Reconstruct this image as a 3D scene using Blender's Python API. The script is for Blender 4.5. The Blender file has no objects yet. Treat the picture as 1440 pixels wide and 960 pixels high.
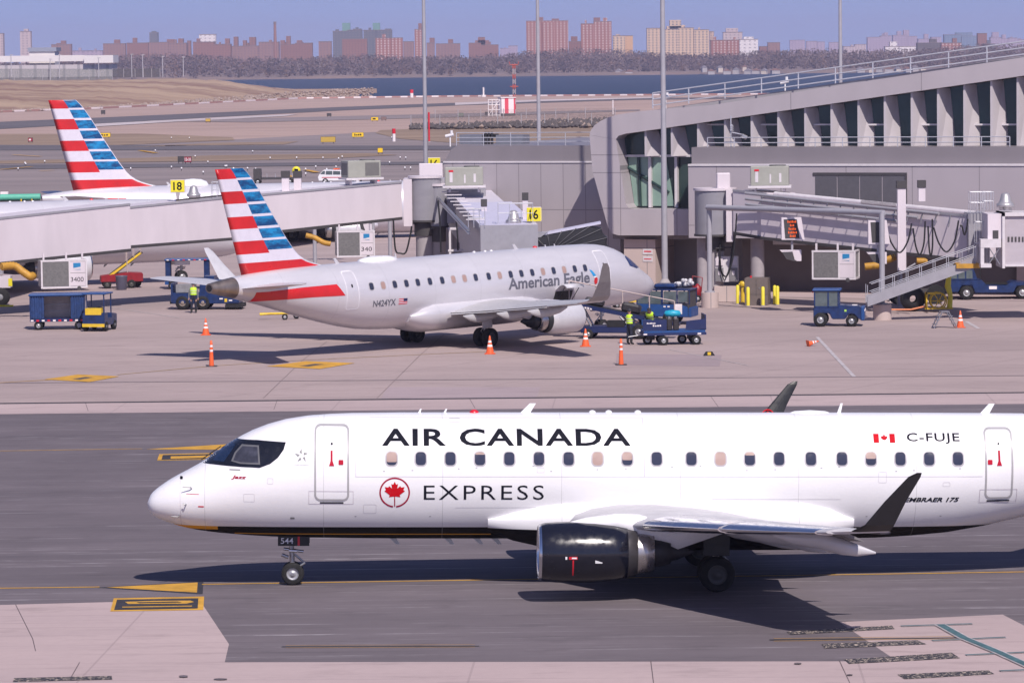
import bpy, bmesh, math, random
import numpy as np
from mathutils import Vector, Matrix
random.seed(7)
SC = bpy.context.scene
COL = SC.collection
R = math.radians
# ---------------------------------------------------------------- camera
FPX, HCAM, YH, ROLL = 5300.0, 14.27, 85.4, 0.0118
PIT = math.atan((480 - YH) / FPX)
CR, SR = math.cos(ROLL), math.sin(ROLL)
FW = Vector((0, math.cos(PIT), -math.sin(PIT))); UP = Vector((0, math.sin(PIT), math.cos(PIT))); RT = Vector((1, 0, 0))
CAM = Vector((0, 0, HCAM))
def ray(px, py):
    u2, v2 = px - 720, py - 480
    u = CR * u2 - SR * v2; v = SR * u2 + CR * v2
    return FW * FPX + RT * u - UP * v
def PT(px, py, z=0.0):            # photo pixel -> point on the level z
    d = ray(px, py); return CAM + d * ((z - HCAM) / d.z)
def PD(px, py, Y):                # photo pixel -> point at distance Y
    d = ray(px, py); return CAM + d * (Y / d.y)
cd = bpy.data.cameras.new('camera'); cam = bpy.data.objects.new('camera', cd); COL.objects.link(cam)
cd.sensor_width = 36; cd.lens = 36 * FPX / 1440; cd.clip_start = 1; cd.clip_end = 40000
rx = RT * CR - UP * SR; ux = RT * SR + UP * CR; bz = -FW
m = Matrix(((rx.x, ux.x, bz.x, 0), (rx.y, ux.y, bz.y, 0), (rx.z, ux.z, bz.z, HCAM), (0, 0, 0, 1)))
cam.matrix_world = m
SC.camera = cam
# ---------------------------------------------------------------- world and sun
SUNV = Vector((0.27, -0.85, 1.0)).normalized()
el = math.asin(SUNV.z); az = math.atan2(SUNV.x, SUNV.y)
w = bpy.data.worlds.new('World'); SC.world = w; w.use_nodes = True
nt = w.node_tree; nt.nodes.clear()
sky = nt.nodes.new('ShaderNodeTexSky'); sky.sky_type = 'NISHITA'; sky.sun_disc = False
sky.sun_elevation = el; sky.sun_rotation = az; sky.air_density = 1.0; sky.dust_density = 0.4; sky.ozone_density = 2.5
tint = nt.nodes.new('ShaderNodeMix'); tint.data_type = 'RGBA'; tint.blend_type = 'MULTIPLY'; tint.inputs[0].default_value = 1
tint.inputs[7].default_value = SKYTINT if 'SKYTINT' in globals() else (0.97, 0.85, 1.06, 1)
bg = nt.nodes.new('ShaderNodeBackground'); bg.inputs[1].default_value = 0.10
wo = nt.nodes.new('ShaderNodeOutputWorld')
wt = nt.nodes.new('ShaderNodeTexCoord'); va = nt.nodes.new('ShaderNodeVectorMath'); va.operation = 'ADD'; va.inputs[1].default_value = (0, 0, .16)
vn = nt.nodes.new('ShaderNodeVectorMath'); vn.operation = 'NORMALIZE'
nt.links.new(wt.outputs['Generated'], va.inputs[0]); nt.links.new(va.outputs[0], vn.inputs[0]); nt.links.new(vn.outputs[0], sky.inputs[0])
nt.links.new(sky.outputs[0], tint.inputs[6]); nt.links.new(tint.outputs[2], bg.inputs[0]); nt.links.new(bg.outputs[0], wo.inputs[0])
sd = bpy.data.lights.new('sun', 'SUN'); sun = bpy.data.objects.new('sun', sd); COL.objects.link(sun)
sd.energy = 4.95; sd.angle = R(0.53); sd.color = (1.0, 0.92, 0.86)
sun.rotation_euler = SUNV.to_track_quat('Z', 'Y').to_euler(); sun.location = (60, -60, 200)
SC.view_settings.view_transform = 'Standard'; SC.view_settings.look = 'None'
SC.view_settings.exposure = 0.05; SC.view_settings.gamma = 1
SC.cycles.max_bounces = 6; SC.cycles.volume_bounces = 1
# ---------------------------------------------------------------- materials
def srgb(c):
    if isinstance(c, str): c = [int(c[i:i + 2], 16) / 255 for i in (0, 2, 4)]
    else: return tuple(c)[:3]
    return tuple(x / 12.92 if x <= .04045 else ((x + .055) / 1.055) ** 2.4 for x in c)
class N:
    def __init__(s, name):
        s.m = bpy.data.materials.new(name); s.m.use_nodes = True; s.t = s.m.node_tree; s.t.nodes.clear()
        s.b = s.t.nodes.new('ShaderNodeBsdfPrincipled'); s.o = s.t.nodes.new('ShaderNodeOutputMaterial')
        s.t.links.new(s.b.outputs[0], s.o.inputs[0])
        s.tc = s.t.nodes.new('ShaderNodeTexCoord')
    def n(s, ty, **kw):
        x = s.t.nodes.new('ShaderNode' + ty)
        for k, v in kw.items(): setattr(x, k, v)
        return x
    def l(s, a, b): s.t.links.new(a, b)
    def noise(s, scale=(1, 1, 1), det=4, src=None, rough=.55):
        mp = s.n('Mapping'); mp.inputs['Scale'].default_value = scale
        s.l(src or s.tc.outputs['Object'], mp.inputs[0])
        t = s.n('TexNoise'); t.inputs['Scale'].default_value = 1; t.inputs['Detail'].default_value = det; t.inputs['Roughness'].default_value = rough
        s.l(mp.outputs[0], t.inputs[0]); return t.outputs[0]
    def ramp(s, f, lo, hi, a=0, b=1):
        r = s.n('MapRange'); r.inputs[1].default_value = lo; r.inputs[2].default_value = hi; r.inputs[3].default_value = a; r.inputs[4].default_value = b
        s.l(f, r.inputs[0]); return r.outputs[0]
    def mix(s, f, a, b, mode='MIX'):
        x = s.n('Mix', data_type='RGBA', blend_type=mode)
        for i, v in ((0, f), (6, a), (7, b)):
            if hasattr(v, 'is_output'): s.l(v, x.inputs[i])
            elif i == 0: x.inputs[0].default_value = v
            else: x.inputs[i].default_value = (*srgb(v), 1)
        return x.outputs[2]
    def math(s, op, a, b=None):
        x = s.n('Math', operation=op)
        for i, v in ((0, a), (1, b)):
            if v is None: continue
            if hasattr(v, 'is_output'): s.l(v, x.inputs[i])
            else: x.inputs[i].default_value = v
        return x.outputs[0]
    def bump(s, f, st=.3, d=.01):
        b = s.n('Bump'); b.inputs['Strength'].default_value = st; b.inputs['Distance'].default_value = d
        s.l(f, b.inputs['Height']); s.l(b.outputs[0], s.b.inputs['Normal'])
    def done(s, col=None, rough=.5, metal=0.0, spec=None, coat=0):
        if col is not None:
            if hasattr(col, 'is_output'): s.l(col, s.b.inputs['Base Color'])
            else: s.b.inputs['Base Color'].default_value = (*srgb(col), 1)
        if hasattr(rough, 'is_output'): s.l(rough, s.b.inputs['Roughness'])
        else: s.b.inputs['Roughness'].default_value = rough
        s.b.inputs['Metallic'].default_value = metal
        if spec is not None: s.b.inputs['Specular IOR Level'].default_value = spec
        s.b.inputs['Coat Weight'].default_value = coat
        return s.m
_mc = {}
def mat(name, col, rough=.5, metal=0.0, var=.12, sc=3.0, streak=False, coat=0):
    """painted surface with a little grime and unevenness of its own"""
    if name in _mc: return _mc[name]
    k = N(name); c = srgb(col)
    f = k.noise((sc, sc, sc * (.25 if streak else 1)), 6)
    f2 = k.ramp(f, .35, .7)
    cc = k.mix(f2, c, tuple(x * (1 - var) for x in c))
    r = k.ramp(k.noise((sc * 2,) * 3, 3), .3, .7, max(rough - .08, .03), min(rough + .08, 1))
    _mc[name] = k.done(cc, r, metal, coat=coat); return _mc[name]
def emis(name, col, st=1.0):
    if name in _mc: return _mc[name]
    k = N(name); k.done((0, 0, 0), .4)
    k.b.inputs['Emission Color'].default_value = (*srgb(col), 1); k.b.inputs['Emission Strength'].default_value = st
    _mc[name] = k.m; return k.m
# ---------------------------------------------------------------- object helpers
def tag(o, label=None, cat=None, group=None, kind=None):
    if label: o['label'] = label
    if cat: o['category'] = cat
    if group: o['group'] = group
    if kind: o['kind'] = kind
    return o
def empty(name, loc=(0, 0, 0), rz=0.0, label=None, cat=None, group=None):
    o = bpy.data.objects.new(name, None); COL.objects.link(o); o.empty_display_size = .3
    o.location = loc; o.rotation_euler = (0, 0, rz)
    return tag(o, label, cat, group)
def copy_thing(src, loc, rz, label=None):
    def rec(o, par):
        c = o.copy(); COL.objects.link(c); c.parent = par
        for ch in [x for x in kids.get(o, [])]: rec(ch, c)
        return c
    kids = {}
    for x in bpy.data.objects:
        if x.parent: kids.setdefault(x.parent, []).append(x)
    c = rec(src, None); c.location = loc; c.rotation_euler = (0, 0, rz)
    if label: c['label'] = label
    return c
class MB:
    """mesh builder: boxes, tubes, lofts with material slots"""
    def __init__(s): s.v = []; s.f = []; s.mi = []; s.mats = []; s.sm = []
    def mid(s, m):
        if m not in s.mats: s.mats.append(m)
        return s.mats.index(m)
    def add(s, vs, fs, m, smooth=False):
        o = len(s.v); s.v += [tuple(v) for v in vs]; k = s.mid(m)
        for f in fs: s.f.append(tuple(i + o for i in f)); s.mi.append(k); s.sm.append(smooth)
    def box(s, a, b, m, rz=0, piv=None, ch=0.0):
        x0, y0, z0 = a; x1, y1, z1 = b
        if ch > 0:
            c = min(ch, (x1 - x0) / 2.1, (y1 - y0) / 2.1)
            pl = [(x0 + c, y0), (x1 - c, y0), (x1, y0 + c), (x1, y1 - c), (x1 - c, y1), (x0 + c, y1), (x0, y1 - c), (x0, y0 + c)]
            cz = min(c, (z1 - z0) / 2.1); n = 8; cx, cy = (x0 + x1) / 2, (y0 + y1) / 2
            def ins(p): return [(q[0] + (c if q[0] < cx else -c) * .7, q[1] + (c if q[1] < cy else -c) * .7) for q in p]
            il = ins(pl)
            vs = [(p[0], p[1], z0) for p in il] + [(p[0], p[1], z0 + cz) for p in pl] + [(p[0], p[1], z1 - cz) for p in pl] + [(p[0], p[1], z1) for p in il]
            fs = [tuple(range(7, -1, -1)), tuple(range(24, 32))]
            for r in range(3):
                for i in range(n): fs.append((r * n + i, r * n + (i + 1) % n, (r + 1) * n + (i + 1) % n, (r + 1) * n + i))
        else:
            vs = [(x0, y0, z0), (x1, y0, z0), (x1, y1, z0), (x0, y1, z0), (x0, y0, z1), (x1, y0, z1), (x1, y1, z1), (x0, y1, z1)]
            fs = [(3, 2, 1, 0), (4, 5, 6, 7), (0, 1, 5, 4), (1, 2, 6, 5), (2, 3, 7, 6), (3, 0, 4, 7)]
        if rz:
            px, py = piv or ((x0 + x1) / 2, (y0 + y1) / 2); c_, s_ = math.cos(rz), math.sin(rz)
            vs = [(px + (x - px) * c_ - (y - py) * s_, py + (x - px) * s_ + (y - py) * c_, z) for x, y, z in vs]
        s.add(vs, fs, m); return s
    def cyl(s, p0, p1, r0, m, r1=None, n=12, caps=True, smooth=True):
        r1 = r0 if r1 is None else r1
        p0, p1 = Vector(p0), Vector(p1); d = (p1 - p0)
        if d.length < 1e-6: return s
        d.normalize()
        a = d.cross(Vector((0, 0, 1)));
        if a.length < 1e-3: a = Vector((1, 0, 0))
        a.normalize(); b = d.cross(a)
        vs = []
        for p, r in ((p0, r0), (p1, r1)):
            for i in range(n):
                t = 2 * math.pi * i / n; vs.append(p + a * (r * math.cos(t)) + b * (r * math.sin(t)))
        s.add(vs, [(i, (i + 1) % n, n + (i + 1) % n, n + i) for i in range(n)], m, smooth)
        if caps: s.add(vs, [tuple(range(n - 1, -1, -1)), tuple(range(n, 2 * n))], m)
        return s
    def tube(s, pts, r, m, n=8, smooth=True, caps=True):
        pts = [Vector(p) for p in pts]; vs = []; a = None
        for i, p in enumerate(pts):
            d = (pts[min(i + 1, len(pts) - 1)] - pts[max(i - 1, 0)]).normalized()
            if a is None:
                a = d.cross(Vector((0, 0, 1)))
                if a.length < 1e-3: a = Vector((1, 0, 0))
            a = (a - d * a.dot(d)); a.normalize(); b = d.cross(a)
            rr = r[i] if isinstance(r, (list, tuple)) else r
            for k in range(n):
                t = 2 * math.pi * k / n; vs.append(p + a * (rr * math.cos(t)) + b * (rr * math.sin(t)))
        fs = []
        for i in range(len(pts) - 1):
            for k in range(n): fs.append((i * n + k, i * n + (k + 1) % n, (i + 1) * n + (k + 1) % n, (i + 1) * n + k))
        s.add(vs, fs, m, smooth)
        if caps: s.add(vs, [tuple(range(n - 1, -1, -1)), tuple(range((len(pts) - 1) * n, len(pts) * n))], m)
        return s
    def lathe(s, prof, m, org=(0, 0, 0), axis='x', n=32, smooth=True, sy=1.0):
        vs = []; O = Vector(org)
        for (t, r) in prof:
            for k in range(n):
                a = 2 * math.pi * k / n; c_, s_ = r * math.cos(a), r * math.sin(a) * sy
                vs.append(O + (Vector((t, c_, s_)) if axis == 'x' else Vector((c_, t, s_)) if axis == 'y' else Vector((c_, s_, t))))
        fs = []
        for i in range(len(prof) - 1):
            for k in range(n):
                q = (i * n + k, i * n + (k + 1) % n, (i + 1) * n + (k + 1) % n, (i + 1) * n + k)
                fs.append(q)
        s.add(vs, fs, m, smooth); return s
    def loft(s, secs, m, smooth=True, caps=True, closed=True, mf=None):
        n = len(secs[0]); vs = [p for q in secs for p in q]; fs = []; ms = []
        for i in range(len(secs) - 1):
            for k in range(n if closed else n - 1):
                f = (i * n + k, i * n + (k + 1) % n, (i + 1) * n + (k + 1) % n, (i + 1) * n + k)
                if mf: s.add([vs[j] for j in f], [(0, 1, 2, 3)], mf(i, k), smooth)
                else: fs.append(f)
        if not mf: s.add(vs, fs, m, smooth)
        if caps: s.add(vs, [tuple(range(n - 1, -1, -1)), tuple(range((len(secs) - 1) * n, len(secs) * n))], m)
        return s
    def prism(s, poly, y0, y1, m, axis='y'):
        """poly of (a,b): axis y -> (a, y, b); x -> (x, a, b); z -> (a, b, z)"""
        def q(a, b, t): return (a, t, b) if axis == 'y' else (t, a, b) if axis == 'x' else (a, b, t)
        n = len(poly); vs = [q(a, b, y0) for a, b in poly] + [q(a, b, y1) for a, b in poly]
        fs = [tuple(range(n - 1, -1, -1)), tuple(range(n, 2 * n))] + [(i, (i + 1) % n, n + (i + 1) % n, n + i) for i in range(n)]
        s.add(vs, fs, m); return s
    def build(s, name, parent=None, fix=True, bevel=0.0, weld=False):
        me = bpy.data.meshes.new(name); me.from_pydata(s.v, [], s.f)
        for m in s.mats: me.materials.append(m)
        me.polygons.foreach_set('material_index', s.mi); me.polygons.foreach_set('use_smooth', s.sm)
        bm = bmesh.new(); bm.from_mesh(me)
        if weld: bmesh.ops.remove_doubles(bm, verts=bm.verts, dist=1e-4)
        if fix: bmesh.ops.recalc_face_normals(bm, faces=bm.faces)
        if bevel > 0:
            es = [e for e in bm.edges if len(e.link_faces) == 2 and e.calc_face_angle(0) > .6]
            bmesh.ops.bevel(bm, geom=es, offset=bevel, segments=2, affect='EDGES', clamp_overlap=True)
        bm.to_mesh(me); bm.free()
        o = bpy.data.objects.new(name, me); COL.objects.link(o)
        if parent: o.parent = parent
        return o
def pchip(xs, ys):
    xs = np.array(xs, float); ys = np.array(ys, float); h = np.diff(xs); dl = np.diff(ys) / h
    d = np.zeros(len(xs)); d[0] = dl[0]; d[-1] = dl[-1]
    for i in range(1, len(xs) - 1):
        if dl[i - 1] * dl[i] > 0:
            w1 = 2 * h[i] + h[i - 1]; w2 = h[i] + 2 * h[i - 1]; d[i] = (w1 + w2) / (w1 / dl[i - 1] + w2 / dl[i])
    def f(x):
        x = min(max(x, xs[0]), xs[-1]); i = min(int(np.searchsorted(xs, x, side='right')) - 1, len(h) - 1)
        t = (x - xs[i]) / h[i]
        return float((2 * t**3 - 3 * t**2 + 1) * ys[i] + (t**3 - 2 * t**2 + t) * h[i] * d[i] + (-2 * t**3 + 3 * t**2) * ys[i + 1] + (t**3 - t**2) * h[i] * d[i + 1])
    return f
# ---------- flat shapes (2D) for decals
def poly2(pts):
    bm = bmesh.new(); bm.faces.new([bm.verts.new((p[0], p[1], 0)) for p in pts]); return bm
def rrect(cx, cy, w, h, r, n=5):
    P = []
    for (sx, sy, a0) in ((1, 1, 0), (-1, 1, 90), (-1, -1, 180), (1, -1, 270)):
        for i in range(n + 1):
            a = R(a0 + 90 * i / n); P.append((cx + sx * (w / 2 - r) + r * math.cos(a), cy + sy * (h / 2 - r) + r * math.sin(a)))
    return P
def ring2(outer, inner):
    bm = bmesh.new(); a = [bm.verts.new((*p, 0)) for p in outer]; b = [bm.verts.new((*p, 0)) for p in inner]; n = len(a)
    for i in range(n): bm.faces.new((a[i], a[(i + 1) % n], b[(i + 1) % n], b[i]))
    return bm
def circ(cx, cy, r, n=40, ry=None): return [(cx + r * math.cos(2 * math.pi * i / n), cy + (ry or r) * math.sin(2 * math.pi * i / n)) for i in range(n)]
def text2(body, x0, x1, y0, y1, bold=0.0, spacing=1.0, shear=0.0, flip=False):
    """letters fitted into the rectangle; cap height = y1-y0"""
    cu = bpy.data.curves.new('t', 'FONT'); cu.body = body; cu.size = 1; cu.offset = bold; cu.space_character = spacing; cu.shear = shear
    cu.resolution_u = 3
    o = bpy.data.objects.new('t', cu); COL.objects.link(o); bpy.context.view_layer.update()
    me = o.evaluated_get(bpy.context.evaluated_depsgraph_get()).to_mesh()
    bm = bmesh.new(); bm.from_mesh(me); o.to_mesh_clear(); bpy.data.objects.remove(o); bpy.data.curves.remove(cu)
    xs = [v.co.x for v in bm.verts]; ys = [v.co.y for v in bm.verts]
    ax, bx = min(xs), max(xs); ay, by = min(ys), max(ys)
    if y1 is None: y1 = y0 + (by - ay) * (x1 - x0) / (bx - ax)
    for v in bm.verts:
        t = (v.co.x - ax) / (bx - ax)
        if flip: t = 1 - t
        v.co = ((x0 + t * (x1 - x0)), y0 + (v.co.y - ay) / (by - ay) * (y1 - y0), 0)
    return bm
def bars2(n, x0, x1, y0, y1):
    bm = bmesh.new(); w_ = (x1 - x0) / n
    for i in range(n):
        a, b, t = x0 + w_ * i, x0 + w_ * (i + .68), y1 - (y1 - y0) * (.0, .25, .1)[i % 3]; bm.faces.new([bm.verts.new(p) for p in ((a, y0, 0), (b, y0, 0), (b, t, 0), (a, t, 0))])
    return bm
def cutgrid(bm, sx, sy):
    for ax, st in ((0, sx), (1, sy)):
        if not st: continue
        c = [v.co[ax] for v in bm.verts]; a, b = min(c), max(c)
        k = math.floor(a / st) + 1
        while k * st < b:
            co = Vector((0, 0, 0)); co[ax] = k * st; no = Vector((0, 0, 0)); no[ax] = 1
            bmesh.ops.bisect_plane(bm, geom=bm.verts[:] + bm.edges[:] + bm.faces[:], dist=1e-6, plane_co=co, plane_no=no); k += 1
def bm_obj(bm, name, m, parent=None, smooth=False):
    me = bpy.data.meshes.new(name); bm.to_mesh(me); bm.free(); me.materials.append(m)
    if smooth: me.polygons.foreach_set('use_smooth', [True] * len(me.polygons))
    o = bpy.data.objects.new(name, me); COL.objects.link(o)
    if parent: o.parent = parent
    return o
def flat(bm, name, m, parent, mapf):
    """place a flat shape on a flat face: mapf(x, y) -> 3D"""
    for v in bm.verts: v.co = mapf(v.co.x, v.co.y)
    return bm_obj(bm, name, m, parent)
# ================================================================ AIRLINERS
M_TYRE = mat('tyre', (.012, .012, .013), .85, var=.3)
M_RIM = mat('rim', (.45, .45, .46), .4, .6)
M_STEEL = mat('steel', (.42, .42, .43), .35, .8)
M_CHROME = mat('polished_metal', (.72, .72, .74), .16, 1.0, var=.06)
M_DARK = mat('dark_metal', (.03, .03, .035), .5, .3)
M_BLACK = mat('black_rubber', (.012, .012, .014), .6)
M_GLASSD = mat('cabin_glass', (.035, .04, .07), .12)
M_SHADE = mat('cabin_shade', (.36, .24, .21), .5)
M_RIMG = mat('window_rim', (.42, .40, .42), .45)
M_NOZ = mat('burnt_metal', (.30, .25, .22), .38, .75, var=.45, sc=2.2, streak=True)
M_COREM = mat('core_metal', (.52, .49, .48), .3, .9, var=.2)
M_RED = mat('red_paint', (.62, .012, .03), .35)
M_INK = mat('black_ink', (.006, .007, .014), .7, var=.02)
M_INK.node_tree.nodes['Principled BSDF'].inputs['Specular IOR Level'].default_value = .12
FT = dict(
 top=pchip([0,.1,.29,.6,1.45,1.95,2.44,2.92,3.44,4.08,4.74,5.6,8,20,23,26,29,30.6,31.5],[2.06,2.3,2.48,2.70,3.17,3.52,3.84,4.09,4.28,4.43,4.50,4.54,4.56,4.56,4.55,4.52,4.38,4.2,4.06]),
 bot=pchip([0,.05,.15,.48,1.18,1.84,2.5,3.4,4.4,8,19.3,21.5,23.2,24,26,28,30,31,31.5],[2.06,1.87,1.74,1.58,1.37,1.27,1.21,1.15,1.12,1.09,1.09,1.2,1.47,1.66,2.18,2.75,3.27,3.5,3.62]),
 hw=pchip([0,.05,.15,.4,.8,1.4,2.2,3.2,4.4,5.5,8,20,22,24,26,28,30,31,31.5],[0.0,.22,.38,.58,.8,1.02,1.22,1.38,1.47,1.5,1.505,1.505,1.47,1.33,1.1,.83,.52,.36,.26]))
class Fus:
    def __init__(s, k=1.0, dz=0.0): s.k = k; s.dz = dz
    def dims(s, x):
        u = x / s.k; t, b, w = FT['top'](u) * s.k + s.dz, FT['bot'](u) * s.k + s.dz, FT['hw'](u) * s.k
        return t, b, w
    def pt(s, x, th):
        t, b, w = s.dims(x); zc = (t + b) / 2; h = (t - b) / 2
        return Vector((x, w * math.cos(th), zc + h * math.sin(th)))
    def on(s, x, z, side, off):
        t, b, w = s.dims(x); zc = (t + b) / 2; h = max((t - b) / 2, 1e-4)
        q = max(-1, min(1, (z - zc) / h)); th = math.asin(q)
        if side < 0: th = math.pi - th
        p = s.pt(x, th); e = .02
        a = s.pt(x + e, th) - s.pt(max(x - e, 0.001), th); c = s.pt(x, th + .02) - s.pt(x, th - .02)
        n = c.cross(a); n.normalize()
        if n.dot(Vector((0, math.cos(th), math.sin(th)))) < 0: n = -n
        return p + n * off
def decal(F, bm, name, m, parent, side, off=.006, sx=.25, sz=.08, smooth=True):
    cutgrid(bm, sx, sz)
    for v in bm.verts: v.co = F.on(v.co.x, v.co.y, side, off)
    if side > 0: pass
    bmesh.ops.recalc_face_normals(bm, faces=bm.faces)
    # face outward
    for f in bm.faces:
        c = f.calc_center_median(); t, b, w_ = F.dims(c.x)
        if f.normal.dot(Vector((0, c.y, c.z - (t + b) / 2))) < 0: f.normal_flip()
    return bm_obj(bm, name, m, parent, smooth)
def airfoil(le, chord, tc, nrm=(0, 0, 1), n=9, camber=.02):
    xs = [.5 * (1 - math.cos(math.pi * i / n)) for i in range(n + 1)]
    def yt(x): return 5 * tc * (.2969 * x**.5 - .126 * x - .3516 * x * x + .2843 * x**3 - .1036 * x**4)
    nr = Vector(nrm); le = Vector(le); P = []
    for x in xs: P.append(le + Vector((x * chord, 0, 0)) + nr * ((yt(x) + camber * 4 * x * (1 - x)) * chord))
    for x in xs[-2:0:-1]: P.append(le + Vector((x * chord, 0, 0)) + nr * ((-yt(x) + camber * 4 * x * (1 - x)) * chord))
    return P
M_RIMD = mat('shade_dark_rim', (.10, .095, .09), .6, .3)  # darkened to paint in the shade on the main gear; reused on vehicles
def wheel_set(parent, c, r, wdt, gap, rm=None):
    """twin wheels, tyre and rim, at centre c"""
    for sd_ in (-1, 1):
        y = c[1] + sd_ * gap / 2; b = MB()
        p = [(-wdt/2, r*.55), (-wdt/2, r*.86), (-wdt*.4, r*.96), (-wdt*.2, r), (wdt*.2, r), (wdt*.4, r*.96), (wdt/2, r*.86), (wdt/2, r*.55)]
        b.lathe([(y + t, q) for t, q in p], M_TYRE, (c[0], 0, c[2]), 'y', 28)
        o = b.build('wheel', parent); q = MB()
        q.lathe([(y + wdt*.36, 0.001), (y + wdt*.36, r*.2), (y + wdt*.25, r*.25), (y + wdt*.2, r*.45), (y + wdt*.42, r*.56), (y - wdt*.42, r*.56), (y - wdt*.2, r*.45), (y - wdt*.25, r*.25), (y - wdt*.36, r*.2), (y - wdt*.36, .001)], rm or M_RIM, (c[0], 0, c[2]), 'y', 20)
        q.build('rim', o)
WIN_X = [542.5,583.7,625.6,667.5,709,751,793,834,876,917.7,966.7,1008,1049.5,1091,1136,1180,1221,1262.7,1303.5,1344.4]
WIN_S = []
for x_ in WIN_X:
    s_ = 12.0
    for _ in range(5): s_ = (x_ - 720) / 5300 * (101.2 + .038 * s_) + 10.08
    WIN_S.append(s_)
def airliner(name, loc, yaw, pitch, label, group, st, k=1.0, dz=0.0, nose_drop=0.0):
    """st: style dict.  local x runs aft from the nose, z is height above the apron"""
    root = empty(name, (loc[0], loc[1], 15.4 * k * math.sin(pitch)), 0, label, 'airliner', group)
    root.rotation_euler = (0, pitch, yaw)
    F = Fus(k, dz); K = lambda *a: [q * k for q in a]
    # fuselage
    secs = []; ss = [0.002, .02, .05, .1, .16, .25, .35, .5, .65, .85, 1.1, 1.4, 1.7, 2.0, 2.3, 2.6, 2.9, 3.3, 3.8, 4.4, 5, 5.6, 7, 9, 11, 13, 15, 17, 19, 20, 21, 22, 23, 24, 25, 26, 27, 28, 29, 30.0]
    nn = 48
    for s_ in ss: secs.append([F.pt(s_ * k, 2 * math.pi * i / nn) for i in range(nn)])
    MB().loft(secs, st['skin'], caps=True).build('fuselage', root)
    # tail cone of bare metal
    ex = [30.0, 30.3, 30.7, 31.1, 31.45]
    secs = [[F.pt(s_ * k, 2 * math.pi * i / nn) for i in range(nn)] for s_ in ex]
    tcn = MB().loft(secs, st.get('cone', st['skin2'])); c0 = F.pt(31.45 * k, 0); t_, b_, w_ = F.dims(31.45 * k)
    ins = [Vector((31.2 * k, p.y * .6, (t_ + b_) / 2 + (p.z - (t_ + b_) / 2) * .6)) for p in secs[-1]]
    tcn.build('tail_cone', root)
    MB().loft([[Vector((31.46 * k, p.y * .7, (t_ + b_) / 2 + (p.z - (t_ + b_) / 2) * .7)) for p in secs[-1]], ins], M_BLACK).build('exhaust', root)
    # belly fairing
    fs_ = []; a0, a1 = 9.3, 19.3
    for i in range(15):
        u = i / 14; s_ = (a0 + (a1 - a0) * u); e = math.sin(math.pi * min(max(u, .0), 1))
        g = min(1, (u / .26) if u < .26 else ((1 - u) / .16 if u > .84 else 1)); g = math.sin(g * math.pi / 2) ** .8 if g > 0 else 0
        hw_, zc, up, dn = 1.25 + .52 * g, 1.75, .02 + .66 * g, .42 + .52 * g
        fs_.append([Vector((s_, math.copysign(abs(math.cos(t)) ** .72, math.cos(t)) * hw_, zc + math.copysign(abs(math.sin(t)) ** .85, math.sin(t)) * (up if math.sin(t) > 0 else dn))) * k + Vector((0, 0, dz)) for t in [2 * math.pi * j / 36 for j in range(36)]])
    MB().loft(fs_, st['skin']).build('belly_fairing', root)
    # wings
    wl = st.get('winglet', 'short')
    for sd_ in (-1, 1):
        pl = [(1.0, 11.1, 1.72, 5.9, .13), (2.6, 11.95, 1.82, 5.1, .12), (4.4, 12.95, 1.98, 4.1, .11), (8.3, 14.95, 2.36, 2.9, .10), (12.0, 16.9, 2.74, 1.8, .09), (12.35, 17.15, 2.79, 1.6, .085)]
        secs = [airfoil((x * k, sd_ * l * k, z * k + dz), c * k, t) for l, x, z, c, t in pl]
        wg = MB().loft(secs, st['wing']).build('wing', root)
        if wl == 'short': wp = [(12.3, 17.15, 2.79, 1.5, .08, 0), (12.55, 17.75, 2.84, .95, .08, .5), (12.75, 18.05, 3.02, .72, .09, .85), (12.9, 18.5, 3.6, .52, .09, 1), (13.05, 19.05, 4.22, .3, .09, 1), (13.08, 19.25, 4.32, .12, .08, 1)]
        else: wp = [(12.3, 17.15, 2.79, 1.58, .08, 0), (12.8, 17.45, 2.86, 1.45, .08, .35), (13.25, 17.75, 3.1, 1.25, .08, .75), (13.7, 18.2, 3.8, .85, .08, .95), (14.05, 18.65, 4.5, .55, .08, 1), (14.15, 18.9, 4.72, .3, .08, 1)]
        secs = []
        for l, x, z, c, t, cant in wp:
            nr = Vector((0, -sd_ * math.sin(cant * 1.35), math.cos(cant * 1.35)))
            secs.append(airfoil((x * k, sd_ * l * k, z * k + dz), c * k, t, nr))
        wo_ = MB().loft(secs, st['winglet_m'], mf=lambda i, j: st['wing'] if i < 1 else (st['winglet_m'] if j >= 9 else st.get('winglet_in', st['winglet_m'])))
        wo_.build('winglet', wg)
        # polished slats
        for (l0, l1) in ((5.0, 8.25), (8.4, 12.05)):
            q = []
            for t in (0, 1):
                l = l0 + (l1 - l0) * t
                x = float(np.interp(l, [p[0] for p in pl], [p[1] for p in pl])); z = float(np.interp(l, [p[0] for p in pl], [p[2] for p in pl]))
                c = float(np.interp(l, [p[0] for p in pl], [p[3] for p in pl])); th = float(np.interp(l, [p[0] for p in pl], [p[4] for p in pl]))
                af = airfoil(((x - .03) * k, sd_ * l * k, (z - .004) * k + dz), (c + .02) * k, th * 1.10, n=12)
                q.append([af[i] for i in (0, 1, 2, 3, 4)] + [af[i] for i in (-4, -3, -2, -1)])
            MB().loft(q, M_CHROME).build('slat', wg)
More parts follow.
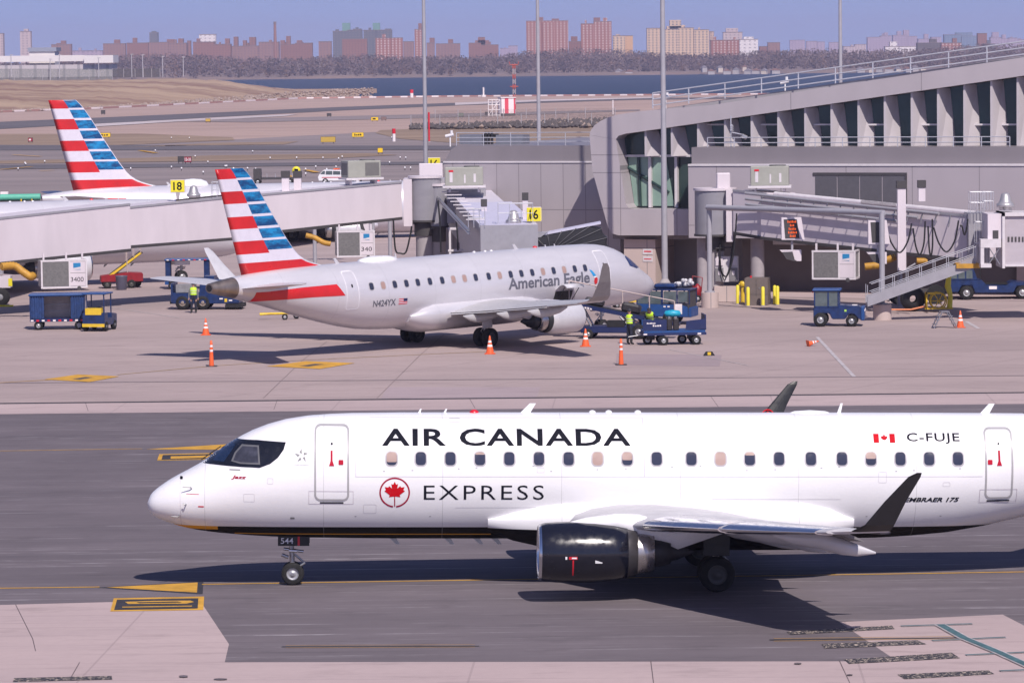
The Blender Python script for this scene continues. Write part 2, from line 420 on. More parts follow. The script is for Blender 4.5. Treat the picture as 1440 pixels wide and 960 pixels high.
        # flaps, lowered a little, and their fairings
        for (l0, l1, nm) in ((1.9, 4.3, 'flap'), (4.45, 9.4, 'flap'), (9.5, 11.95, 'aileron')):
            q = []
            for l in (l0, l1):
                xt = float(np.interp(l, [p[0] for p in pl], [p[1] + p[3] for p in pl])); z = float(np.interp(l, [p[0] for p in pl], [p[2] for p in pl])); c = .9 - .035 * l
                dr = 0 if nm == 'aileron' else .05; fd = 0 if nm == 'aileron' else st.get('flap', 0); le_ = Vector(((xt - c * .35) * k, sd_ * l * k, (z - .03 - dr) * k + dz)); af = airfoil(le_, c * k * (.6 if nm == 'aileron' else .7 + fd * 1.1), .14)
                q.append([le_ + Vector(((p.x - le_.x) * math.cos(fd) + (p.z - le_.z) * math.sin(fd), 0, (p.z - le_.z) * math.cos(fd) - (p.x - le_.x) * math.sin(fd))) for p in af])
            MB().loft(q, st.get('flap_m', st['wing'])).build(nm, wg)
        for l in (3.6, 6.3, 8.9):
            xt = float(np.interp(l, [p[0] for p in pl], [p[1] + p[3] for p in pl])); z = float(np.interp(l, [p[0] for p in pl], [p[2] for p in pl]))
            q = []; ff = st.get('ff', 1.0); fd = st.get('flap', 0)
            for u, r_, dzz in ((-1.5, .03, -.12), (-1.1, .12, -.19), (-.5, .17, -.24), (0, .17, -.26), (.35, .12, -.22), (.75, .02, -.13)):
                q.append([Vector((xt + u * ff, sd_ * l + r_ * ff * .62 * math.cos(a), z + dzz * ff - max(u + .3, 0) * fd * 1.2 + r_ * ff * 1.1 * math.sin(a))) * k + Vector((0, 0, dz)) for a in [2 * math.pi * j / 12 for j in range(12)]])
            MB().loft(q, st['wing']).build('flap_fairing', wg)
        # engine
        ec = (10.52 * k, sd_ * 4.3 * k, 1.26 * k + dz * .6)
        en = MB().lathe([(x * k, r_ * k) for x, r_ in ((.07, .745), (.2, .775), (.5, .80), (1.0, .81), (1.5, .80), (2.0, .755), (2.35, .69), (2.36, .67))], st['cowl'], ec, n=40).build('engine', root)
        MB().lathe([(x * k, r_ * k) for x, r_ in ((.5, .60), (.2, .635), (.06, .655), (0.0, .68), (0.0, .70), (.03, .73), (.085, .752))], M_CHROME, ec, n=40).build('inlet_lip', en)
        b = MB().lathe([(x * k, r_ * k) for x, r_ in ((.5, .60), (.85, .60), (.85, .01))], M_DARK, ec, n=32)
        b.lathe([(.45 * k, .005), (.55 * k, .1 * k), (.85 * k, .2 * k)], M_STEEL, ec, n=20)
        for i in range(18):
            a = 2 * math.pi * i / 18; b.cyl((ec[0] + .8 * k, ec[1], ec[2]), (ec[0] + .83 * k, ec[1] + .58 * k * math.cos(a), ec[2] + .58 * k * math.sin(a)), .02 * k, M_STEEL, n=4)
        b.build('fan', en)
        MB().lathe([(x * k, r_ * k) for x, r_ in ((2.35, .675), (2.37, .668), (2.6, .62), (2.62, .58), (2.5, .5))], st['sleeve'], ec, n=40).build('reverser_sleeve', en)
        MB().lathe([(x * k, r_ * k) for x, r_ in ((2.4, .58), (2.62, .57), (2.85, .54), (3.06, .50), (3.06, .45), (2.9, .4))], M_COREM, ec, n=36).build('core_cowl', en)
        MB().lathe([(x * k, r_ * k) for x, r_ in ((2.9, .43), (3.25, .38), (3.5, .32), (3.5, .26), (3.7, .2), (4.1, .03))], M_DARK, ec, n=24).build('exhaust_plug', en)
        q = []
        for x, za, zb, w_ in ((11.35, 1.97, 2.06, .05), (11.8, 1.9, 2.17, .17), (12.6, 1.85, 2.27, .22), (13.2, 1.7, 2.25, .22), (14.2, 1.35, 1.95, .18), (15.4, 1.75, 1.85, .05)):
            q.append([Vector((x, sd_ * 4.3 + cx_ * w_, zz)) * k + Vector((0, 0, dz)) for cx_, zz in ((-1, za), (1, za), (1, zb - .03), (.5, zb), (-.5, zb), (-1, zb - .03))])
        MB().loft(q, st['skin2']).build('pylon', en)
        # main gear
        gp = empty('main_gear', (0, 0, 0)); gp.parent = root
        r_ = .48 * k; gx, gy = 15.4 * k, sd_ * 2.6 * k
        sb = MB().cyl((gx, gy, r_), (gx, gy - sd_ * .1 * k, 1.72 * k + dz), .09 * k, M_STEEL).cyl((gx, gy, r_), (gx, gy, r_ + .55 * k), .065 * k, M_CHROME)
        sb.cyl((gx, gy - .35 * k, r_), (gx, gy + .35 * k, r_), .06 * k, M_STEEL).cyl((gx + .05, gy, r_ + .1), (gx + .32 * k, gy, r_ + .32 * k), .03 * k, M_STEEL).cyl((gx + .32 * k, gy, r_ + .32 * k), (gx + .05, gy, r_ + .62 * k), .03 * k, M_STEEL)
        sb.cyl((gx, gy - sd_ * .1, 1.1 * k), (gx - .1, gy - sd_ * 1.2 * k, 1.5 * k + dz), .045 * k, M_STEEL)
        sb.build('strut', gp)
        MB().box((gx - .35 * k, gy + sd_ * .14 * k - .015, .95 * k), (gx + .35 * k, gy + sd_ * .14 * k + .015, 1.62 * k + dz), st['door_m']).build('gear_door', gp)
        wheel_set(gp, (gx, gy, r_), r_, .34 * k, .62 * k, rm=M_RIMD)
    # nose gear
    gp = empty('nose_gear', (0, 0, 0)); gp.parent = root; nd = 11.4 * k * math.sin(pitch); r_ = .31 * k; gx = 3.98 * k; z0 = r_ - nd
    sb = MB().cyl((gx, 0, z0), (gx - .05, 0, 1.3 * k + dz), .07 * k, M_STEEL).cyl((gx, 0, z0), (gx, 0, z0 + .35 * k), .05 * k, M_CHROME).cyl((gx, -.26 * k, z0), (gx, .26 * k, z0), .045 * k, M_STEEL)
    sb.cyl((gx - .1 * k, -.28 * k, .78 * k), (gx + .12 * k, -.28 * k, .77 * k), .045 * k, M_CHROME).cyl((gx - .25 * k, .0, .80 * k), (gx + .30 * k, 0, .72 * k), .04 * k, M_CHROME)
    sb.cyl((gx + .05, 0, z0 + .1), (gx + .33 * k, 0, z0 + .28 * k), .03 * k, M_STEEL).cyl((gx + .33 * k, 0, z0 + .28 * k), (gx + .05, 0, z0 + .52 * k), .03 * k, M_STEEL)
    sb.cyl((gx - .12, -.1, z0 + .45), (gx - .3, -.1, z0 + .52), .05, M_STEEL)
    sb.build('strut', gp)
    wheel_set(gp, (gx, 0, z0), r_, .17 * k, .34 * k)
    gd = []
    for sd_ in (-1, 1):
        o = MB().box((3.58 * k, sd_ * .33 * k - .012, .92 * k + dz * .5), (4.44 * k, sd_ * .33 * k + .012, 1.27 * k + dz), st['door_m']).build('gear_door', gp); gd.append(o)
    # fin: rows of z, stripes if the style has them
    zf = st.get('fin_top', 9.45)
    LE = pchip([4.2, 4.35, 4.5, 4.75, 5.1, 5.5, 7, 9.2, 9.45], [22.6, 23.1, 23.9, 24.9, 25.6, 26.0, 27.15, 28.8, 29.1]); TEf = lambda z: 29.35 + (z - 4.2) / 5.25 * 1.55
    zr = sorted(set([4.2, 4.35, 4.5, 4.62, 4.75, 4.9, 5.1, 5.3, 5.5, 5.8, 6.2, 7, 8, 9.2, 9.38, 9.45] + st.get('fin_rows', [])))
    cols_f = [0, .02, .06, .14, .26, .4, None, .7, .86, 1.0]
    def finpt(z, u, sd_):
        le, te = LE(z), TEf(z); c = te - le
        zz = (z - 4.2) / 5.25 * (zf - 4.2) + 4.2
        th = .055 * 5 * (.2969 * u**.5 - .126 * u - .3516 * u * u + .2843 * u**3 - .1036 * u**4) * min(c, 4.0)
        if z >= 9.44: th *= .3
        return Vector(((le + u * c), sd_ * th, zz)) * k + Vector((0, 0, dz))
    fb = MB(); bu = st.get('fin_b', lambda z: .55)
    for sd_ in (-1, 1):
        for i in range(len(zr) - 1):
            def us(z):
                b_ = bu(z); r = []
                for q in (0, .02, .06, .14, .26, .4): r.append(q * b_ / .5 if q else 0)
                return [min(x, b_ - .01) if j and x >= b_ else x for j, x in enumerate(r)] + [b_] + [b_ + (1 - b_) * t for t in (.25, .5, .75, 1.0)]
            ua, ub = us(zr[i]), us(zr[i + 1])
            for j in range(len(ua) - 1):
                mt = st['fin_m'](zr[i] * .5 + zr[i + 1] * .5, j, 6) if 'fin_m' in st else st['fin']
                fb.add([finpt(zr[i], ua[j], sd_), finpt(zr[i], ua[j + 1], sd_), finpt(zr[i + 1], ub[j + 1], sd_), finpt(zr[i + 1], ub[j], sd_)], [(0, 1, 2, 3)], mt, True)
    fin = fb.build('tail_fin', root, weld=True)
    for sd_ in (-1, 1):
        pl = [(.35, 26.9, 3.72, 2.9, .10), (.9, 27.2, 3.78, 2.7, .10), (4.8, 29.6, 4.12, 1.35, .09), (5.0, 29.85, 4.14, 1.0, .06)]
        sb_ = MB().loft([airfoil((x * k, sd_ * l * k, z * k + dz), c * k, t, camber=0) for l, x, z, c, t in pl], st.get('stab', st['wing'])).build('tailplane', root)
    # antennas
    for (s_, h, c) in ((7.4, .1, .07), (8.1, .1, .07), (10.2, .25, .28), (18.95, .26, .1), (22.9, .26, .26)):
        t_, b_, w_ = F.dims(s_ * k); b = MB()
        b.prism([(s_ * k, t_ - .03), (s_ * k + c, t_ - .03), (s_ * k + c * 1.6, t_ + h), (s_ * k + c * (1.2 if h > .3 else 1.0), t_ + h)], -.02, .02, st['skin2']); b.build('antenna', root)
    t_, b_, w_ = F.dims(8.95 * k); MB().lathe([(0, .13), (.05, .12), (.09, .06), (.1, .005)], M_RED, (8.95 * k, 0, t_ - .02), 'z', 14).build('beacon', root)
    for s_ in (12.2, 12.65, 13.45):
        t_, b_, w_ = F.dims(s_ * k); MB().lathe([(0, .1), (.05, .09), (.08, .04), (.085, .005)], st['skin2'], (s_ * k, 0, t_ - .02), 'z', 12).build('aerial_dome', root)
    for s_ in (6.6, 8.1, 8.9, 9.4):
        t_, b_, w_ = F.dims(s_ * k)
        MB().prism([(s_ * k, b_ + .03), (s_ * k + .2, b_ + .03), (s_ * k + .32, b_ - .17), (s_ * k + .22, b_ - .17)], -.015, .015, M_STEEL).build('antenna', root)
    return root, F, K
def cabin(F, root, side, k=1.0, shades=(), half=(), wz=3.43):
    for i, s_ in enumerate(WIN_S):
        s_ *= k; z = wz * k + F.dz; w_, h_ = .29, .36
        o = decal(F, ring2(rrect(s_, z, w_ + .06, h_ + .06, .13), rrect(s_, z, w_ - .01, h_ - .01, .1)), 'cabin_window', M_RIMG, root, side, .006)
        if i in shades: decal(F, poly2(rrect(s_, z, w_, h_, .11)), 'pane', M_SHADE, o, side, .0035)
        else:
            decal(F, poly2(rrect(s_, z, w_, h_, .11)), 'pane', M_GLASSD, o, side, .0035)
            if i in half: decal(F, poly2(rrect(s_, z + h_ * (.5 - half[i] / 2), w_ - .02, h_ * half[i], .04)), 'shade', M_SHADE, o, side, .0045)
def door(F, root, side, s0, s1, z0, z1, rim, sill=True, k=1.0):
    cx, cz, w_, h_ = (s0 + s1) / 2, (z0 + z1) / 2, s1 - s0, z1 - z0
    d = decal(F, ring2(rrect(cx, cz, w_, h_, .16, 6), rrect(cx, cz, w_ - .1, h_ - .1, .12, 6)), 'door', rim, root, side, .007)
    if sill:
        decal(F, poly2([(cx - .32, z0 - .07), (cx + .32, z0 - .07), (cx + .32, z0 - .03), (cx - .32, z0 - .03)]), 'sill', M_INK, d, side, .01)
    return d
# ---------------------------------------------------------------- the near airliner
def skin_two_tone():
    k = N('white_and_black_paint'); sep = k.n('SeparateXYZ'); k.l(k.tc.outputs['Object'], sep.inputs[0])
    x, y, z = sep.outputs
    f = k.noise((.5, .5, 3), 5); wh = k.mix(k.ramp(f, .3, .75), (.80, .79, .80), (.74, .73, .745))
    lowt = k.math('GREATER_THAN', z, 1.515)
    g1 = k.math('MULTIPLY', k.math('GREATER_THAN', z, 1.27), k.math('LESS_THAN', z, 1.30)); g1 = k.math('MULTIPLY', g1, k.math('MULTIPLY', k.math('GREATER_THAN', x, 2.4), k.math('LESS_THAN', x, 9.4)))
    g2 = k.math('MULTIPLY', k.math('GREATER_THAN', z, 1.40), k.math('MULTIPLY', k.math('GREATER_THAN', x, .75), k.math('LESS_THAN', x, 1.95)))
    g = k.math('MAXIMUM', g1, g2)
    bl = k.mix(g, (.004, .004, .005), (.62, .30, .03))
    c = k.mix(lowt, bl, wh)
    # panel joints
    jn = k.math('LESS_THAN', k.math('ABSOLUTE', k.math('SUBTRACT', k.math('FRACT', k.math('MULTIPLY', x, .31)), .5)), .0022)
    c = k.mix(k.math('MULTIPLY', jn, .5), c, (.3, .3, .3))
    r = k.ramp(k.noise((.7, .7, 2), 3), .3, .7, .22, .34)
    r = k.math('ADD', k.math('MULTIPLY', r, lowt), k.math('MULTIPLY', k.math('SUBTRACT', 1.0, lowt), .55)); m_ = k.done(c, r, coat=.3); k.l(k.math('MULTIPLY', lowt, .3), k.b.inputs['Coat Weight']); k.l(k.math('ADD', k.math('MULTIPLY', lowt, .35), .15), k.b.inputs['Specular IOR Level']); return m_
M_WHITE = mat('white_aircraft_paint', (.80, .79, .80), .28, var=.06, sc=1.2, coat=.3)
M_LGREY = mat('light_grey_wing_paint', (.52, .51, .53), .4, .15, var=.1, sc=1.0)
M_BLKP = mat('black_gloss_paint', (.007, .0075, .014), .2, var=.05, coat=.3)
M_MATB = mat('black_satin_paint', (.006, .0065, .009), .4, var=.1)
ST = dict(skin=skin_two_tone(), skin2=M_WHITE, wing=M_LGREY, winglet='short', winglet_m=M_MATB, cowl=M_BLKP, sleeve=mat('sleeve_grey', (.07, .065, .07), .4, .5), door_m=M_MATB, fin=M_MATB, cone=M_WHITE, flap=R(20), ff=1.15, flap_m=mat('flap_shade_grey', (.20, .19, .20), .5, .1))  # flap colour is darkened to paint in the shadow under the wing
AC_YAW, AC_P = .0381, .0161
ac, FA, K = airliner('airliner', (-10.08, 102.69), AC_YAW, AC_P, 'white jet with black belly and maple leaf roundel taxiing in the foreground', 'regional jets', ST)
bpy.context.view_layer.update()
MAC = ac.matrix_world.copy()
def SZ(Mw, px, py, l):            # photo pixel -> (station, height) on the plane y=l of an aircraft
    inv = Mw.inverted(); o = inv @ CAM; d = inv.to_3x3() @ ray(px, py); t = (l - o.y) / d.y; p = o + d * t
    return p.x, p.z
A = lambda px, py, l=-1.45: SZ(MAC, px, py, l)
cabin(FA, ac, -1, shades=(7, 11), half={0: .75, 3: .2, 8: .6, 12: .25, 16: .5})
M_DRIM = mat('door_rim', (.36, .35, .36), .45)
HX = mat('red_handle', (.45, .012, .035), .65)
for (x0, x1, y0, y1) in ((442, 491, 597, 704), (1386, 1426, 601, 702)):
    s0 = A(x0, 650)[0]; s1 = A(x1, 650)[0]
    d = door(FA, ac, -1, s0, s1, A(x0, y1)[1], A(x0, y0, -1.0)[1], M_DRIM)
    flip = x0 < 700; cx = (x0 + x1) / 2; a = 1 if flip else -1
    q = [A(cx - 0 * a + dx * a, y) for dx, y in ((-1.6, 634), (1.2, 634), (1.2, 648), (3.6, 655), (-3.8, 655), (-1.6, 648))]
    decal(FA, poly2(q), 'handle', HX, d, -1, .012)
    decal(FA, poly2(rrect(*A(cx + 13 * a * 1.0, 650), .13, .13, .02)), 'handle_plate', HX, d, -1, .012)
    decal(FA, poly2(circ(*A(cx, 625), .03, 12)), 'peephole', M_INK, d, -1, .012)
    # scuff plate outline around the sill
    sx0, sz0 = A(x0 - 8, y1 + 5); sx1, sz1 = A(x1 + 6, y1 - 14)
    decal(FA, ring2([(sx0, sz0), (sx1, sz0), (sx1, sz1), (sx0, sz1)], [(sx0 + .012, sz0 + .012), (sx1 - .012, sz0 + .012), (sx1 - .012, sz1 - .012), (sx0 + .012, sz1 - .012)]), 'scuff_plate', mat('seam', (.5, .45, .5), .5), d, -1, .0045)
# lettering
def box_sz(x0, y0, x1, y1, l0=-1.3, l1=-1.45):
    a = A(x0, y1, l1); b = A(x1, y0, l0); return a[0], b[0], a[1], b[1]
x0, x1, z0, z1 = box_sz(537, 603.5, 887, 627, -1.12, -1.3)
decal(FA, text2('AIR CANADA', x0, x1, z0, z1, bold=.020, spacing=1.08), 'airline_name', M_INK, ac, -1, .006)
x0, x1, z0, z1 = box_sz(596, 682, 765, 702.5, -1.5, -1.5)
decal(FA, text2('EXPRESS', x0, x1, z0, z1, bold=-.004, spacing=1.2), 'airline_name', M_INK, ac, -1, .006)
x0, x1, z0, z1 = box_sz(1276, 610.5, 1350, 623, -1.2, -1.25)
decal(FA, text2('C-FUJE', x0, x1, z0 - .02, z1 + .02, spacing=1.1, bold=.012), 'registration', M_INK, ac, -1, .006)
x0, x1, z0, z1 = box_sz(1272, 699.5, 1350, 706, -1.5, -1.5)
decal(FA, text2('EMBRAER 175', x0, x1, z0, z1, bold=.03, shear=.3), 'type_name', M_INK, ac, -1, .006)
LEAF = [(0, 1), (.13, .73), (.28, .80), (.22, .38), (.47, .62), (.54, .47), (.83, .52), (.73, .24), (.86, .14), (.42, -.22), (.48, -.42), (.04, -.35), (.04, -.62), (-.04, -.62), (-.04, -.35), (-.48, -.42), (-.42, -.22), (-.86, .14), (-.73, .24), (-.83, .52), (-.54, .47), (-.47, .62), (-.22, .38), (-.28, .80), (-.13, .73)]
def dull(m_): m_.node_tree.nodes['Principled BSDF'].inputs['Specular IOR Level'].default_value = .12; return m_
def tri(pts):
    bm = poly2(pts); bmesh.ops.triangulate(bm, faces=bm.faces); return bm
M_REDE = dull(mat('emblem_red', (.52, .004, .012), .65)); M_CRIM = dull(mat('emblem_crimson', (.34, .004, .035), .65)); dull(HX)
def roundel(F, root, side, cs, cz, r, mr=M_CRIM, ml=M_REDE, fl=1):
    gap = [(a) for a in range(0, 49)]
    bm = bmesh.new(); n = 48
    o_ = []; i_ = []
    for j in range(n + 1):
        a = R(-84) + R(348) * j / n
        o_.append(bm.verts.new((cs + r * math.cos(a), cz + r * math.sin(a), 0))); i_.append(bm.verts.new((cs + r * .9 * math.cos(a), cz + r * .9 * math.sin(a), 0)))
    for j in range(n): bm.faces.new((o_[j], o_[j + 1], i_[j + 1], i_[j]))
    e = decal(F, bm, 'emblem', mr, root, side, .006)
    decal(F, tri([(cs + x * r * .78, cz + y * r * .72) for x, y in LEAF]), 'maple_leaf', ml, e, side, .008)
    decal(F, poly2([(cs - .012, cz - .93 * r), (cs + .015, cz - .93 * r), (cs + .015, cz - .4 * r), (cs - .012, cz - .4 * r)]), 'leaf_stem', mr, e, side, .007)
cs, cz = A(555, 692); roundel(FA, ac, -1, cs, cz, .415)
# flag
x0, x1, z0, z1 = box_sz(1229, 610.5, 1259, 622.5, -1.2, -1.25); w4 = (x1 - x0) / 4
fl = decal(FA, poly2([(x0, z0), (x0 + w4, z0), (x0 + w4, z1), (x0, z1)]), 'flag', M_REDE, ac, -1, .006)
decal(FA, poly2([(x1 - w4, z0), (x1, z0), (x1, z1), (x1 - w4, z1)]), 'flag_bar', M_REDE, fl, -1, .006)
decal(FA, tri([((x0 + x1) / 2 + x * .11, (z0 + z1) / 2 + y * .1) for x, y in LEAF]), 'maple_leaf', M_REDE, fl, -1, .006)
# alliance star of five shards
cs, cz = A(424, 641); sb = None
for i in range(5):
    a = R(90 + 72 * i); b = a + R(36); c_ = a - R(36)
    q = [(cs + .19 * math.cos(a), cz + .19 * math.sin(a)), (cs + .10 * math.cos(b), cz + .10 * math.sin(b)), (cs + .055 * math.cos(a - R(10)), cz + .055 * math.sin(a - R(10)))]
    o = decal(FA, poly2(q), 'alliance_star' if sb is None else 'star_shard', mat('grey_ink', (.22, .22, .22), .5), sb or ac, -1, .006); sb = sb or o
x0, x1, z0, z1 = box_sz(414, 652, 434, 654); decal(FA, text2('STAR ALLIANCE', x0, x1, z0, z1), 'alliance_name', mat('grey_ink', (.22, .22, .22), .5), ac, -1)
x0, x1, z0, z1 = box_sz(325, 668, 347, 674, -1.2, -1.2); decal(FA, text2('Jazz', x0, x1, z0, z1, bold=.03, shear=.3), 'operator_name', M_CRIM, ac, -1)
for (x, y, w_, h_, m_) in ((254, 674, .08, .07, M_INK), (271, 694, .5 * .7, .012, M_RED), (283, 711, .16, .03, M_RED), (330, 661, .3, .03, mat('grey_ink', (.22, .22, .22), .5)), (411, 729, .12, .05, mat('grey_ink', (.22, .22, .22), .5))):
    c_ = A(x, y, -.9 if x < 300 else -1.3); decal(FA, poly2(rrect(*c_, w_, h_, min(w_, h_) * .3)), 'stencil', m_, ac, -1, .005)
for (x, y, dx, dy) in ((270, 686, .22, .06), (262, 708, .06, .16), (252, 724, .18, .05)):
    s_, z_ = A(x, y, -.8); p = FA.on(s_, z_, -1, .0); n_ = (FA.on(s_, z_, -1, .1) - p).normalized()
    MB().cyl(p, p + n_ * .09, .02, M_STEEL, n=8).cyl(p + n_ * .09, p + n_ * .09 + Vector((-dx, 0, dy * .3)), .018, M_STEEL, r1=.01, n=8).build('probe', ac)
# nose radome seam
for s_ in (.95,):
    t_, b_, w_ = FA.dims(s_); decal(FA, poly2([(s_, b_ + .1), (s_ + .008, b_ + .1), (s_ - .02, t_ - .02), (s_ - .028, t_ - .02)]), 'radome_seam', mat('seam', (.5, .45, .5), .5), ac, -1, .003)
# cockpit glazing: the mask wraps over the crown to both sides
MASK = [A(*p) for p in ((277, 651, -.5), (289, 641, -.2), (310, 623, -.1), (328, 616, -.1))] + [A(*p) for p in ((362, 619.5, -1.0), (402, 621.7, -1.1), (399, 632, -1.2), (391, 643, -1.25), (380, 652, -1.3), (365, 657.5, -1.3), (340, 656.5, -1.2), (300, 653.5, -.9), (277, 652.3, -.6))]
M_MASK = mat('cockpit_mask', (.008, .009, .014), .2, coat=.4); M_CGL = mat('cockpit_glass', (.015, .03, .075), .08, var=.5, sc=3, coat=.25); M_CGS = mat('cockpit_side_glass', (.06, .062, .085), .12, var=.6, sc=4)
def glaz(F, root, mask, panes, mk=M_MASK, gl=M_CGL, sides=(-1, 1)):
    for sd_ in sides:
        bm = tri(mask); g = decal(F, bm, 'windscreen_mask', mk, root, sd_, .006, sx=.05, sz=.03)
        for i_, p in enumerate(panes): decal(F, tri(p), 'windscreen', M_CGS if i_ else gl, g, sd_, .011, sx=.05, sz=.03)
P1 = [A(*p) for p in ((299, 647.5, -.7), (312, 631, -.35), (327, 622.5, -.3), (332, 625, -.5), (315, 649, -.8))]
P2 = [A(*p) for p in ((325, 649, -1.1), (330, 637, -1.0), (340, 626, -.95), (364, 627, -1.1), (366, 653, -1.25), (338, 652.5, -1.2))]
glaz(FA, ac, MASK, [P1, P2])
o = decal(FA, ring2([A(*p) for p in ((325, 649, -1.1), (330, 637, -1.0), (340, 626, -.95), (364, 627, -1.1), (366, 653, -1.25), (338, 652.5, -1.2))], [A(*p) for p in ((328, 648, -1.1), (332, 638, -1.0), (341, 628.3, -.95), (362, 629, -1.1), (363.5, 651, -1.25), (339, 650.5, -1.2))]), 'window_frame', mat('frame_grey', (.12, .12, .13), .4), ac, -1, .014, sx=.1, sz=.05)
# wipers
for (xa, ya, xb, yb_) in ((284, 647, 300, 636), (296, 640, 312, 627)):
    p, q_ = A(xa, ya, -.35), A(xb, yb_, -.25); MB().cyl(FA.on(p[0], p[1], -1, .06), FA.on(q_[0], q_[1], -1, .05), .014, M_BLACK, n=5).build('wiper', ac)
for (xa, ya, xb, yb_) in ((520, 590, 905, 590.6), (500, 668, 1225, 668.6), (905, 590, 905.7, 668), (500, 590, 500.7, 668), (1225, 668, 1380, 668.5), (1000, 700, 1180, 700.5), (640, 712, 760, 712.4)):
    p, q_ = A(xa, ya, -1.2), A(xb, yb_, -1.2); decal(FA, poly2([(p[0], q_[1]), (q_[0], q_[1]), (q_[0], p[1]), (p[0], p[1])]), 'panel_joint', mat('joint_grey', (.55, .53, .56), .5), ac, -1, .0025)
t_, b_, w_ = FA.dims(18.2); MB().loft([[Vector((18.2 + u * .6, .16 * g * math.cos(a), t_ - .02 + .09 * g * max(math.sin(a), -.2))) for a in [2 * math.pi * j / 14 for j in range(14)]] for u, g in ((-1, .05), (-.7, .7), (0, 1), (.7, .7), (1, .05))], M_WHITE).build('aerial_fairing', ac)
for (x, y, w2, h2) in ((520, 715, .35, .25), (760, 660, .2, .14), (1100, 600, .3, .1), (1240, 670, .22, .3), (350, 700, .3, .22), (980, 610, .18, .12), (1330, 680, .2, .12), (380, 676, .16, .16), (640, 594, .3, .1)):
    c_ = A(x, y, -1.35); decal(FA, ring2(rrect(*c_, w2, h2, .03), rrect(*c_, w2 - .018, h2 - .018, .025)), 'hatch', mat('joint_grey', (.55, .53, .56), .5), ac, -1, .003)
for i in range(26):
    c_ = A(500 + i * 34 + (i * 7 % 5) * 3, 655 + (i * 13 % 7) * 1.2 if i % 3 else 727, -1.45); decal(FA, poly2(rrect(*c_, .05, .018, .006)), 'stencil', mat('grey_ink', (.22, .22, .22), .5), ac, -1, .003)
# nose wheel number, engine marks
y = -.33 - .014
b = text2('544', 3.66, 4.0, .98, 1.14, bold=.005); flat(b, 'gear_number', M_WHITE, ac, lambda a, c: Vector((a, y, c)))
flat(poly2([(4.12, .93), (4.18, .93), (4.18, 1.25), (4.12, 1.25)]), 'red_streamer', M_RED, ac, lambda a, c: Vector((a, y, c)))
eng = Vector((10.75, -4.3, 1.26))
def on_engine(a, c): 
    r_ = .81 + .006; return Vector((a, eng.y - math.sqrt(max(r_ * r_ - (c - eng.z)**2, 0)), c))
E1 = lambda px, py: SZ(MAC, px, py, -5.05)
for pts, m_ in (([(800, 782), (812, 782), (812, 786), (800, 786)], M_RED), ([(795, 782), (797.5, 782), (797.5, 786), (795, 786)], M_WHITE), ([(804, 783), (811, 783), (811, 785), (804, 785)], M_WHITE), ([(805, 787), (807, 787), (807, 810), (805, 810)], M_RED), ([(837, 787), (847, 790), (847, 791.5), (837, 791.5)], M_WHITE)):
    b = poly2([E1(*p) for p in pts]); cutgrid(b, 0, .05)
    for v in b.verts: v.co = on_engine(v.co.x, v.co.y) + (Vector((0, -.004, 0)) if m_ is M_WHITE else Vector())
    bm_obj(b, 'engine_marking', m_, ac)
# roundel on the inner face of the far winglet
_w = lambda a, c: Vector((a, 12.735 + (c - 3.02) * .26 - .06, c))
b = ring2(circ(18.42, 3.28, .2), circ(18.42, 3.28, .165)); o = flat(b, 'winglet_emblem', M_REDE, ac, _w)
flat(tri([(18.42 + x * .15, 3.28 + y * .15) for x, y in LEAF]), 'maple_leaf', M_REDE, o, _w)
# ================================================================ GROUND (first layer)
def sheet(name, pts, z, m, kind='structure'):
    v = [PT(p[0], p[1], z) if len(p) == 2 else Vector(p) for p in pts]
    bm = bmesh.new(); f = bm.faces.new([bm.verts.new(q) for q in v]); bmesh.ops.triangulate(bm, faces=[f])
    if sum(x.normal.z for x in bm.faces) < 0: bmesh.ops.reverse_faces(bm, faces=bm.faces)
    me = bpy.data.meshes.new(name); bm.to_mesh(me); bm.free(); me.materials.append(m)
    o = bpy.data.objects.new(name, me); COL.objects.link(o)
    if kind: o['kind'] = kind
    return o
def ground_mat(name, a, b, streak=(.06, .22, 1), blot=.03, rough=.85, dark=None, joints=None, fine=3.0, scuff=None):
    k = N(name)
    f = k.noise(streak, 5); g = k.noise((blot,) * 3, 5); h = k.noise((fine,) * 3, 3)
    c = k.mix(k.ramp(f, .35, .68), a, b)
    c = k.mix(k.math('MULTIPLY', k.ramp(g, .45, .75), .45), c, dark or tuple(x * .7 for x in b))
    c = k.mix(k.math('MULTIPLY', k.ramp(h, .4, .7), .12), c, tuple(x * .6 for x in a))
    if joints:
        sep = k.n('SeparateXYZ'); mp = k.n('Mapping'); mp.inputs['Rotation'].default_value = (0, 0, joints[1]); k.l(k.tc.outputs['Object'], mp.inputs[0]); k.l(mp.outputs[0], sep.inputs[0])
        for ax in (0, 1):
            fr = k.math('ABSOLUTE', k.math('SUBTRACT', k.math('FRACT', k.math('DIVIDE', sep.outputs[ax], joints[0])), .5))
            c = k.mix(k.math('MULTIPLY', k.math('LESS_THAN', fr, joints[2]), joints[3]), c, (.06, .05, .06))
    # soft dark stains and long tyre streaks
    st_ = k.noise((fine * .12, fine * .35, 1), 6, rough=.65); c = k.mix(k.math('MULTIPLY', k.ramp(st_, .54, .72), .40), c, tuple(x * .5 for x in b))
    ty = k.noise((fine * .02, fine * 1.1, 1), 3, rough=.6); c = k.mix(k.math('MULTIPLY', k.ramp(ty, .60, .74), .28), c, tuple(x * .45 for x in b))
    if scuff:
        s1 = k.noise((.05, 3.2, 1), 5, rough=.75); s2 = k.noise((.6, 1.2, 1), 4, rough=.7); c = k.mix(k.math('MULTIPLY', k.math('MULTIPLY', k.ramp(s1, .54, .66), k.ramp(s2, .42, .62)), .75), c, scuff)
    k.bump(h, .12, .01)
    return k.done(c, rough, spec=.3)
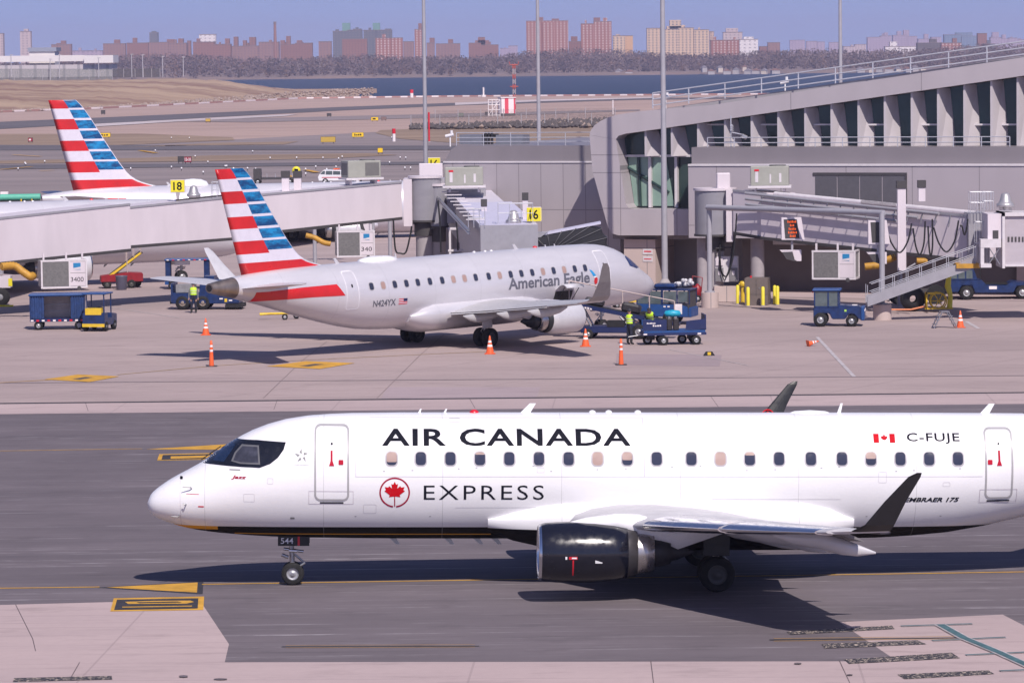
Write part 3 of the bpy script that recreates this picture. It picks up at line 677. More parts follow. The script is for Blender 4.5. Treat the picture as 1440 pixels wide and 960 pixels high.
M_CONC = ground_mat('apron_concrete', (.395, .310, .298), (.325, .256, .248), joints=(7.6, .55, .004, .34))
M_CONC2 = ground_mat('pale_concrete', (.46, .358, .35), (.40, .312, .31), streak=(.05, .3, 1), joints=(9.1, .04, .003, .2))
M_ASPH = ground_mat('taxiway_asphalt', (.158, .133, .146), (.115, .097, .108), streak=(.07, .30, 1), blot=.09, scuff=(.34, .31, .33))
M_YEL = mat('yellow_line_paint', (.62, .33, .03), .7, var=.35, sc=1.5)
M_BLKL = mat('black_line_paint', (.03, .028, .035), .8, var=.3, sc=2)
ap = sheet('apron', [(-900, 2.0, 0), (900, 2.0, 0), (900, 400, 0), (-900, 400, 0)], 0, M_CONC)
tw = sheet('taxiway', [(-600, 588.5), (1440 + 700, 560), (1440 + 700, 1250), (-600, 1250)], .004, M_ASPH)

sheet('concrete_verge', [(-500, 572.5), (1440 + 600, 545), (1440 + 600, 561.5), (-500, 587)], .006, M_CONC2)
M_DRAIN = mat('drain_slot', (.04, .035, .04), .8)
sheet('drain', [(-500, 571.5), (1440 + 600, 544.5), (1440 + 600, 546.0), (-500, 573.2)], .010, M_DRAIN)
sheet('drain', [(-500, 541.5), (1440 + 600, 523), (1440 + 600, 523.7), (-500, 542.2)], .010, mat('apron_joint', (.2, .16, .17), .8))
sheet('concrete_verge', [(-300, 858), (0, 850), (150, 846), (282, 845), (322, 905), (316, 930.5), (-300, 933)], .006, M_CONC2)
sheet('concrete_verge', [(1180, 874), (1410, 863.5), (1450, 884), (1900, 880), (1900, 930), (1262, 929)], .006, M_CONC2)
sheet('concrete_verge', [(-300, 933), (316, 930.5), (1262, 929), (1900, 930), (1900, 1240), (-300, 1240)], .006, M_CONC2)
for i, (x0, x1, sl) in enumerate(((60, -30, 0), (-1, 0, 0))): pass
# edge groove between asphalt and concrete
# yellow centre lines, wedges and boxes
def line(name, pts, wd, m, z=.012):
    P = [PT(*p) for p in pts]
    bm = bmesh.new(); L = []; Rr = []
    for i, p in enumerate(P):
        d = (P[min(i + 1, len(P) - 1)] - P[max(i - 1, 0)]).normalized(); n = Vector((-d.y, d.x, 0)) * wd / 2
        L.append(bm.verts.new((p.x + n.x, p.y + n.y, z))); Rr.append(bm.verts.new((p.x - n.x, p.y - n.y, z)))
    for i in range(len(P) - 1): bm.faces.new((Rr[i], Rr[i + 1], L[i + 1], L[i]))
    o = bm_obj(bm, name, m); o['kind'] = 'structure'; return o
line('taxiway_centreline', [(-200, 829.5), (140, 825.2)], .13, M_YEL)
line('taxiway_centreline', [(284, 821.5), (720, 814.7), (1100, 809.2), (1700, 800)], .13, M_YEL)
sheet('taxiway_marking_edge', [(136, 825.5), (278, 817.3), (286, 817.3), (285, 834.5), (277, 834.5)], .010, M_BLKL)
sheet('taxiway_marking', [(150, 825.2), (278, 818.3), (277, 832.5)], .014, M_YEL)
sheet('taxiway_marking', [(160, 840.5), (287, 838), (286, 857), (155, 859)], .012, M_YEL)
sheet('taxiway_marking', [(164.5, 842.5), (279, 840.5), (278, 854.8), (160.5, 857)], .016, M_BLKL)
sheet('taxiway_marking', [(176, 845.5), (215, 844.2), (268, 843.8), (273, 845.8), (262, 848), (225, 848.2), (180, 848.5)], .020, M_YEL)
sheet('taxiway_marking', [(192, 846), (250, 845), (256, 846.4), (196, 847.4)], .024, M_BLKL)
sheet('taxiway_marking', [(172, 852.3), (270, 850.9), (270, 852), (172, 853.6)], .020, M_YEL)
line('taxiway_centreline', [(-200, 637), (200, 631)], .10, M_YEL)
line('taxiway_centreline', [(300, 629), (1700, 607)], .10, M_YEL)
sheet('taxiway_marking', [(205, 631.3), (322, 624), (330, 632)], .012, M_YEL)
sheet('taxiway_marking', [(224, 638.2), (330, 636), (330, 645), (221, 647)], .012, M_YEL)
sheet('taxiway_marking', [(229, 639.3), (330, 637.2), (330, 644), (227, 646)], .016, M_BLKL)
sheet('taxiway_marking', [(240, 641.2), (300, 639.8), (300, 643.2), (240, 644.5)], .020, M_YEL)
for y in (907.3, 910.7): line('guide_line', [(402, y), (668, y - 1)], .028, M_YEL)
line('guide_line_edge', [(396, 909.2), (674, 908.2)], .14, M_BLKL, .009)
for y in (896.5, 900.0): line('guide_line', [(1088, y + 1.3), (1345, y - 1.8)], .035, M_YEL)
line('guide_line_edge', [(1082, 899.6), (1345, 896.7)], .17, M_BLKL, .010)
# stand codes painted on dark strips
def code_mat():
    k = N('painted_code'); b = k.n('TexBrick'); b.offset = .37; mp = k.n('Mapping'); mp.inputs['Scale'].default_value = (7, 9, 1); k.l(k.tc.outputs['Object'], mp.inputs[0]); 
    n = k.noise((9, 12, 1), 2, rough=.8); f = k.math('GREATER_THAN', n, .575)
    return k.done(k.mix(f, (.03, .027, .035), (.50, .41, .33)), .8)
M_CODE = code_mat()
for q in ([(1106, 887.3), (1254, 878.8), (1258, 883.5), (1112, 891.5)], [(1155, 904.5), (1290, 899.5), (1303, 905), (1160, 910.8)], [(1187, 926.5), (1338, 916.8), (1350, 924.5), (1194, 932.5)], [(1262, 947.5), (1390, 941.5), (1398, 946.8), (1272, 954)], [(20, 952.5), (157, 949.5), (158, 954.5), (18, 958)]):
    sheet('painted_code', q, .016, M_CODE)
# green lead-in line with white edges and cross bars
M_TEAL = mat('green_line_paint', (.06, .14, .16), .7, var=.4); M_WL = mat('white_line_paint', (.52, .47, .48), .7, var=.4, sc=2)
def barred(name, pts, wd, z=.020, e=.05):
    line(name + '_edge', pts, wd + 2 * e, M_WL, z); line(name, pts, wd, M_TEAL, z + .006)
barred('green_bar', [(1267, 880.6), (1367, 877.4)], .10); barred('green_bar', [(1311, 901), (1414, 896.3)], .10); barred('green_bar', [(1358, 921.3), (1470, 916)], .10); barred('green_bar', [(1406, 943.8), (1510, 939)], .10)
barred('green_lead_in_line', [(1322, 879), (1356, 898), (1405, 918.3), (1470, 948)], .21, .030)
# apron paint
line('lead_in_line', [(-100, 544), (80, 533.5)], .13, M_YEL); line('lead_in_line', [(165, 527), (300, 514.5), (420, 507), (560, 500), (690, 494)], .13, mat('worn_yellow_paint', (.42, .27, .10), .8, var=.4))
for (cx, cy, w_, h_) in ((115, 531.5, 53, 5.3), (437, 513, 62, 5.5)):
    sheet('stand_marking', [(cx - w_, cy + h_ * .3), (cx - w_ * .1, cy - h_), (cx + w_, cy - h_ * .5), (cx + w_ * .2, cy + h_)], .016, M_YEL)
    sheet('stand_marking', [(cx - w_ * .25, cy + h_ * .2), (cx + w_ * .1, cy - h_ * .35), (cx + w_ * .3, cy - h_ * .2), (cx - w_ * .05, cy + h_ * .4)], .020, mat('worn_black', (.10, .08, .07), .8, var=.4))
line('white_apron_line', [(1149, 474), (1201, 529.5)], .18, M_WL); line('white_apron_line', [(1359, 452), (1376, 462)], .22, M_WL)
line('white_apron_line', [(941, 491.5), (1052, 514)], .07, M_WL); line('white_apron_line', [(150, 431.5), (252, 447)], .09, M_WL); line('white_apron_line', [(-80, 451), (130, 444)], .07, M_WL)
for pts in ([(370, 560), (425, 507), (460, 480)], [(530, 560), (590, 500), (625, 470)], [(22, 850), (46, 898), (50, 915)], [(112, 931), (100, 952)], [(915, 928), (919, 960)], [(1180, 928), (1195, 960)], [(120, 566), (124, 578)], [(390, 562), (385, 576)], [(660, 560), (668, 574)], [(1000, 558), (1010, 572)]):
    line('slab_joint', pts, .022, mat('joint_seal', (.11, .085, .09), .8), .009)
for (cx, cy, rx_, ry_) in ((258, 950, 6, 1.6), (310, 954, 9, 1.2), (1122, 932, 5, 1.2), (1195, 948, 4, .9)): sheet('oil_stain', [(cx + rx_ * math.cos(t * .524) * (1 + .2 * (t % 2)), cy + ry_ * math.sin(t * .524)) for t in range(12)], .026, mat('oil_stain', (.13, .105, .11), .6, var=.5, sc=2))
# resealed patches on the apron
sheet('apron_patch', [(867, 497), (1015, 499), (1012, 515), (866, 513)], .004, ground_mat('patch_concrete', (.33, .26, .27), (.28, .22, .23)))
sheet('apron_patch', [(545, 544), (760, 544), (755, 560), (536, 560)], .004, ground_mat('patch_concrete2', (.38, .30, .31), (.33, .26, .27)))
# ================================================================ THE PARKED JETS
def skin_silver(name='silver_aircraft_paint', c=(.62, .60, .635)):
    k = N(name); f = k.noise((.5, .5, 3), 5); sep = k.n('SeparateXYZ'); k.l(k.tc.outputs['Object'], sep.inputs[0])
    cc = k.mix(k.ramp(f, .3, .75), c, tuple(x * .9 for x in c))
    jn = k.math('LESS_THAN', k.math('ABSOLUTE', k.math('SUBTRACT', k.math('FRACT', k.math('MULTIPLY', sep.outputs[0], .31)), .5)), .003)
    cc = k.mix(k.math('MULTIPLY', jn, .3), cc, (.2, .2, .2))
    return k.done(cc, k.ramp(k.noise((.7, .7, 2), 3), .3, .7, .3, .42), .25, coat=.25)
M_SILV = skin_silver(); M_SILV2 = mat('silver_part_paint', (.60, .585, .61), .35, .2)
M_WINGG = mat('wing_grey', (.50, .49, .50), .4, .2); M_WLG = mat('winglet_grey', (.25, .235, .235), .45, .1)
M_FR = mat('flag_red', (.60, .018, .022), .35, var=.25, sc=.9); M_FW = mat('flag_white', (.66, .62, .70), .35, var=.08)
def flag_blue():
    k = N('flag_blue'); f = k.noise((.9, .2, 2.6), 5, rough=.7)
    return k.done(k.mix(k.ramp(f, .42, .62), (.004, .05, .16), (.01, .24, .52)), .35)
M_FB = flag_blue()
YZ = lambda y: 9.45 - (y - 237) / 28.6
REDS = [(236, 251), (268, 285), (303, 320), (337, 355)]; BLUES = [(236, 250), (253, 266.5), (270, 283.5), (287, 300.5), (304, 317.5), (321, 334.5), (337.5, 351)]; RFULL = (367, 388)
def fin_m(z, j, nb):
    y = 237 + (9.45 - z) * 28.6
    if RFULL[0] <= y <= RFULL[1]: return M_FR if j >= 2 else M_SILV2
    if y > RFULL[0]: return M_SILV2
    if j >= nb: return M_FR if any(a <= y <= b for a, b in REDS) else M_FW
    if j == 0: return M_FW
    return M_FB if any(a <= y <= b for a, b in BLUES) else M_FW
rows = sorted(set([round(YZ(y), 4) for r_ in REDS + BLUES + [RFULL] for y in r_ if 240 < y < 392]))
STA = dict(skin=M_SILV, skin2=M_SILV2, wing=M_WINGG, winglet='long', winglet_m=M_WLG, cowl=M_SILV2, sleeve=M_DARK, door_m=M_SILV2, fin=M_FW, cone=M_NOZ, fin_m=fin_m, fin_rows=rows, fin_b=lambda z: .46, stab=M_SILV2, winglet_in=M_SILV2, ff=1.25)
ea, FE, _ = airliner('airliner', (7.47, 201.3), .8057 + math.pi, .0108, 'silver jet with red and blue striped tail parked behind the row of orange cones', 'regional jets', STA)
bpy.context.view_layer.update(); MEA = ea.matrix_world.copy()
E = lambda px, py, l=1.45: SZ(MEA, px, py, l)
cabin(FE, ea, 1, shades=(2, 4, 8, 11, 12, 18), wz=3.40)
M_DRW = mat('door_rim_white', (.72, .70, .74), .4)
for s0, s1 in ((4.78, 5.66), (22.94, 23.74)):
    d = door(FE, ea, 1, s0, s1, 2.33, 4.22, M_DRW, sill=False)
    decal(FE, poly2(rrect((s0 + s1) / 2, 3.5, .09, .16, .03)), 'handle', M_INK, d, 1, .012)
M_TXT = mat('grey_letter_paint', (.12, .12, .15), .5)
a, b = E(714, 407), E(828, 398)
decal(FE, text2('American Eagle', b[0] - .02, a[0], 2.44, 3.22, bold=.024, flip=True), 'airline_name', M_TXT, ea, 1, .008)
a, b = E(525, 424), E(556, 421)
decal(FE, text2('N424YX', b[0], a[0], 2.38, 2.70, bold=.022, flip=True), 'registration', M_TXT, ea, 1, .008)
a, b = E(560, 420), E(572, 419); c = a[0]; d_ = b[0]
fl = decal(FE, poly2([(d_, 2.4), (c, 2.4), (c, 2.68), (d_, 2.68)]), 'flag', M_FW, ea, 1, .006)
for i in range(4): decal(FE, poly2([(d_, 2.4 + i * .08), (c, 2.4 + i * .08), (c, 2.44 + i * .08), (d_, 2.44 + i * .08)]), 'flag_stripe', M_FR, fl, 1, .009)
decal(FE, poly2([(d_, 2.54), (d_ + (c - d_) * .45, 2.54), (d_ + (c - d_) * .45, 2.68), (d_, 2.68)]), 'flag_canton', mat('navy', (.01, .015, .08), .5), fl, 1, .011)
# tail band on the fuselage, eagle mark
band = [E(*p) for p in ((355.5, 411, .4), (374, 410, .6), (423, 404, .9), (471, 399.5, 1.1), (485, 415.5, 1.3), (440, 418, 1.1), (400, 421.5, .9), (355.5, 424.5, .5))]
bm_ = tri([(min(p[0], 30.0), p[1]) for p in band]); decal(FE, bm_, 'tail_band', M_FR, ea, 1, .008)
e1 = decal(FE, tri([E(*p) for p in ((828.5, 379), (832, 380), (837.5, 387.5), (833.5, 388.5))]), 'eagle_mark', mat('sky_blue_mark', (.02, .30, .62), .4), ea, 1, .008)
decal(FE, tri([E(*p) for p in ((835, 391), (838, 389.5), (839.5, 392), (839, 398), (836, 400), (834.5, 396))]), 'eagle_mark_red', M_FR, e1, 1, .008)
decal(FE, tri([E(*p) for p in ((833.5, 388.8), (837.6, 387.8), (838, 389.3), (835, 390.8))]), 'eagle_mark_white', M_WHITE, e1, 1, .008)
glaz(FE, ea, [(1.75, 3.12), (2.35, 3.12), (3.0, 3.3), (3.05, 3.75), (2.5, 3.85), (2.2, 3.7)], [], mk=mat('cockpit_mask_blue', (.02, .035, .12), .12), sides=(1, -1))
# open cargo hatch: dark bay, raised door, hinge arms
s0, z0 = E(806, 419); s1, z1 = E(781, 407); z0 = 1.62; z1 = 2.32
cb = decal(FE, poly2([(s0, z0), (s1, z0), (s1, z1), (s0, z1)]), 'cargo_bay', M_BLACK, ea, 1, .01)
q = []
for u in range(7):
    a_ = u / 6 * 1.1; q.append([(s0, 1.46 + .95 * math.sin(a_ * .9), z1 + .04 + .30 * math.sin(a_ * 2.4)), (s1, 1.46 + .95 * math.sin(a_ * .9), z1 + .04 + .30 * math.sin(a_ * 2.4)), (s1, 1.46 + .95 * math.sin(a_ * .9), z1 + .1 + .30 * math.sin(a_ * 2.4)), (s0, 1.46 + .95 * math.sin(a_ * .9), z1 + .1 + .30 * math.sin(a_ * 2.4))])
MB().loft(q, M_SILV2).cyl((s0 + .1, 1.45, z0 + .2), (s0 + .1, 2.0, z1 + .2), .02, M_BLACK).cyl((s1 - .1, 1.45, z0 + .2), (s1 - .1, 2.0, z1 + .2), .02, M_BLACK).build('cargo_door', ea)
def radome(F, root, s0, ln, w_, h):
    t_, b_, _w = F.dims(s0); MB().loft([[Vector((s0 + u * ln / 2, w_ * g * math.cos(a), t_ - .05 + h * g * max(math.sin(a), -.3))) for a in [2 * math.pi * j / 18 for j in range(18)]] for u, g in ((-1, .05), (-.85, .6), (-.5, .9), (0, 1), (.5, .9), (.85, .6), (1, .05))], M_WHITE).build('aerial_radome', root)
radome(FE, ea, 20.3, 2.6, .5, .26)
# ------------- two larger jets beyond the bridge on the left
kb = 1.22
STB = dict(STA); STB['winglet'] = 'short'; STB['cone'] = M_SILV2; STB['fin_top'] = 10.25; STB['ff'] = 1; STB['skin'] = skin_silver('silver_paint_large', (.63, .61, .66)); STB['winglet_m'] = M_WLG; STB['wing'] = mat('wing_grey_large', (.42, .41, .43), .45, .2)
yw = R(14); px_, py_ = -36.0, 301.0; sx = 30.3 * kb
la, FL1, _ = airliner('airliner', (px_ + sx * math.cos(yw), py_ + sx * math.sin(yw)), yw + math.pi, .0, 'larger striped tail jet, its tail rising above the roof of the long covered bridge', 'striped tail jets at the left', STB, k=kb, dz=-.95)
bpy.context.view_layer.update(); ML1 = la.matrix_world.copy()
L1 = lambda px, py, l=1.0: SZ(ML1, px, py, l)
radome(FL1, la, 26.2, 2.6, .8, .55)
decal(FL1, tri([(min(p[0], 36.5), p[1]) for p in [L1(*p) for p in ((112, 288), (128, 278), (177, 278), (183, 292), (112, 296))]]), 'tail_band', M_FR, la, 1, .02)
STC = dict(STB); STC['cone'] = M_SILV2
yw = R(24); ex_, ey_ = -27.0, 240.0
lb_pos = (ex_ + 10.6 * kb * math.cos(yw) - 4.3 * kb * math.sin(yw), ey_ + 10.6 * kb * math.sin(yw) + 4.3 * kb * math.cos(yw))
lb, FL2, _ = airliner('airliner', lb_pos, yw + math.pi, .0, 'larger silver jet mostly hidden by the long bridge, its engine above the cooling unit 3400', 'striped tail jets at the left', STC, k=kb)
# ================================================================ AIRFIELD, WATER, FAR SHORE
M_LAND = ground_mat('dry_land', (.42, .30, .26), (.35, .25, .215), streak=(.006, .05, 1), blot=.004, fine=.2)
M_TAR = ground_mat('old_tarmac', (.26, .212, .21), (.205, .17, .17), streak=(.005, .09, 1), blot=.006, fine=.2)
M_RUN = ground_mat('runway_asphalt', (.135, .12, .13), (.10, .09, .10), streak=(.004, .1, 1), blot=.006, fine=.3)
M_GRASS = ground_mat('dry_grass', (.30, .215, .155), (.22, .155, .11), streak=(.01, .06, 1), blot=.008, fine=.4)
M_PALE = mat('pale_sheen', (.55, .47, .46), .6, var=.2, sc=.02)  # pale strips paint the reflective sheen along the runway
SH = [(-900, 182), (-300, 166), (0, 158), (140, 153), (300, 145), (420, 139), (620, 136.3), (900, 134.3), (1200, 132), (1700, 129), (2300, 126)]
P = [PT(*p, 0) for p in SH]
sheet('airfield', [(-900, 395, -.06)] + [(900, 395, -.06)] + [(p.x, p.y, -.06) for p in reversed(P)], 0, M_LAND)
sheet('runway', [(-500, 192), (0, 171.5), (300, 158.5), (480, 150.5), (700, 142.5), (900, 138), (1300, 134.5), (1300, 136), (900, 140.5), (640, 148.5), (480, 155.5), (300, 165), (0, 181.5), (-500, 205)], .0, M_RUN)
sheet('runway_sheen', [(110, 175.5), (340, 163.5), (420, 160.5), (400, 163.5), (250, 171), (120, 179)], .05, M_PALE)
sheet('runway_sheen', [(640, 144.5), (760, 140.3), (920, 136.5), (920, 138), (760, 142.5), (640, 148)], .05, M_PALE)
sheet('tarmac', [(-500, 207), (160, 204), (330, 196), (640, 180), (1000, 172), (1000, 278), (-500, 279)], .0, M_TAR)
sheet('tarmac_edge', [(200, 170), (800, 156), (900, 154), (900, 156), (640, 165), (350, 172)], .02, M_TAR)
sheet('grass', [(-500, 192), (0, 188.5), (200, 188), (327, 193), (330, 197), (160, 204.5), (-500, 208)], .05, M_GRASS)
sheet('grass', [(535, 183), (700, 178), (1000, 176), (1000, 201), (640, 201), (560, 195), (528, 187)], .05, M_GRASS)
sheet('grass', [(200, 222), (300, 218.5), (520, 215.5), (560, 218), (470, 222.5), (300, 226.5), (90, 229), (-100, 231), (-100, 228)], .05, M_GRASS)
sheet('grass', [(170, 207.5), (300, 201), (420, 199), (400, 203), (260, 205)], .06, M_GRASS)
sheet('runway', [(-500, 203), (640, 205), (1000, 206), (1000, 211.5), (640, 210.5), (-500, 212)], .06, M_RUN)
line('runway_edge_line', [(-300, 213.5), (640, 214.5)], .9, M_WL, .1)
sheet('taxiway', [(-500, 236), (640, 227), (640, 231), (-500, 243)], .06, M_RUN)
sheet('taxiway', [(-500, 180), (620, 192), (620, 194.5)], -.2, M_RUN)
for q in ([(196, 212.5), (220, 216)], [(430, 240), (446, 243.5)], [(0, 239.5), (45, 235.5)], [(18, 218.6), (58, 221)], [(56, 241.5), (75, 240.5)], [(462, 245), (500, 247)], [(402, 247.5), (418, 251)]): line('taxiway_line', q, .9 if q[0][0] > 190 else .6, M_YEL, .12)
# water
k = N('bay_water'); n1 = k.noise((.02, .06, 1), 6, rough=.7); k.bump(n1, .8, 1.2)
M_WATER = k.done(k.mix(k.ramp(n1, .42, .64), (.008, .022, .045), (.018, .042, .08)), .45, spec=.25)
sheet('bay', [(-6000, 900, -2), (6000, 900, -2), (6000, 9500, -2), (-6000, 9500, -2)], 0, M_WATER)
# sea wall of red and white blocks along the shore
k = N('red_white_blocks'); sep = k.n('SeparateXYZ'); k.l(k.tc.outputs['Object'], sep.inputs[0])
f = k.math('GREATER_THAN', k.math('FRACT', k.math('MULTIPLY', sep.outputs[0], .16)), .45)
M_BLOCKS = k.done(k.mix(f, (.75, .66, .66), (.38, .20, .18)), .7)
b = MB(); PP = [PT(p[0], p[1], 0) for p in SH[1:9]]
for i in range(len(PP) - 1):
    a_, c_ = PP[i], PP[i + 1]; b.add([(a_.x, a_.y - 3, 0), (c_.x, c_.y - 3, 0), (c_.x, c_.y - 3, .55), (a_.x, a_.y - 3, .55), (a_.x, a_.y - 2.4, 0), (c_.x, c_.y - 2.4, 0), (c_.x, c_.y - 2.4, .55), (a_.x, a_.y - 2.4, .55)], [(0, 1, 2, 3), (4, 5, 6, 7), (3, 2, 6, 7)], M_BLOCKS)
tag(b.build('barrier'), 'long low line of red and white blocks edging the airfield at the water', 'barrier')
# landfill hill on the left with rocks at its foot
k = N('hill_grass'); f = k.noise((.012, .02, .03), 7, rough=.65); g = k.noise((.05, .05, .05), 5)
c = k.mix(k.ramp(f, .40, .60), (.38, .265, .175), (.20, .11, .075)); c = k.mix(k.math('MULTIPLY', k.ramp(g, .45, .7), .5), c, (.33, .24, .16))
M_HILL = k.done(c, .9)
def hill(name, xs, ytop, Y0s, Y1, z0, m, rows=14, seed=3, amp=.35):
    rnd = random.Random(seed); b = MB(); n = len(xs); vs = []
    for r_ in range(rows + 1):
        t = r_ / rows
        for i, x in enumerate(xs):
            Yb = Y0s[i]; Y = Yb + (Y1 - Yb) * t; X = ray(x, ytop[i]).x / ray(x, ytop[i]).y * Y
            zt = PD(x, ytop[i], Yb + (Y1 - Yb) * .55).z
            sh = math.sin(min(t / .55, 1) * math.pi / 2) ** .8 if t < .55 else 1 - (t - .55) / .45 * .9
            vs.append((X, Y, z0 + (zt - z0) * sh + rnd.uniform(-amp, amp) * (1 if 0 < t < 1 else 0)))
    fs = [(r_ * n + i, r_ * n + i + 1, (r_ + 1) * n + i + 1, (r_ + 1) * n + i) for r_ in range(rows) for i in range(n - 1)]
    b.add(vs, fs, m, True); o = b.build(name); o['kind'] = 'structure'; return o
xs = list(range(-420, 531, 10)); ytf = pchip([-420, 0, 60, 150, 250, 300, 340, 400, 440, 480, 505, 530], [112, 112, 113, 111.5, 110.5, 112, 117, 125.5, 130.5, 131.5, 134.5, 137])
ybf = lambda x: float(np.interp(x, [p[0] for p in SH], [p[1] for p in SH])) - 1.2
hill('landfill_hill', xs, [ytf(x) for x in xs], [PT(x, ybf(x), 0).y for x in xs], 2150, -.5, M_HILL)
rk = random.Random(5); b = MB(); M_ROCK = mat('riprap_rock', (.37, .28, .235), .9, var=.5, sc=.4)
for i in range(1500):
    x = rk.uniform(-80, 525); p = PT(x, ybf(x) - rk.uniform(0, .8 + max(0, (x - 100)) * .009), .3); s_ = rk.uniform(.4, 1.0)
    vs = [(p.x + s_ * rk.uniform(.6, 1.1) * a, p.y + s_ * b_, .2 + s_ * rk.uniform(.5, .9) * c_ + max(0, p.y - PT(x, ybf(x), 0).y) * .02) for a, b_, c_ in ((1, 0, 0), (-1, 0, 0), (0, 1, 0), (0, -1, 0), (0, 0, 1), (0, 0, -1))]
    b.add(vs, [(0, 2, 4), (2, 1, 4), (1, 3, 4), (3, 0, 4), (2, 0, 5), (1, 2, 5), (3, 1, 5), (0, 3, 5)], M_ROCK)
b.build('riprap')['kind'] = 'stuff'
# far shore ground, rising gently
k = N('far_shore_ground'); M_FAR = k.done(k.mix(k.ramp(k.noise((.01, .01, .01), 5), .4, .6), (.22, .15, .12), (.15, .11, .10)), .9)
b = MB(); ys_ = [(3860, -2.2), (3885, 1.0), (4200, 5), (5000, 9), (7000, 12), (12000, 14), (20000, 14)]
vs = [(X, y + (-90 if X > 200 else 0), z) for y, z in ys_ for X in (-9000, -2000, 0, 400, 2000, 9000)]
b.add(vs, [(r_ * 6 + i, r_ * 6 + i + 1, (r_ + 1) * 6 + i + 1, (r_ + 1) * 6 + i) for r_ in range(len(ys_) - 1) for i in range(5)], M_FAR); b.build('far_shore')['kind'] = 'structure'
def zg(Y): return float(np.interp(Y, [q[0] for q in ys_], [q[1] for q in ys_]))
# winter woods on the far shore: one mass of bare crowns
tr = random.Random(11); b = MB()
MT = [mat('bare_twigs_' + n_, c_, .9, var=.2, sc=.3) for n_, c_ in (('brown', (.125, .082, .075)), ('grey', (.165, .12, .115)), ('dark', (.065, .045, .045)), ('russet', (.16, .095, .065)))]
vsx = {m_: ([], []) for m_ in MT}
for i in range(4100):
    Y = 3880 + 560 * (i / 4100) ** 1.2 + tr.uniform(-10, 10); X = tr.uniform(-.185, .185) * Y; h = tr.uniform(11, 19) * (.6 if Y < 3930 else 1) * (1 + .25 * math.sin(X * .02) * math.sin(X * .0057 + 1)); z0 = zg(Y) - .5; w_ = h * tr.uniform(.35, .6)
    m_ = tr.choices(MT, (4, 3, 2, 1))[0]; V, Fc = vsx[m_]
    for j in range(34):
        a = tr.uniform(0, 6.283); rr = tr.random() ** .5; hz = tr.uniform(.12, 1) ; wd = w_ * math.sin(min(hz, .98) * 2.6) * .9 + .3
        c0 = Vector((X + rr * wd * math.cos(a), Y + rr * wd * math.sin(a), z0 + hz * h)); s_ = tr.uniform(.6, 1.6)
        d1 = Vector((tr.uniform(-1, 1), tr.uniform(-.6, .6), tr.uniform(-.3, 1.2))).normalized() * s_; d2 = Vector((tr.uniform(-1, 1), tr.uniform(-.5, .5), tr.uniform(-.7, .7))).normalized() * s_ * .6
        o = len(V); V += [c0 - d1, c0 + d2, c0 + d1 * 1.2, c0 - d2]; Fc.append((o, o + 1, o + 2, o + 3))
for m_ in MT: b.add(*vsx[m_], m_)
o = b.build('far_woods', fix=False); o['kind'] = 'stuff'
# ---------------------------------------------------------------- skyline
def facade_mat(name, wall, win, px=3.4, pz=3.0, fw=.45, fh=.5):
    k = N(name); sep = k.n('SeparateXYZ'); k.l(k.tc.outputs['Object'], sep.inputs[0]); X = k.math('ADD', sep.outputs[0], sep.outputs[1])
    a = k.math('LESS_THAN', k.math('FRACT', k.math('DIVIDE', X, px)), fw); c = k.math('LESS_THAN', k.math('FRACT', k.math('DIVIDE', sep.outputs[2], pz)), fh)
    w_ = k.math('MULTIPLY', a, c)
    return k.done(k.mix(w_, wall, win), .8)
FM = {n_: facade_mat('facade_' + n_, *a) for n_, a in dict(
 brick=((.31, .125, .095), (.55, .43, .42), 4.2, 3.0, .4, .55), brick2=((.25, .12, .10), (.16, .09, .09), 3.6, 3.0, .4, .5), rose=((.27, .155, .14), (.18, .12, .14), 4.0, 3.2, .4, .5),
 slate=((.11, .12, .15), (.20, .18, .20), 3.8, 3.0, .4, .4), buff=((.60, .43, .30), (.20, .17, .18), 4.4, 3.0, .42, .55), tan=((.52, .36, .26), (.22, .16, .15), 4.0, 3.2, .45, .5), pale=((.50, .40, .40), (.30, .24, .26), 5, 3.2, .4, .5),
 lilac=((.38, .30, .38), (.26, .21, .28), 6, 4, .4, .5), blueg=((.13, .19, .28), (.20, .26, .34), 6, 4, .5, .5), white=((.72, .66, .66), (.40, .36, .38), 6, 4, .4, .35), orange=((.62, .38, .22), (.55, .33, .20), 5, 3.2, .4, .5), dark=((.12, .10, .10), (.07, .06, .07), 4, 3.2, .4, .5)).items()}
M_ROOFG = mat('far_roof', (.22, .17, .17), .9); M_GREENT = mat('copper_green_tank', (.16, .30, .28), .8)
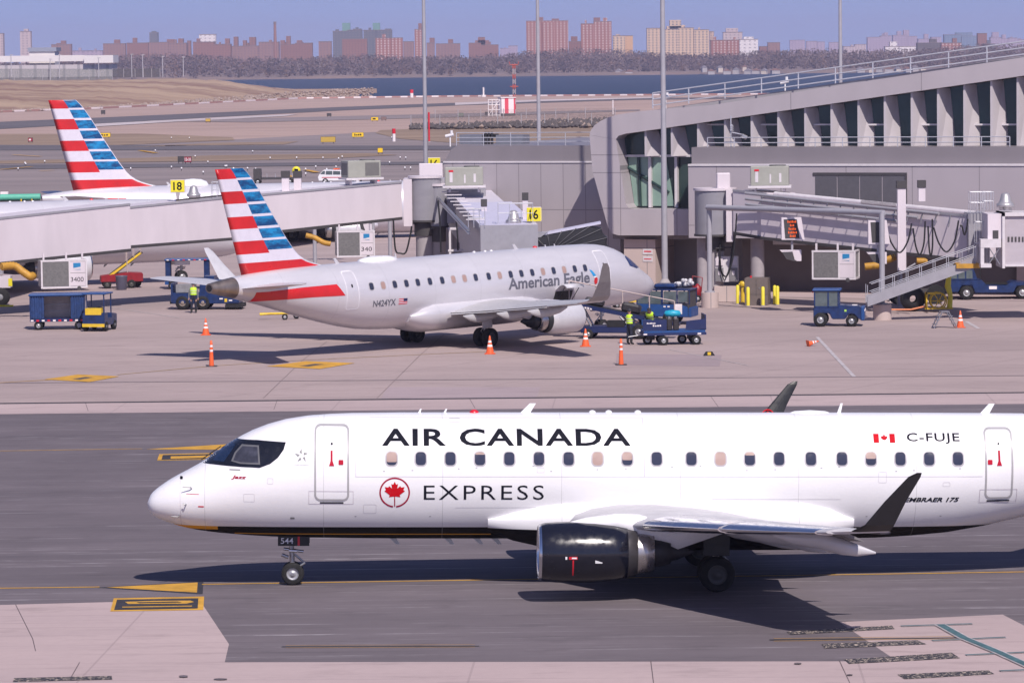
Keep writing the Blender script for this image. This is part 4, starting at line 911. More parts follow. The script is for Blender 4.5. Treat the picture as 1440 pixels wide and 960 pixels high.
def tower(x0, x1, yt, Y, style, label, tops=(), group='apartment blocks across the bay', roofm=None, step=None, dep=None):
    a, c = PD(x0, yt, Y), PD(x1, yt, Y); z0 = zg(Y) - 1 if Y > 3860 else -.5; w_ = c.x - a.x; h = (a.z + c.z) / 2 - z0; d = dep or min(max(w_ * .5, 12), 22)
    root = empty('apartment_block' if h > 14 else 'low_building', ((a.x + c.x) / 2, Y + d / 2, z0), 0, label, 'building', group)
    rs = random.Random(int(x0 * 7)); n_ = 1 if w_ < 32 or step else (2 if w_ < 70 else 4 if w_ < 130 else 6); e_ = [-w_ / 2 + w_ * (i + (rs.uniform(-.18, .18) if 0 < i < n_ else 0)) / n_ for i in range(n_ + 1)]
    for i in range(n_):
        b = MB(); hh = h - (0 if n_ == 1 or rs.random() < .35 else rs.choice([1.2, 2.4, 3.0, 4.5])) ; o_ = rs.uniform(-1.5, 2.5) if n_ > 1 else 0
        b.box((e_[i], -d / 2 + o_, 0), (e_[i + 1] - .05, d / 2, hh), FM[style]).box((e_[i] - .2, -d / 2 + o_ - .2, hh), (e_[i + 1] + .15, d / 2 + .2, hh + .7), roofm or M_ROOFG); b.build('wall', root)
        if n_ > 1 and rs.random() < .7: x_ = rs.uniform(e_[i] + 2, e_[i + 1] - 6); MB().box((x_, -3, hh), (x_ + rs.uniform(2, 5), 3, hh + rs.uniform(2, 5)), FM[style]).build('rooftop_block', root)
    b = MB()
    if w_ > 45 and n_ == 1: b.box((-w_ * .12, -d / 2 - 1.6, 0), (w_ * .16, -d / 2, h - .8), FM[style])
    if b.v: b.build('wall', root)
    for (tx0, tx1, ty, *tm) in tops:
        p, q = PD(tx0, ty, Y), PD(tx1, ty, Y)
        MB().box((p.x - root.location.x, -d * .3, h - 6), (q.x - root.location.x, d * .3, max(p.z - z0, h + 2)), tm[0] if tm else FM['brick2' if style in ('brick', 'brick2', 'rose') else style]).build('rooftop_block', root)
    return root
T = tower
T(-30, 4, 48, 4700, 'pale', 'pale block cut by the left edge of the picture')
T(28, 43, 45, 4700, 'pale', 'slim striped tower standing alone at far left', [(33, 39, 41)])
T(44, 68, 68, 5000, 'rose', 'low rosy block just right of the slim striped tower')
T(72, 100, 63, 4900, 'rose', 'small stepped brown block above the white building roof', [(85, 92, 57.5), (79, 84, 61)])
T(101, 144, 69, 5400, 'lilac', 'long low hazy block between two stepped brown blocks')
T(145, 176, 62, 4700, 'rose', 'brown block with one bulkhead, first of the left brick row', [(160, 168, 56)])
T(178, 208, 61, 4900, 'brick2', 'dark brick block with a slim stair tower at its middle', [(186, 192, 53.5)])
T(209, 262, 60, 4650, 'rose', 'brick block carrying a bulkhead and one slim stair tower', [(234, 244, 55.5), (250, 257, 54.5)])
T(210, 222, 46.5, 5200, 'slate', 'grey water tower block rising behind the left brick row', [(213, 219, 44)])
T(263, 268, 58, 4800, 'brick2', 'very narrow dark block left of the long brick row')
T(271, 324, 59.5, 4600, 'brick2', 'long brick row below the white and blue rooftop box', [(316, 322, 54.5)])
T(280, 303, 49, 5100, 'white', 'white box shaped building with a blue left end above brick roofs', dep=16)
T(325, 392, 60, 4650, 'rose', 'long brick row at the foot of the tall thin chimney', [(328, 334, 52), (350, 359, 52.5), (341, 346, 57)])
T(394, 439, 60, 4750, 'brick2', 'brick row with two stair towers right of the thin chimney', [(394, 400, 57), (402, 408, 51), (417, 424, 57)])
T(448, 466, 59, 4700, 'rose', 'low rosy block left of the grey and green topped towers')
T(468, 509, 43, 4600, 'slate', 'left one of two slate grey towers with green roof tanks', [(481, 492, 32.5, M_GREENT), (496, 508, 42)])
T(481, 516, 55.5, 4500, 'brick2', 'dark and red block in front of the left slate tower')
T(511, 551, 43, 4620, 'slate', 'right one of two slate grey towers with green roof tanks', [(524, 534, 32.5, M_GREENT), (541, 550, 42)])
T(528, 566, 54, 4500, 'brick', 'red brick block in front of the right slate tower')
T(567, 582, 59, 4700, 'rose', 'rosy low block between slate towers and the first light pole')
T(583, 593, 42, 4550, 'brick', 'narrow red brick tower just left of the first light pole', [(588, 593, 33)])
T(600, 611, 61, 4700, 'rose', 'brown block with one stair tower right of the first light pole', [(604, 611, 53.5)])
T(613, 647, 62, 4750, 'rose', 'brown block with one central stair tower near the water gap', [(630, 637, 55.5)])
T(659, 701, 61, 4700, 'brick2', 'stepped dark brick block standing alone before the red towers', [(672, 682, 52.5), (668, 688, 57)])
T(703, 728, 65, 7000, 'lilac', 'faint hazy flat block left of the large red tower')
T(740, 799, 30, 4450, 'brick', 'widest tall red brick tower with two roof bulkheads', [(757, 764, 24.5), (776, 786, 26.5)], step=1)
T(800, 817, 59, 4500, 'brick2', 'small dark brick block between the two tall red towers', [(803, 812, 51.5)])
T(817, 860, 31, 4450, 'brick', 'second tall red brick tower with one roof bulkhead', [(835, 844, 25)])
T(862, 879, 51, 4450, 'buff', 'small buff block with large dark windows beside second red tower', [(866, 872, 49)])
T(879, 890, 51, 4470, 'orange', 'plain orange end block next to the small buff block')
T(910, 997, 40, 4400, 'buff', 'wide buff slab behind the third light pole with tall bulkhead', [(942, 958, 28.5), (938, 962, 37)])
T(998, 1004, 45, 4900, 'tan', 'thin tan sliver of a tower right of the wide buff slab')
T(1017, 1044, 46, 4600, 'pale', 'pale stepped tower above the red brick row', [(1021, 1038, 40)])
T(1000, 1050, 57, 4450, 'brick', 'red brick row below the pale stepped tower')
T(1040, 1066, 56, 4420, 'white', 'white stepped building at the right end of the red row', [(1046, 1060, 52)])
T(1068, 1079, 66, 4500, 'brick2', 'small dark block left of the rosy tower and fourth pole')
T(1080, 1097, 60.5, 4500, 'rose', 'rosy tower midway between red row and fourth light pole')
T(1111, 1132, 57, 7200, 'lilac', 'hazy lilac block with flat top left of the fourth light pole')
T(1134, 1160, 58.5, 7000, 'lilac', 'hazy lilac block touching the left side of the fourth pole')
T(1166, 1179, 60, 6800, 'lilac', 'faint lilac block behind the fourth light pole')
T(1186, 1218, 62, 6500, 'pale', 'low pale block right of the fourth light pole')
T(1220, 1254, 51, 7400, 'lilac', 'hazy lilac slab, first of the far right row', [(1244, 1249, 46)])
T(1256, 1290, 50, 7500, 'lilac', 'hazy lilac slab with two tall stubs in the far right row', [(1262, 1268, 44), (1271, 1279, 42.5)])
T(1291, 1324, 52, 7400, 'lilac', 'hazy lilac slab with one small stub in the far right row', [(1300, 1306, 48)])
T(1245, 1289, 61, 4700, 'white', 'long white low building in front of the lilac slabs', [(1252, 1262, 59)])
T(1328, 1375, 49, 6800, 'blueg', 'blue grey glassy block with a flat roof at right', [(1345, 1368, 46)])
T(1290, 1326, 61, 4500, 'dark', 'dark low building right of the long white one', [(1308, 1318, 55)])
T(1324, 1352, 61, 4450, 'brick', 'low red brick building under the blue grey block', [(1340, 1346, 54)])
T(1375, 1388, 47.5, 4900, 'brick2', 'narrow brown tower right of the blue grey block')
T(1361, 1400, 61, 4600, 'slate', 'dark low block below the narrow brown tower')
T(1393, 1445, 53, 7200, 'lilac', 'lilac hazy block cut by the right edge', [(1396, 1405, 45.5), (1410, 1415, 49)])
# thin brick chimney
p = PD(386.5, 31, 4600); q = MB().cyl((0, 0, 0), (0, 0, p.z - zg(4600) + 1), 2.3, mat('chimney_brick', (.30, .15, .13), .9), r1=1.5, n=14).cyl((0, 0, p.z - zg(4600) - 2), (0, 0, p.z - zg(4600) + 1.2), 1.75, M_ROOFG, n=14)
o = q.build('chimney_stack'); o.location = (p.x, 4600, zg(4600) - 1); tag(o, 'tall thin brick chimney stack rising from the left skyline', 'chimney')
# little houses in the trees
hr = random.Random(21); M_HR = [mat('house_roof_' + n_, c_, .8) for n_, c_ in (('grey', (.25, .22, .24)), ('brown', (.25, .13, .10)))]; M_HW = [mat('house_wall_' + n_, c_, .7) for n_, c_ in (('white', (.42, .38, .38)), ('cream', (.6, .5, .42)))]
spots = [(990, 84), (1000, 91), (1012, 86), (1022, 93), (1035, 88), (1047, 82), (1052, 95), (1063, 90), (1075, 97), (1090, 92), (1210, 90), (1225, 93), (1237, 89), (1250, 94), (1262, 90), (1275, 92), (1287, 88), (1298, 91), (870, 88), (885, 90)]
for i, (x, y) in enumerate(spots):
    Y = 3900 - (y - 84) * 8 - (90 if x > 900 else 0) + (40 if y < 82 else 0); p = PD(x, y, Y); w_ = hr.uniform(4, 8); z0 = zg(Y + (90 if x > 900 else 0)) - .5; wh = min(max(p.z - z0, 3.5), 4.2)
    c = ['white', 'cream'][i % 3 == 2]; r_ = empty('house', (p.x, Y, z0), hr.uniform(-.3, .3), 'small pale house among the bare trees on the far shore', 'house', 'houses among the far trees')
    MB().box((-w_ / 2, -4, -.5), (w_ / 2, 4, wh), M_HW[i % 3 == 2]).build('wall', r_)
    MB().prism([(-w_ / 2 - .4, wh), (w_ / 2 + .4, wh), (0, wh + 2.2)], -4.3, 4.3, M_HR[i % 2]).build('roof', r_)
# white institutional building beyond the hill, its block, fence and lamps
Y = 2350
def PX(x, y, Y=Y): q = PD(x, y, Y); return q
r_ = empty('long_building', (PX(60, 100).x, Y + 12, -1), 0, 'long white flat roofed building behind the grassy hill at far left', 'building')
def pbox(b, x0, x1, yt, yb, m_, dep, off=0, Y=Y, org=None):
    a, c, e = PD(x0, yt, Y + off), PD(x1, yt, Y + off), PD(x0, yb, Y + off); o = org
    b.box((a.x - o[0], Y + off - o[1], e.z - o[2]), (c.x - o[0], Y + off + dep - o[1], (a.z + c.z) / 2 - o[2]), m_); return b
og = r_.location
M_PW = mat('white_render', (.74, .68, .66), .7, var=.06, sc=.05)
pbox(MB(), -200, 118, 79.5, 90, M_PW, 30, org=og).build('upper_wall', r_); pbox(MB(), 118, 159, 78, 89, M_PW, 32, -4, org=og).build('upper_wall', r_)
pbox(MB(), -200, 158, 90, 92.5, mat('window_band', (.15, .16, .18), .4), 28, 1.5, org=og).build('window_band', r_)
pbox(MB(), -200, 158, 92.5, 112, facade_mat('striped_base', (.52, .46, .46), (.33, .30, .31), 9, 4, .2, 1), 29, -.5, org=og).build('lower_wall', r_)
r2 = empty('rooftop_hall', (PX(60, 70).x, Y + 40, -1), 0, 'grey roofed block rising behind the long white building', 'building'); og = r2.location
pbox(MB(), 41, 77, 73, 95, M_PW, 24, 34, org=og).build('wall', r2); pbox(MB(), 39, 79, 67, 73, mat('blue_grey_roof', (.22, .24, .30), .6), 26, 33, org=og).build('roof', r2)
# chain link fences: posts are parts, mesh is one wavy grey band of wire
def wire_mat(name, c, dens=.35):
    k = N(name); tr_ = k.n('BsdfTransparent'); mx = k.n('MixShader'); n_ = k.noise((1.4, 1.4, 3.2), 2)
    k.done(c, .7); k.l(k.ramp(n_, .35, .65, dens * .6, dens * 1.4), mx.inputs[0]); k.l(tr_.outputs[0], mx.inputs[1]); k.l(k.b.outputs[0], mx.inputs[2]); k.l(mx.outputs[0], k.o.inputs[0]); return k.m
def fence(name, pts, h, step, label, m_wire, m_post, pr=.05, group=None):
    root = empty(name, pts[0], 0, label, 'fence', group); o = Vector(pts[0]); b = MB()
    for i in range(len(pts) - 1):
        a, c = Vector(pts[i]) - o, Vector(pts[i + 1]) - o; L = (c - a).length; n_ = max(1, round(L / step))
        b.add([a, c, c + Vector((0, 0, h)), a + Vector((0, 0, h))], [(0, 1, 2, 3)], m_wire)
        for j in range(n_ + (i == len(pts) - 2)):
            p = a + (c - a) * j / n_; MB().cyl(p, p + Vector((0, 0, h + .15)), pr, m_post, n=6).build('post', root)
    b.build('wire_mesh', root, fix=False); return root
M_FP = mat('fence_post', (.40, .38, .40), .6)
fence('fence', [PT(x, y, 7 if 0 else 0) for x, y in ((0, 1), )] and [(PD(x, 108, 1990).x, 1990, PD(x, 113, 1990).z) for x in (-60, 60, 158)], 6.0, 14, 'tall green grey security fence before the long white building', wire_mat('green_wire', (.16, .17, .16), .6), M_FP, .12)
fence('fence', [(PD(x, 108, 2010).x, 2010, PD(x, 109, 2010).z) for x in (158, 190, 225)], 4.6, 5, 'dark close slatted fence right of the long white building', wire_mat('dark_wire', (.07, .065, .07), .85), M_FP, .14)
M_LP = mat('lamp_post_grey', (.50, .49, .52), .5, .2)
for x, yt, yb in ((16, 78, 108), (71, 84, 114), (84, 78, 110), (139, 82, 109), (185.5, 77, 109), (201, 78, 109), (229, 80, 109), (258, 81, 108)):
    p, q = PD(x, yt, 1985), PD(x, yb, 1985); b = MB().cyl((0, 0, 0), (0, 0, p.z - q.z), .22, M_LP, n=6); o = b.build('mast', None)
    r_ = empty('yard_lamp', q, 0, None, None); o.parent = r_; tag(r_, 'thin pale lamp mast on the hill in front of the white building' if x < 160 else 'thin pale lamp mast on the hill right of the dark fence', 'lamp', 'lamp masts on the hill')
    MB().box((-.5, -.3, p.z - q.z), (1.1, .3, p.z - q.z + .35), M_LP).build('lamp_head', r_)
# ---------------------------------------------------------------- air
hz = N('haze_air'); hz.t.nodes.remove(hz.b); pv = hz.n('VolumePrincipled'); pv.inputs['Color'].default_value = (.70, .72, 1.0, 1); pv.inputs['Density'].default_value = HAZE if 'HAZE' in globals() else 8.5e-5; pv.inputs['Anisotropy'].default_value = .2
hz.l(pv.outputs[0], hz.o.inputs['Volume'])
b = MB().box((-7000, -60, -4), (7000, 13000, 140), hz.m); o = b.build('haze'); o['kind'] = 'stuff'
# ================================================================ TERMINAL
TYAW = R(-22.5); TO = Vector((16.3, 227, 0))
M_TW = Matrix.Translation(TO) @ Matrix.Rotation(TYAW, 4, 'Z')
def TF(px, py, l=0.0): x, z = SZ(M_TW, px, py, l); return x, z
def panel_mat(name, a, px=1.5, zs=(), col2=None, seam=(.22, .2, .21), off=0.0, rough=.42):
    k = N(name); sep = k.n('SeparateXYZ'); k.l(k.tc.outputs['Object'], sep.inputs[0]); X = k.math('ADD', sep.outputs[0], off)
    fl = k.math('FLOOR', k.math('DIVIDE', X, px)); wn = k.n('TexWhiteNoise'); wn.noise_dimensions = '1D'; k.l(fl, wn.inputs['W'])
    f = k.noise((.6, .6, .25), 5); c = k.mix(k.ramp(f, .35, .7), a, tuple(q * .9 for q in a)); c = k.mix(k.math('MULTIPLY', wn.outputs[0], .5), c, tuple(q * .91 for q in a))
    s_ = k.math('GREATER_THAN', k.math('ABSOLUTE', k.math('SUBTRACT', k.math('FRACT', k.math('DIVIDE', X, px)), .5)), .5 - .022 / px)
    for z in zs: s_ = k.math('MAXIMUM', s_, k.math('LESS_THAN', k.math('ABSOLUTE', k.math('SUBTRACT', sep.outputs[2], z)), .025))
    return k.done(k.mix(s_, c, seam), rough, .1)
AL = (.42, .375, .40); ALD = (.235, .21, .225)
z_cap = TF(1200, 233.5)[1]; z_par = TF(1200, 207)[1]; z_bot = TF(1100, 335.5)[1]
M_PAN = panel_mat('light_metal_panels', AL, 4.1, (z_cap - 3.6,)); M_PAND = panel_mat('dark_metal_panels', ALD, 3.3)
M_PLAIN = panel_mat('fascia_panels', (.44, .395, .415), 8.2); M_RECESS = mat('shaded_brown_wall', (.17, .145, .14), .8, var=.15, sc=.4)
M_TRIM = mat('pale_trim', (.62, .58, .60), .4); M_RAIL = mat('galvanised_rail', (.62, .62, .66), .35, .5); M_BEIGE = panel_mat('precast_concrete', (.52, .42, .39), 3.2, (2.6,), rough=.8)
M_TGL = mat('green_glass', (.03, .058, .055), .1, var=.5, sc=.25, coat=.1)
M_TGL2 = mat('pale_green_glass', (.26, .38, .32), .15, var=.3, sc=.4); M_LOUV = mat('grey_louvre', (.13, .125, .14), .5, .3)
M_ROOF = mat('roof_membrane', (.34, .32, .34), .8, var=.2, sc=.3); M_GREYC = mat('grey_concrete', (.36, .33, .34), .8, var=.2, sc=.8)
def local_root(name, rx, ry, label, cat, group=None, Mw=None):
    p = M_TW @ Vector((rx, ry, 0)); return empty(name, p, TYAW, label, cat, group)
class LB(MB):        # mesh in terminal coordinates, stored about its thing's base
    def __init__(s, root): super().__init__(); s.root = root
    def bd(s, name, parent=None, **kw):
        inv = s.root.matrix_world.inverted() if False else (Matrix.Translation(s.root.location) @ Matrix.Rotation(s.root.rotation_euler.z, 4, 'Z')).inverted()
        s.v = [tuple(inv @ (M_TW @ Vector(v))) for v in s.v]; return s.build(name, parent or s.root, **kw)
term = local_root('terminal_building', 0, 0, 'grey panelled terminal building with sloping roof edge and deep window fins at right', 'building')
xL = TF(968, 260)[0]; xR = 34.0
b = LB(term); b.box((xL, 0, z_bot), (xR, 14, z_cap), M_PAN); b.box((xL - .0, -.06, z_cap), (xR, 14, z_cap + .12), M_TRIM); b.bd('concourse_wall')
b = LB(term); b.box((xL + .1, .35, z_cap + .12), (xR, 14, z_par), M_PAND); b.bd('parapet')
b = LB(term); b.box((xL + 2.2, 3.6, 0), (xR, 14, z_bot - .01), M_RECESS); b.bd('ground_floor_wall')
b = LB(term); b.box((TF(1410, 400)[0], 3.2, 0), (xR, 3.59, 2.7), M_BEIGE); b.box((TF(1068, 400)[0], 2.6, z_bot - .5), (TF(1170, 400)[0], 3.59, z_bot - .02), M_TRIM); b.bd('lower_panel_lit_strip')  # the trim box paints in the lit strip of the underside
b = LB(term); b.box((TF(1338, 400)[0], 3.45, 2.2), (TF(1432, 400)[0], 3.59, 4.2), mat('dark_shutter', (.035, .033, .035), .6)); b.bd('shutter')
# columns
for px_, r_ in ((979, .36), (1056, .42)):
    x = TF(px_, 350)[0]; b = LB(term); b.cyl((x, 1.2, 0), (x, 1.2, z_bot - .01), r_, mat('column_grey', (.34, .31, .33), .7), n=20); b.bd('column')
# louvre window strip
x0, zt = TF(1146, 247); x1, zb = TF(1273, 288); w4 = (x1 - x0) / 4
b = LB(term); b.box((x0 - .12, -.05, zt), (x1 + .12, .1, zt + .18), mat('dark_frame', (.06, .055, .06), .5)); b.box((x1, -.05, zb), (x1 + .12, .1, zt), mat('dark_frame', (.06, .055, .06), .5)); fr = b.bd('window_frame')
for i in range(4):
    b = LB(term); b.box((x0 + i * w4 + .03, -.03, zb), (x0 + (i + 1) * w4 - .03, .08, zt), M_LOUV); o = b.bd('window')
# ---- portal: jamb, sloping fascia, sill
LP = 2.0; q = lambda x, y: TF(x, y, LP)
xe = 38.0
def ext(pa, pb, X): return (X, pb[1] + (pb[1] - pa[1]) / (pb[0] - pa[0]) * (X - pb[0]))
top_a, top_m, top_b = q(900, 156.5), q(1000, 148), q(1440, 80.5); fb_a, fb_b = q(902, 185), q(1440, 106.5)
topE, fbE = ext(top_m, top_b, xe), ext(fb_a, fb_b, xe)
fas = [q(829, 190), q(831, 183), q(836, 176.5), q(844, 170.5), q(856, 165), q(868, 161.5), top_a, top_m, top_b, topE, fbE, fb_b, fb_a, q(880, 188), q(870, 191), q(866, 196)]
b = LB(term); b.prism(fas, LP, LP + 1.5, M_PLAIN); b.bd('fascia')
jam = [q(829, 190.2), q(866, 196.2), q(868, 210), q(880, 287), q(884, 292.5), q(890, 294), q(968, 294), q(968, 331), q(870, 331), q(861, 328.5), q(855, 320), q(833, 240)]
b = LB(term); b.prism(jam, LP + .004, LP + 1.5, panel_mat('portal_panels', (.44, .395, .415), 3.7, (q(850, 243)[1], q(850, 293)[1], q(850, 218)[1]))); b.bd('portal_frame')
# reveal glass
b = LB(term); b.box((q(862, 250)[0], LP + 1.52, q(900, 300)[1]), (xe, LP + 1.6, 0.1 + topE[1] - 1.0), M_TGL)
for v_i in range(len(b.v)):
    x, y, z = b.v[v_i]
    if z > 12: b.v[v_i] = (x, y, topE[1] - 1.0 if x > 0 else top_a[1] - 1.2)
b.bd('glazing')
# mullions and transoms
zr1 = q(920, 220)[1]
b = LB(term)
for px_ in (904, 941): x = q(px_, 250)[0]; b.box((x - .09, LP + 1.2, q(900, 293)[1]), (x + .09, LP + 1.5, q(px_, 200)[1] + .4), M_TRIM)
b.box((q(866, 220)[0], LP + 1.2, zr1 - .07), (q(970, 220)[0], LP + 1.5, zr1 + .07), M_TRIM); b.bd('mullion')
# pale panes of the low corner glazing, crossed by dark braces
b = LB(term)
for x0, x1, x2, x3 in ((871, 902, 902, 881), (906, 925, 937, 906)): p0, p1, p2, p3 = q(x0, 222), q(x1, 222), q(x2, 291), q(x3, 291); b.prism([p3, p2, p1, p0], LP + 1.45, LP + 1.5, M_TGL2)
b.bd('corner_pane')
b = LB(term)
for (x0, y0, x1, y1) in ((871, 236, 930, 272), (887, 222, 890, 291)): p0, p1 = q(x0, y0), q(x1, y1); b.cyl((p0[0], LP + 1.36, p0[1]), (p1[0], LP + 1.36, p1[1]), .10, M_TGL, n=6)
b.bd('brace')
# fins: splayed panels behind the fascia, one for each bay
M_FIN = mat('fin_white', (.50, .46, .48), .6, var=.15, sc=.5)
pts = [866 + 0, 904, 941, 978, 1016, 1053.5, 1091, 1129, 1166, 1204, 1241, 1279, 1316, 1353, 1391, 1428, 1466, 1504, 1540]
for i, px_ in enumerate(pts[1:], 1):
    xa = q(px_, 150)[0]; ztop = lambda X: fb_a[1] + (fb_b[1] - fb_a[1]) / (fb_b[0] - fb_a[0]) * (X - fb_a[0])
    zlo = zr1 if i < 3 else z_par - .6
    b = LB(term); wdt = .86
    b.add([(xa, LP + .25, zlo), (xa + .12, LP + .25, zlo), (xa + wdt, LP + 1.5, zlo), (xa, LP + 1.5, zlo), (xa, LP + .25, ztop(xa)), (xa + .12, LP + .25, ztop(xa)), (xa + wdt * .55, LP + 1.5, ztop(xa)), (xa, LP + 1.5, ztop(xa))], [(0, 1, 2, 3), (7, 6, 5, 4), (0, 4, 5, 1), (1, 5, 6, 2), (2, 6, 7, 3), (3, 7, 4, 0)], M_FIN); b.bd('window_fin')
for i in range(3, len(pts) - 1):
    if i % 2 == 1 or i > 12:
        xa, xb = q(pts[i], 150)[0], q(pts[i + 1], 150)[0]; z_ = q(pts[i], 176)[1]
        b = LB(term); b.box((xa + .1, LP + 1.1, z_ - .05), (xb, LP + 1.45, z_ + .05), M_TRIM); b.bd('transom')
# roof behind the fascia and the body below it
b = LB(term); b.add([(top_a[0] - .3, LP + 1.2, top_a[1] - .05), (xe, LP + 1.2, topE[1] - .05), (xe, LP + 26, topE[1] + .3), (top_a[0] - .3, LP + 26, top_a[1] + .2), (top_a[0] - .3, LP + 1.2, top_a[1] - .6), (xe, LP + 1.2, topE[1] - .6), (xe, LP + 26, topE[1] - .3), (top_a[0] - .3, LP + 26, top_a[1] - .3)], [(0, 1, 2, 3), (7, 6, 5, 4), (0, 4, 5, 1), (1, 5, 6, 2), (2, 6, 7, 3), (3, 7, 4, 0)], M_ROOF); b.bd('roof')
b = LB(term); b.box((q(856, 250)[0], LP + 1.7, z_bot), (xe, LP + 25.8, top_a[1] - .7), M_PLAIN); b.bd('rear_hall_wall')
b = LB(term); b.box((xL - .2, LP - .0, z_par - .62), (xe, LP + 1.4, z_par - .45), M_ROOF); b.bd('terrace_floor')
# ground floor below the portal: precast block and shaded recess
b = LB(term); b.box((TF(878, 400, 2.6)[0], 2.6, 0), (TF(922, 400, 2.6)[0], 9, z_bot - .25), M_BEIGE); b.bd('precast_wall')
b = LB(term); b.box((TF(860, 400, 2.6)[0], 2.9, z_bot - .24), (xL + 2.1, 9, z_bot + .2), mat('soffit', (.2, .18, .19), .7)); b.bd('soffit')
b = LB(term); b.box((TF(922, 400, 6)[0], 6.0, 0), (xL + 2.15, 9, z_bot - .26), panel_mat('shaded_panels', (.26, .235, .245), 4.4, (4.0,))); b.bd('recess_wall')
# notice on the precast wall
x, z = TF(911, 359, 2.6); b = LB(term); b.box((x - .32, 2.57, z + .06), (x + .32, 2.6, z + .4), M_TRIM); b.box((x - .32, 2.57, z - .4), (x + .32, 2.6, z - .06), M_TRIM); b.box((x - .24, 2.565, z + .2), (x + .24, 2.57, z + .28), M_RED); b.box((x - .24, 2.565, z - .26), (x + .24, 2.57, z - .2), M_RED); b.bd('notice')
# low kerb and pale slab along the wall
kb_ = sheet('pavement', [tuple(M_TW @ Vector(v)) for v in ((TF(922, 400)[0], 3.6, .02), (TF(922, 400)[0], -2.5, .02), (xR, -2.5, .02), (xR, 3.6, .02))], 0, M_CONC2)
# ---- railings
def railing(name, label, p0, p1, h, n, rails=(.5, 1.0), pr=.03, end=None):
    p0, p1 = Vector(p0), Vector(p1); root = empty(name, M_TW @ p0, TYAW, label, 'railing')
    d = p1 - p0
    for i in range(n + 1):
        a = d * i / n; MB().cyl(a, a + Vector((0, 0, h)), pr, M_RAIL, n=6).build('post', root)
    for r_ in rails: MB().cyl(Vector((0, 0, h * r_)), d + Vector((0, 0, h * r_)), pr * 1.05, M_RAIL, n=6).build('rail', root)
    return root
ra = q(914, 153); re_ = ext(ra, q(1440, 80.5), xe)
railing('roof_railing', 'long galvanised railing climbing along the sloping roof edge', (ra[0], LP + .5, ra[1]), (xe, LP + .5, re_[1]), .95, 20, (.2, .6, 1.0), .045)
ta = q(995, 207); tb = q(1422, 207)
railing('terrace_railing', 'low galvanised railing on the dark parapet in front of the window fins', (TF(995, 207, .5)[0], .5, z_par), (TF(1420, 207, .5)[0], .5, z_par), .58, 11, (.45, 1.0))
# ---- left wing
LW = 6.0; w_ = lambda x, y: TF(x, y, LW)
lw = local_root('terminal_wing', TF(730, 300, LW)[0], LW, 'low grey panelled terminal wing with dark top band behind the gate 16 bridge', 'building')
xa, xb = w_(625, 300)[0], w_(872, 300)[0]; zc, zp = w_(730, 229)[1], w_(730, 205)[1]
b = LB(lw); b.box((xa, LW, 0), (xb, LW + 22, zc), panel_mat('light_wall_panels', (.40, .36, .38), 1.52, (w_(800, 295)[1],))); b.box((xa - .02, LW - .06, zc), (xb, LW + 22, zc + .1), M_TRIM); b.bd('wall')
b = LB(lw); b.prism([(xa + .05, zc + .1), (xb, zc + .1), (xb, zp), (xa + .9, zp), (xa + .45, zp - .25), (xa + .2, zp - .7)], LW + .1, LW + 22, panel_mat('dark_band_panels', ALD, 1.52)); b.bd('parapet')
r0 = (TF(642, 205, LW + .5)[0], LW + .5, zp); r1 = (TF(834, 205, LW + .5)[0], LW + .5, zp)
railing('roof_railing', 'short level railing on the roof of the low terminal wing', r0, r1, .82, 5, (.3, .62, 1.0))
# ducts on the wing roof
dk = local_root('roof_duct', TF(700, 200, LW + 4)[0], LW + 4, 'grey rooftop duct and dark pipework behind the level roof railing', 'duct')
b = LB(dk); x0, x1 = TF(646, 200, LW + 4)[0], TF(735, 200, LW + 4)[0]; b.box((x0, LW + 4, zp), (x0 + (x1 - x0) * .36, LW + 5.4, zp + .62), M_STEEL); b.box((x0 + (x1 - x0) * .58, LW + 4, zp), (x1, LW + 5.2, zp + .6), M_STEEL); b.bd('duct_run')
b = LB(dk)
for u in (.40, .45, .50): b.cyl((x0 + (x1 - x0) * u, LW + 4.2, zp), (x0 + (x1 - x0) * u, LW + 4.2, zp + .8), .09, M_DARK, n=8)
b.cyl((x0 + (x1 - x0) * .36, LW + 4.4, zp + .55), (x0 + (x1 - x0) * .58, LW + 4.4, zp + .55), .12, M_DARK, n=8); b.bd('pipework')
M_CAMW = mat('camera_white', (.7, .68, .7), .4)
def cctv(px, py, l, label, zb=None):
    x, z = TF(px, py, l); zb = z - .7 if zb is None else zb; r_ = empty('security_camera', M_TW @ Vector((x, l, zb)), TYAW, label, 'camera', None)
    MB().cyl((0, 0, 0), (0, 0, z - zb), .05, M_CAMW, n=8).build('stalk', r_)
    MB().cyl((-.28, -.1, z - zb - .04), (.22, .05, z - zb + .08), .11, M_CAMW, n=10).cyl((.1, 0, z - zb + .12), (.1, 0, z - zb + .34), .09, M_CAMW, n=10).build('camera_head', r_)
cctv(633, 191, LW + .3, 'white camera on the left end of the level roof railing')
cctv(936, 138, LP + .8, 'white camera cluster at the low end of the climbing railing')
cctv(1104, 116, LP + 3, 'small white camera on the roof behind the climbing railing')
# weather station on the terrace
x, z0 = TF(1028, 207, .7); ws = empty('sensor_mast', M_TW @ Vector((x, .7, z_par)), TYAW, 'grey sensor mast with a dish on the terrace in front of the fins', 'mast')
MB().cyl((0, 0, 0), (0, 0, 1.9), .04, M_RAIL, n=6).build('pole', ws)
b = MB(); [b.tube([(0.0, 0, 1.0 + .12 * i), (.12, 0, 1.05 + .12 * i)], .1, M_RAIL) for i in range(3)]; b.cyl((0, 0, .9), (.75, 0, .75), .04, M_RAIL).cyl((.7, -.1, .7), (.95, .1, .55), .14, M_STEEL); b.cyl((-.4, 0, .3), (.4, 0, .3), .03, M_RAIL); b.build('instrument', ws)
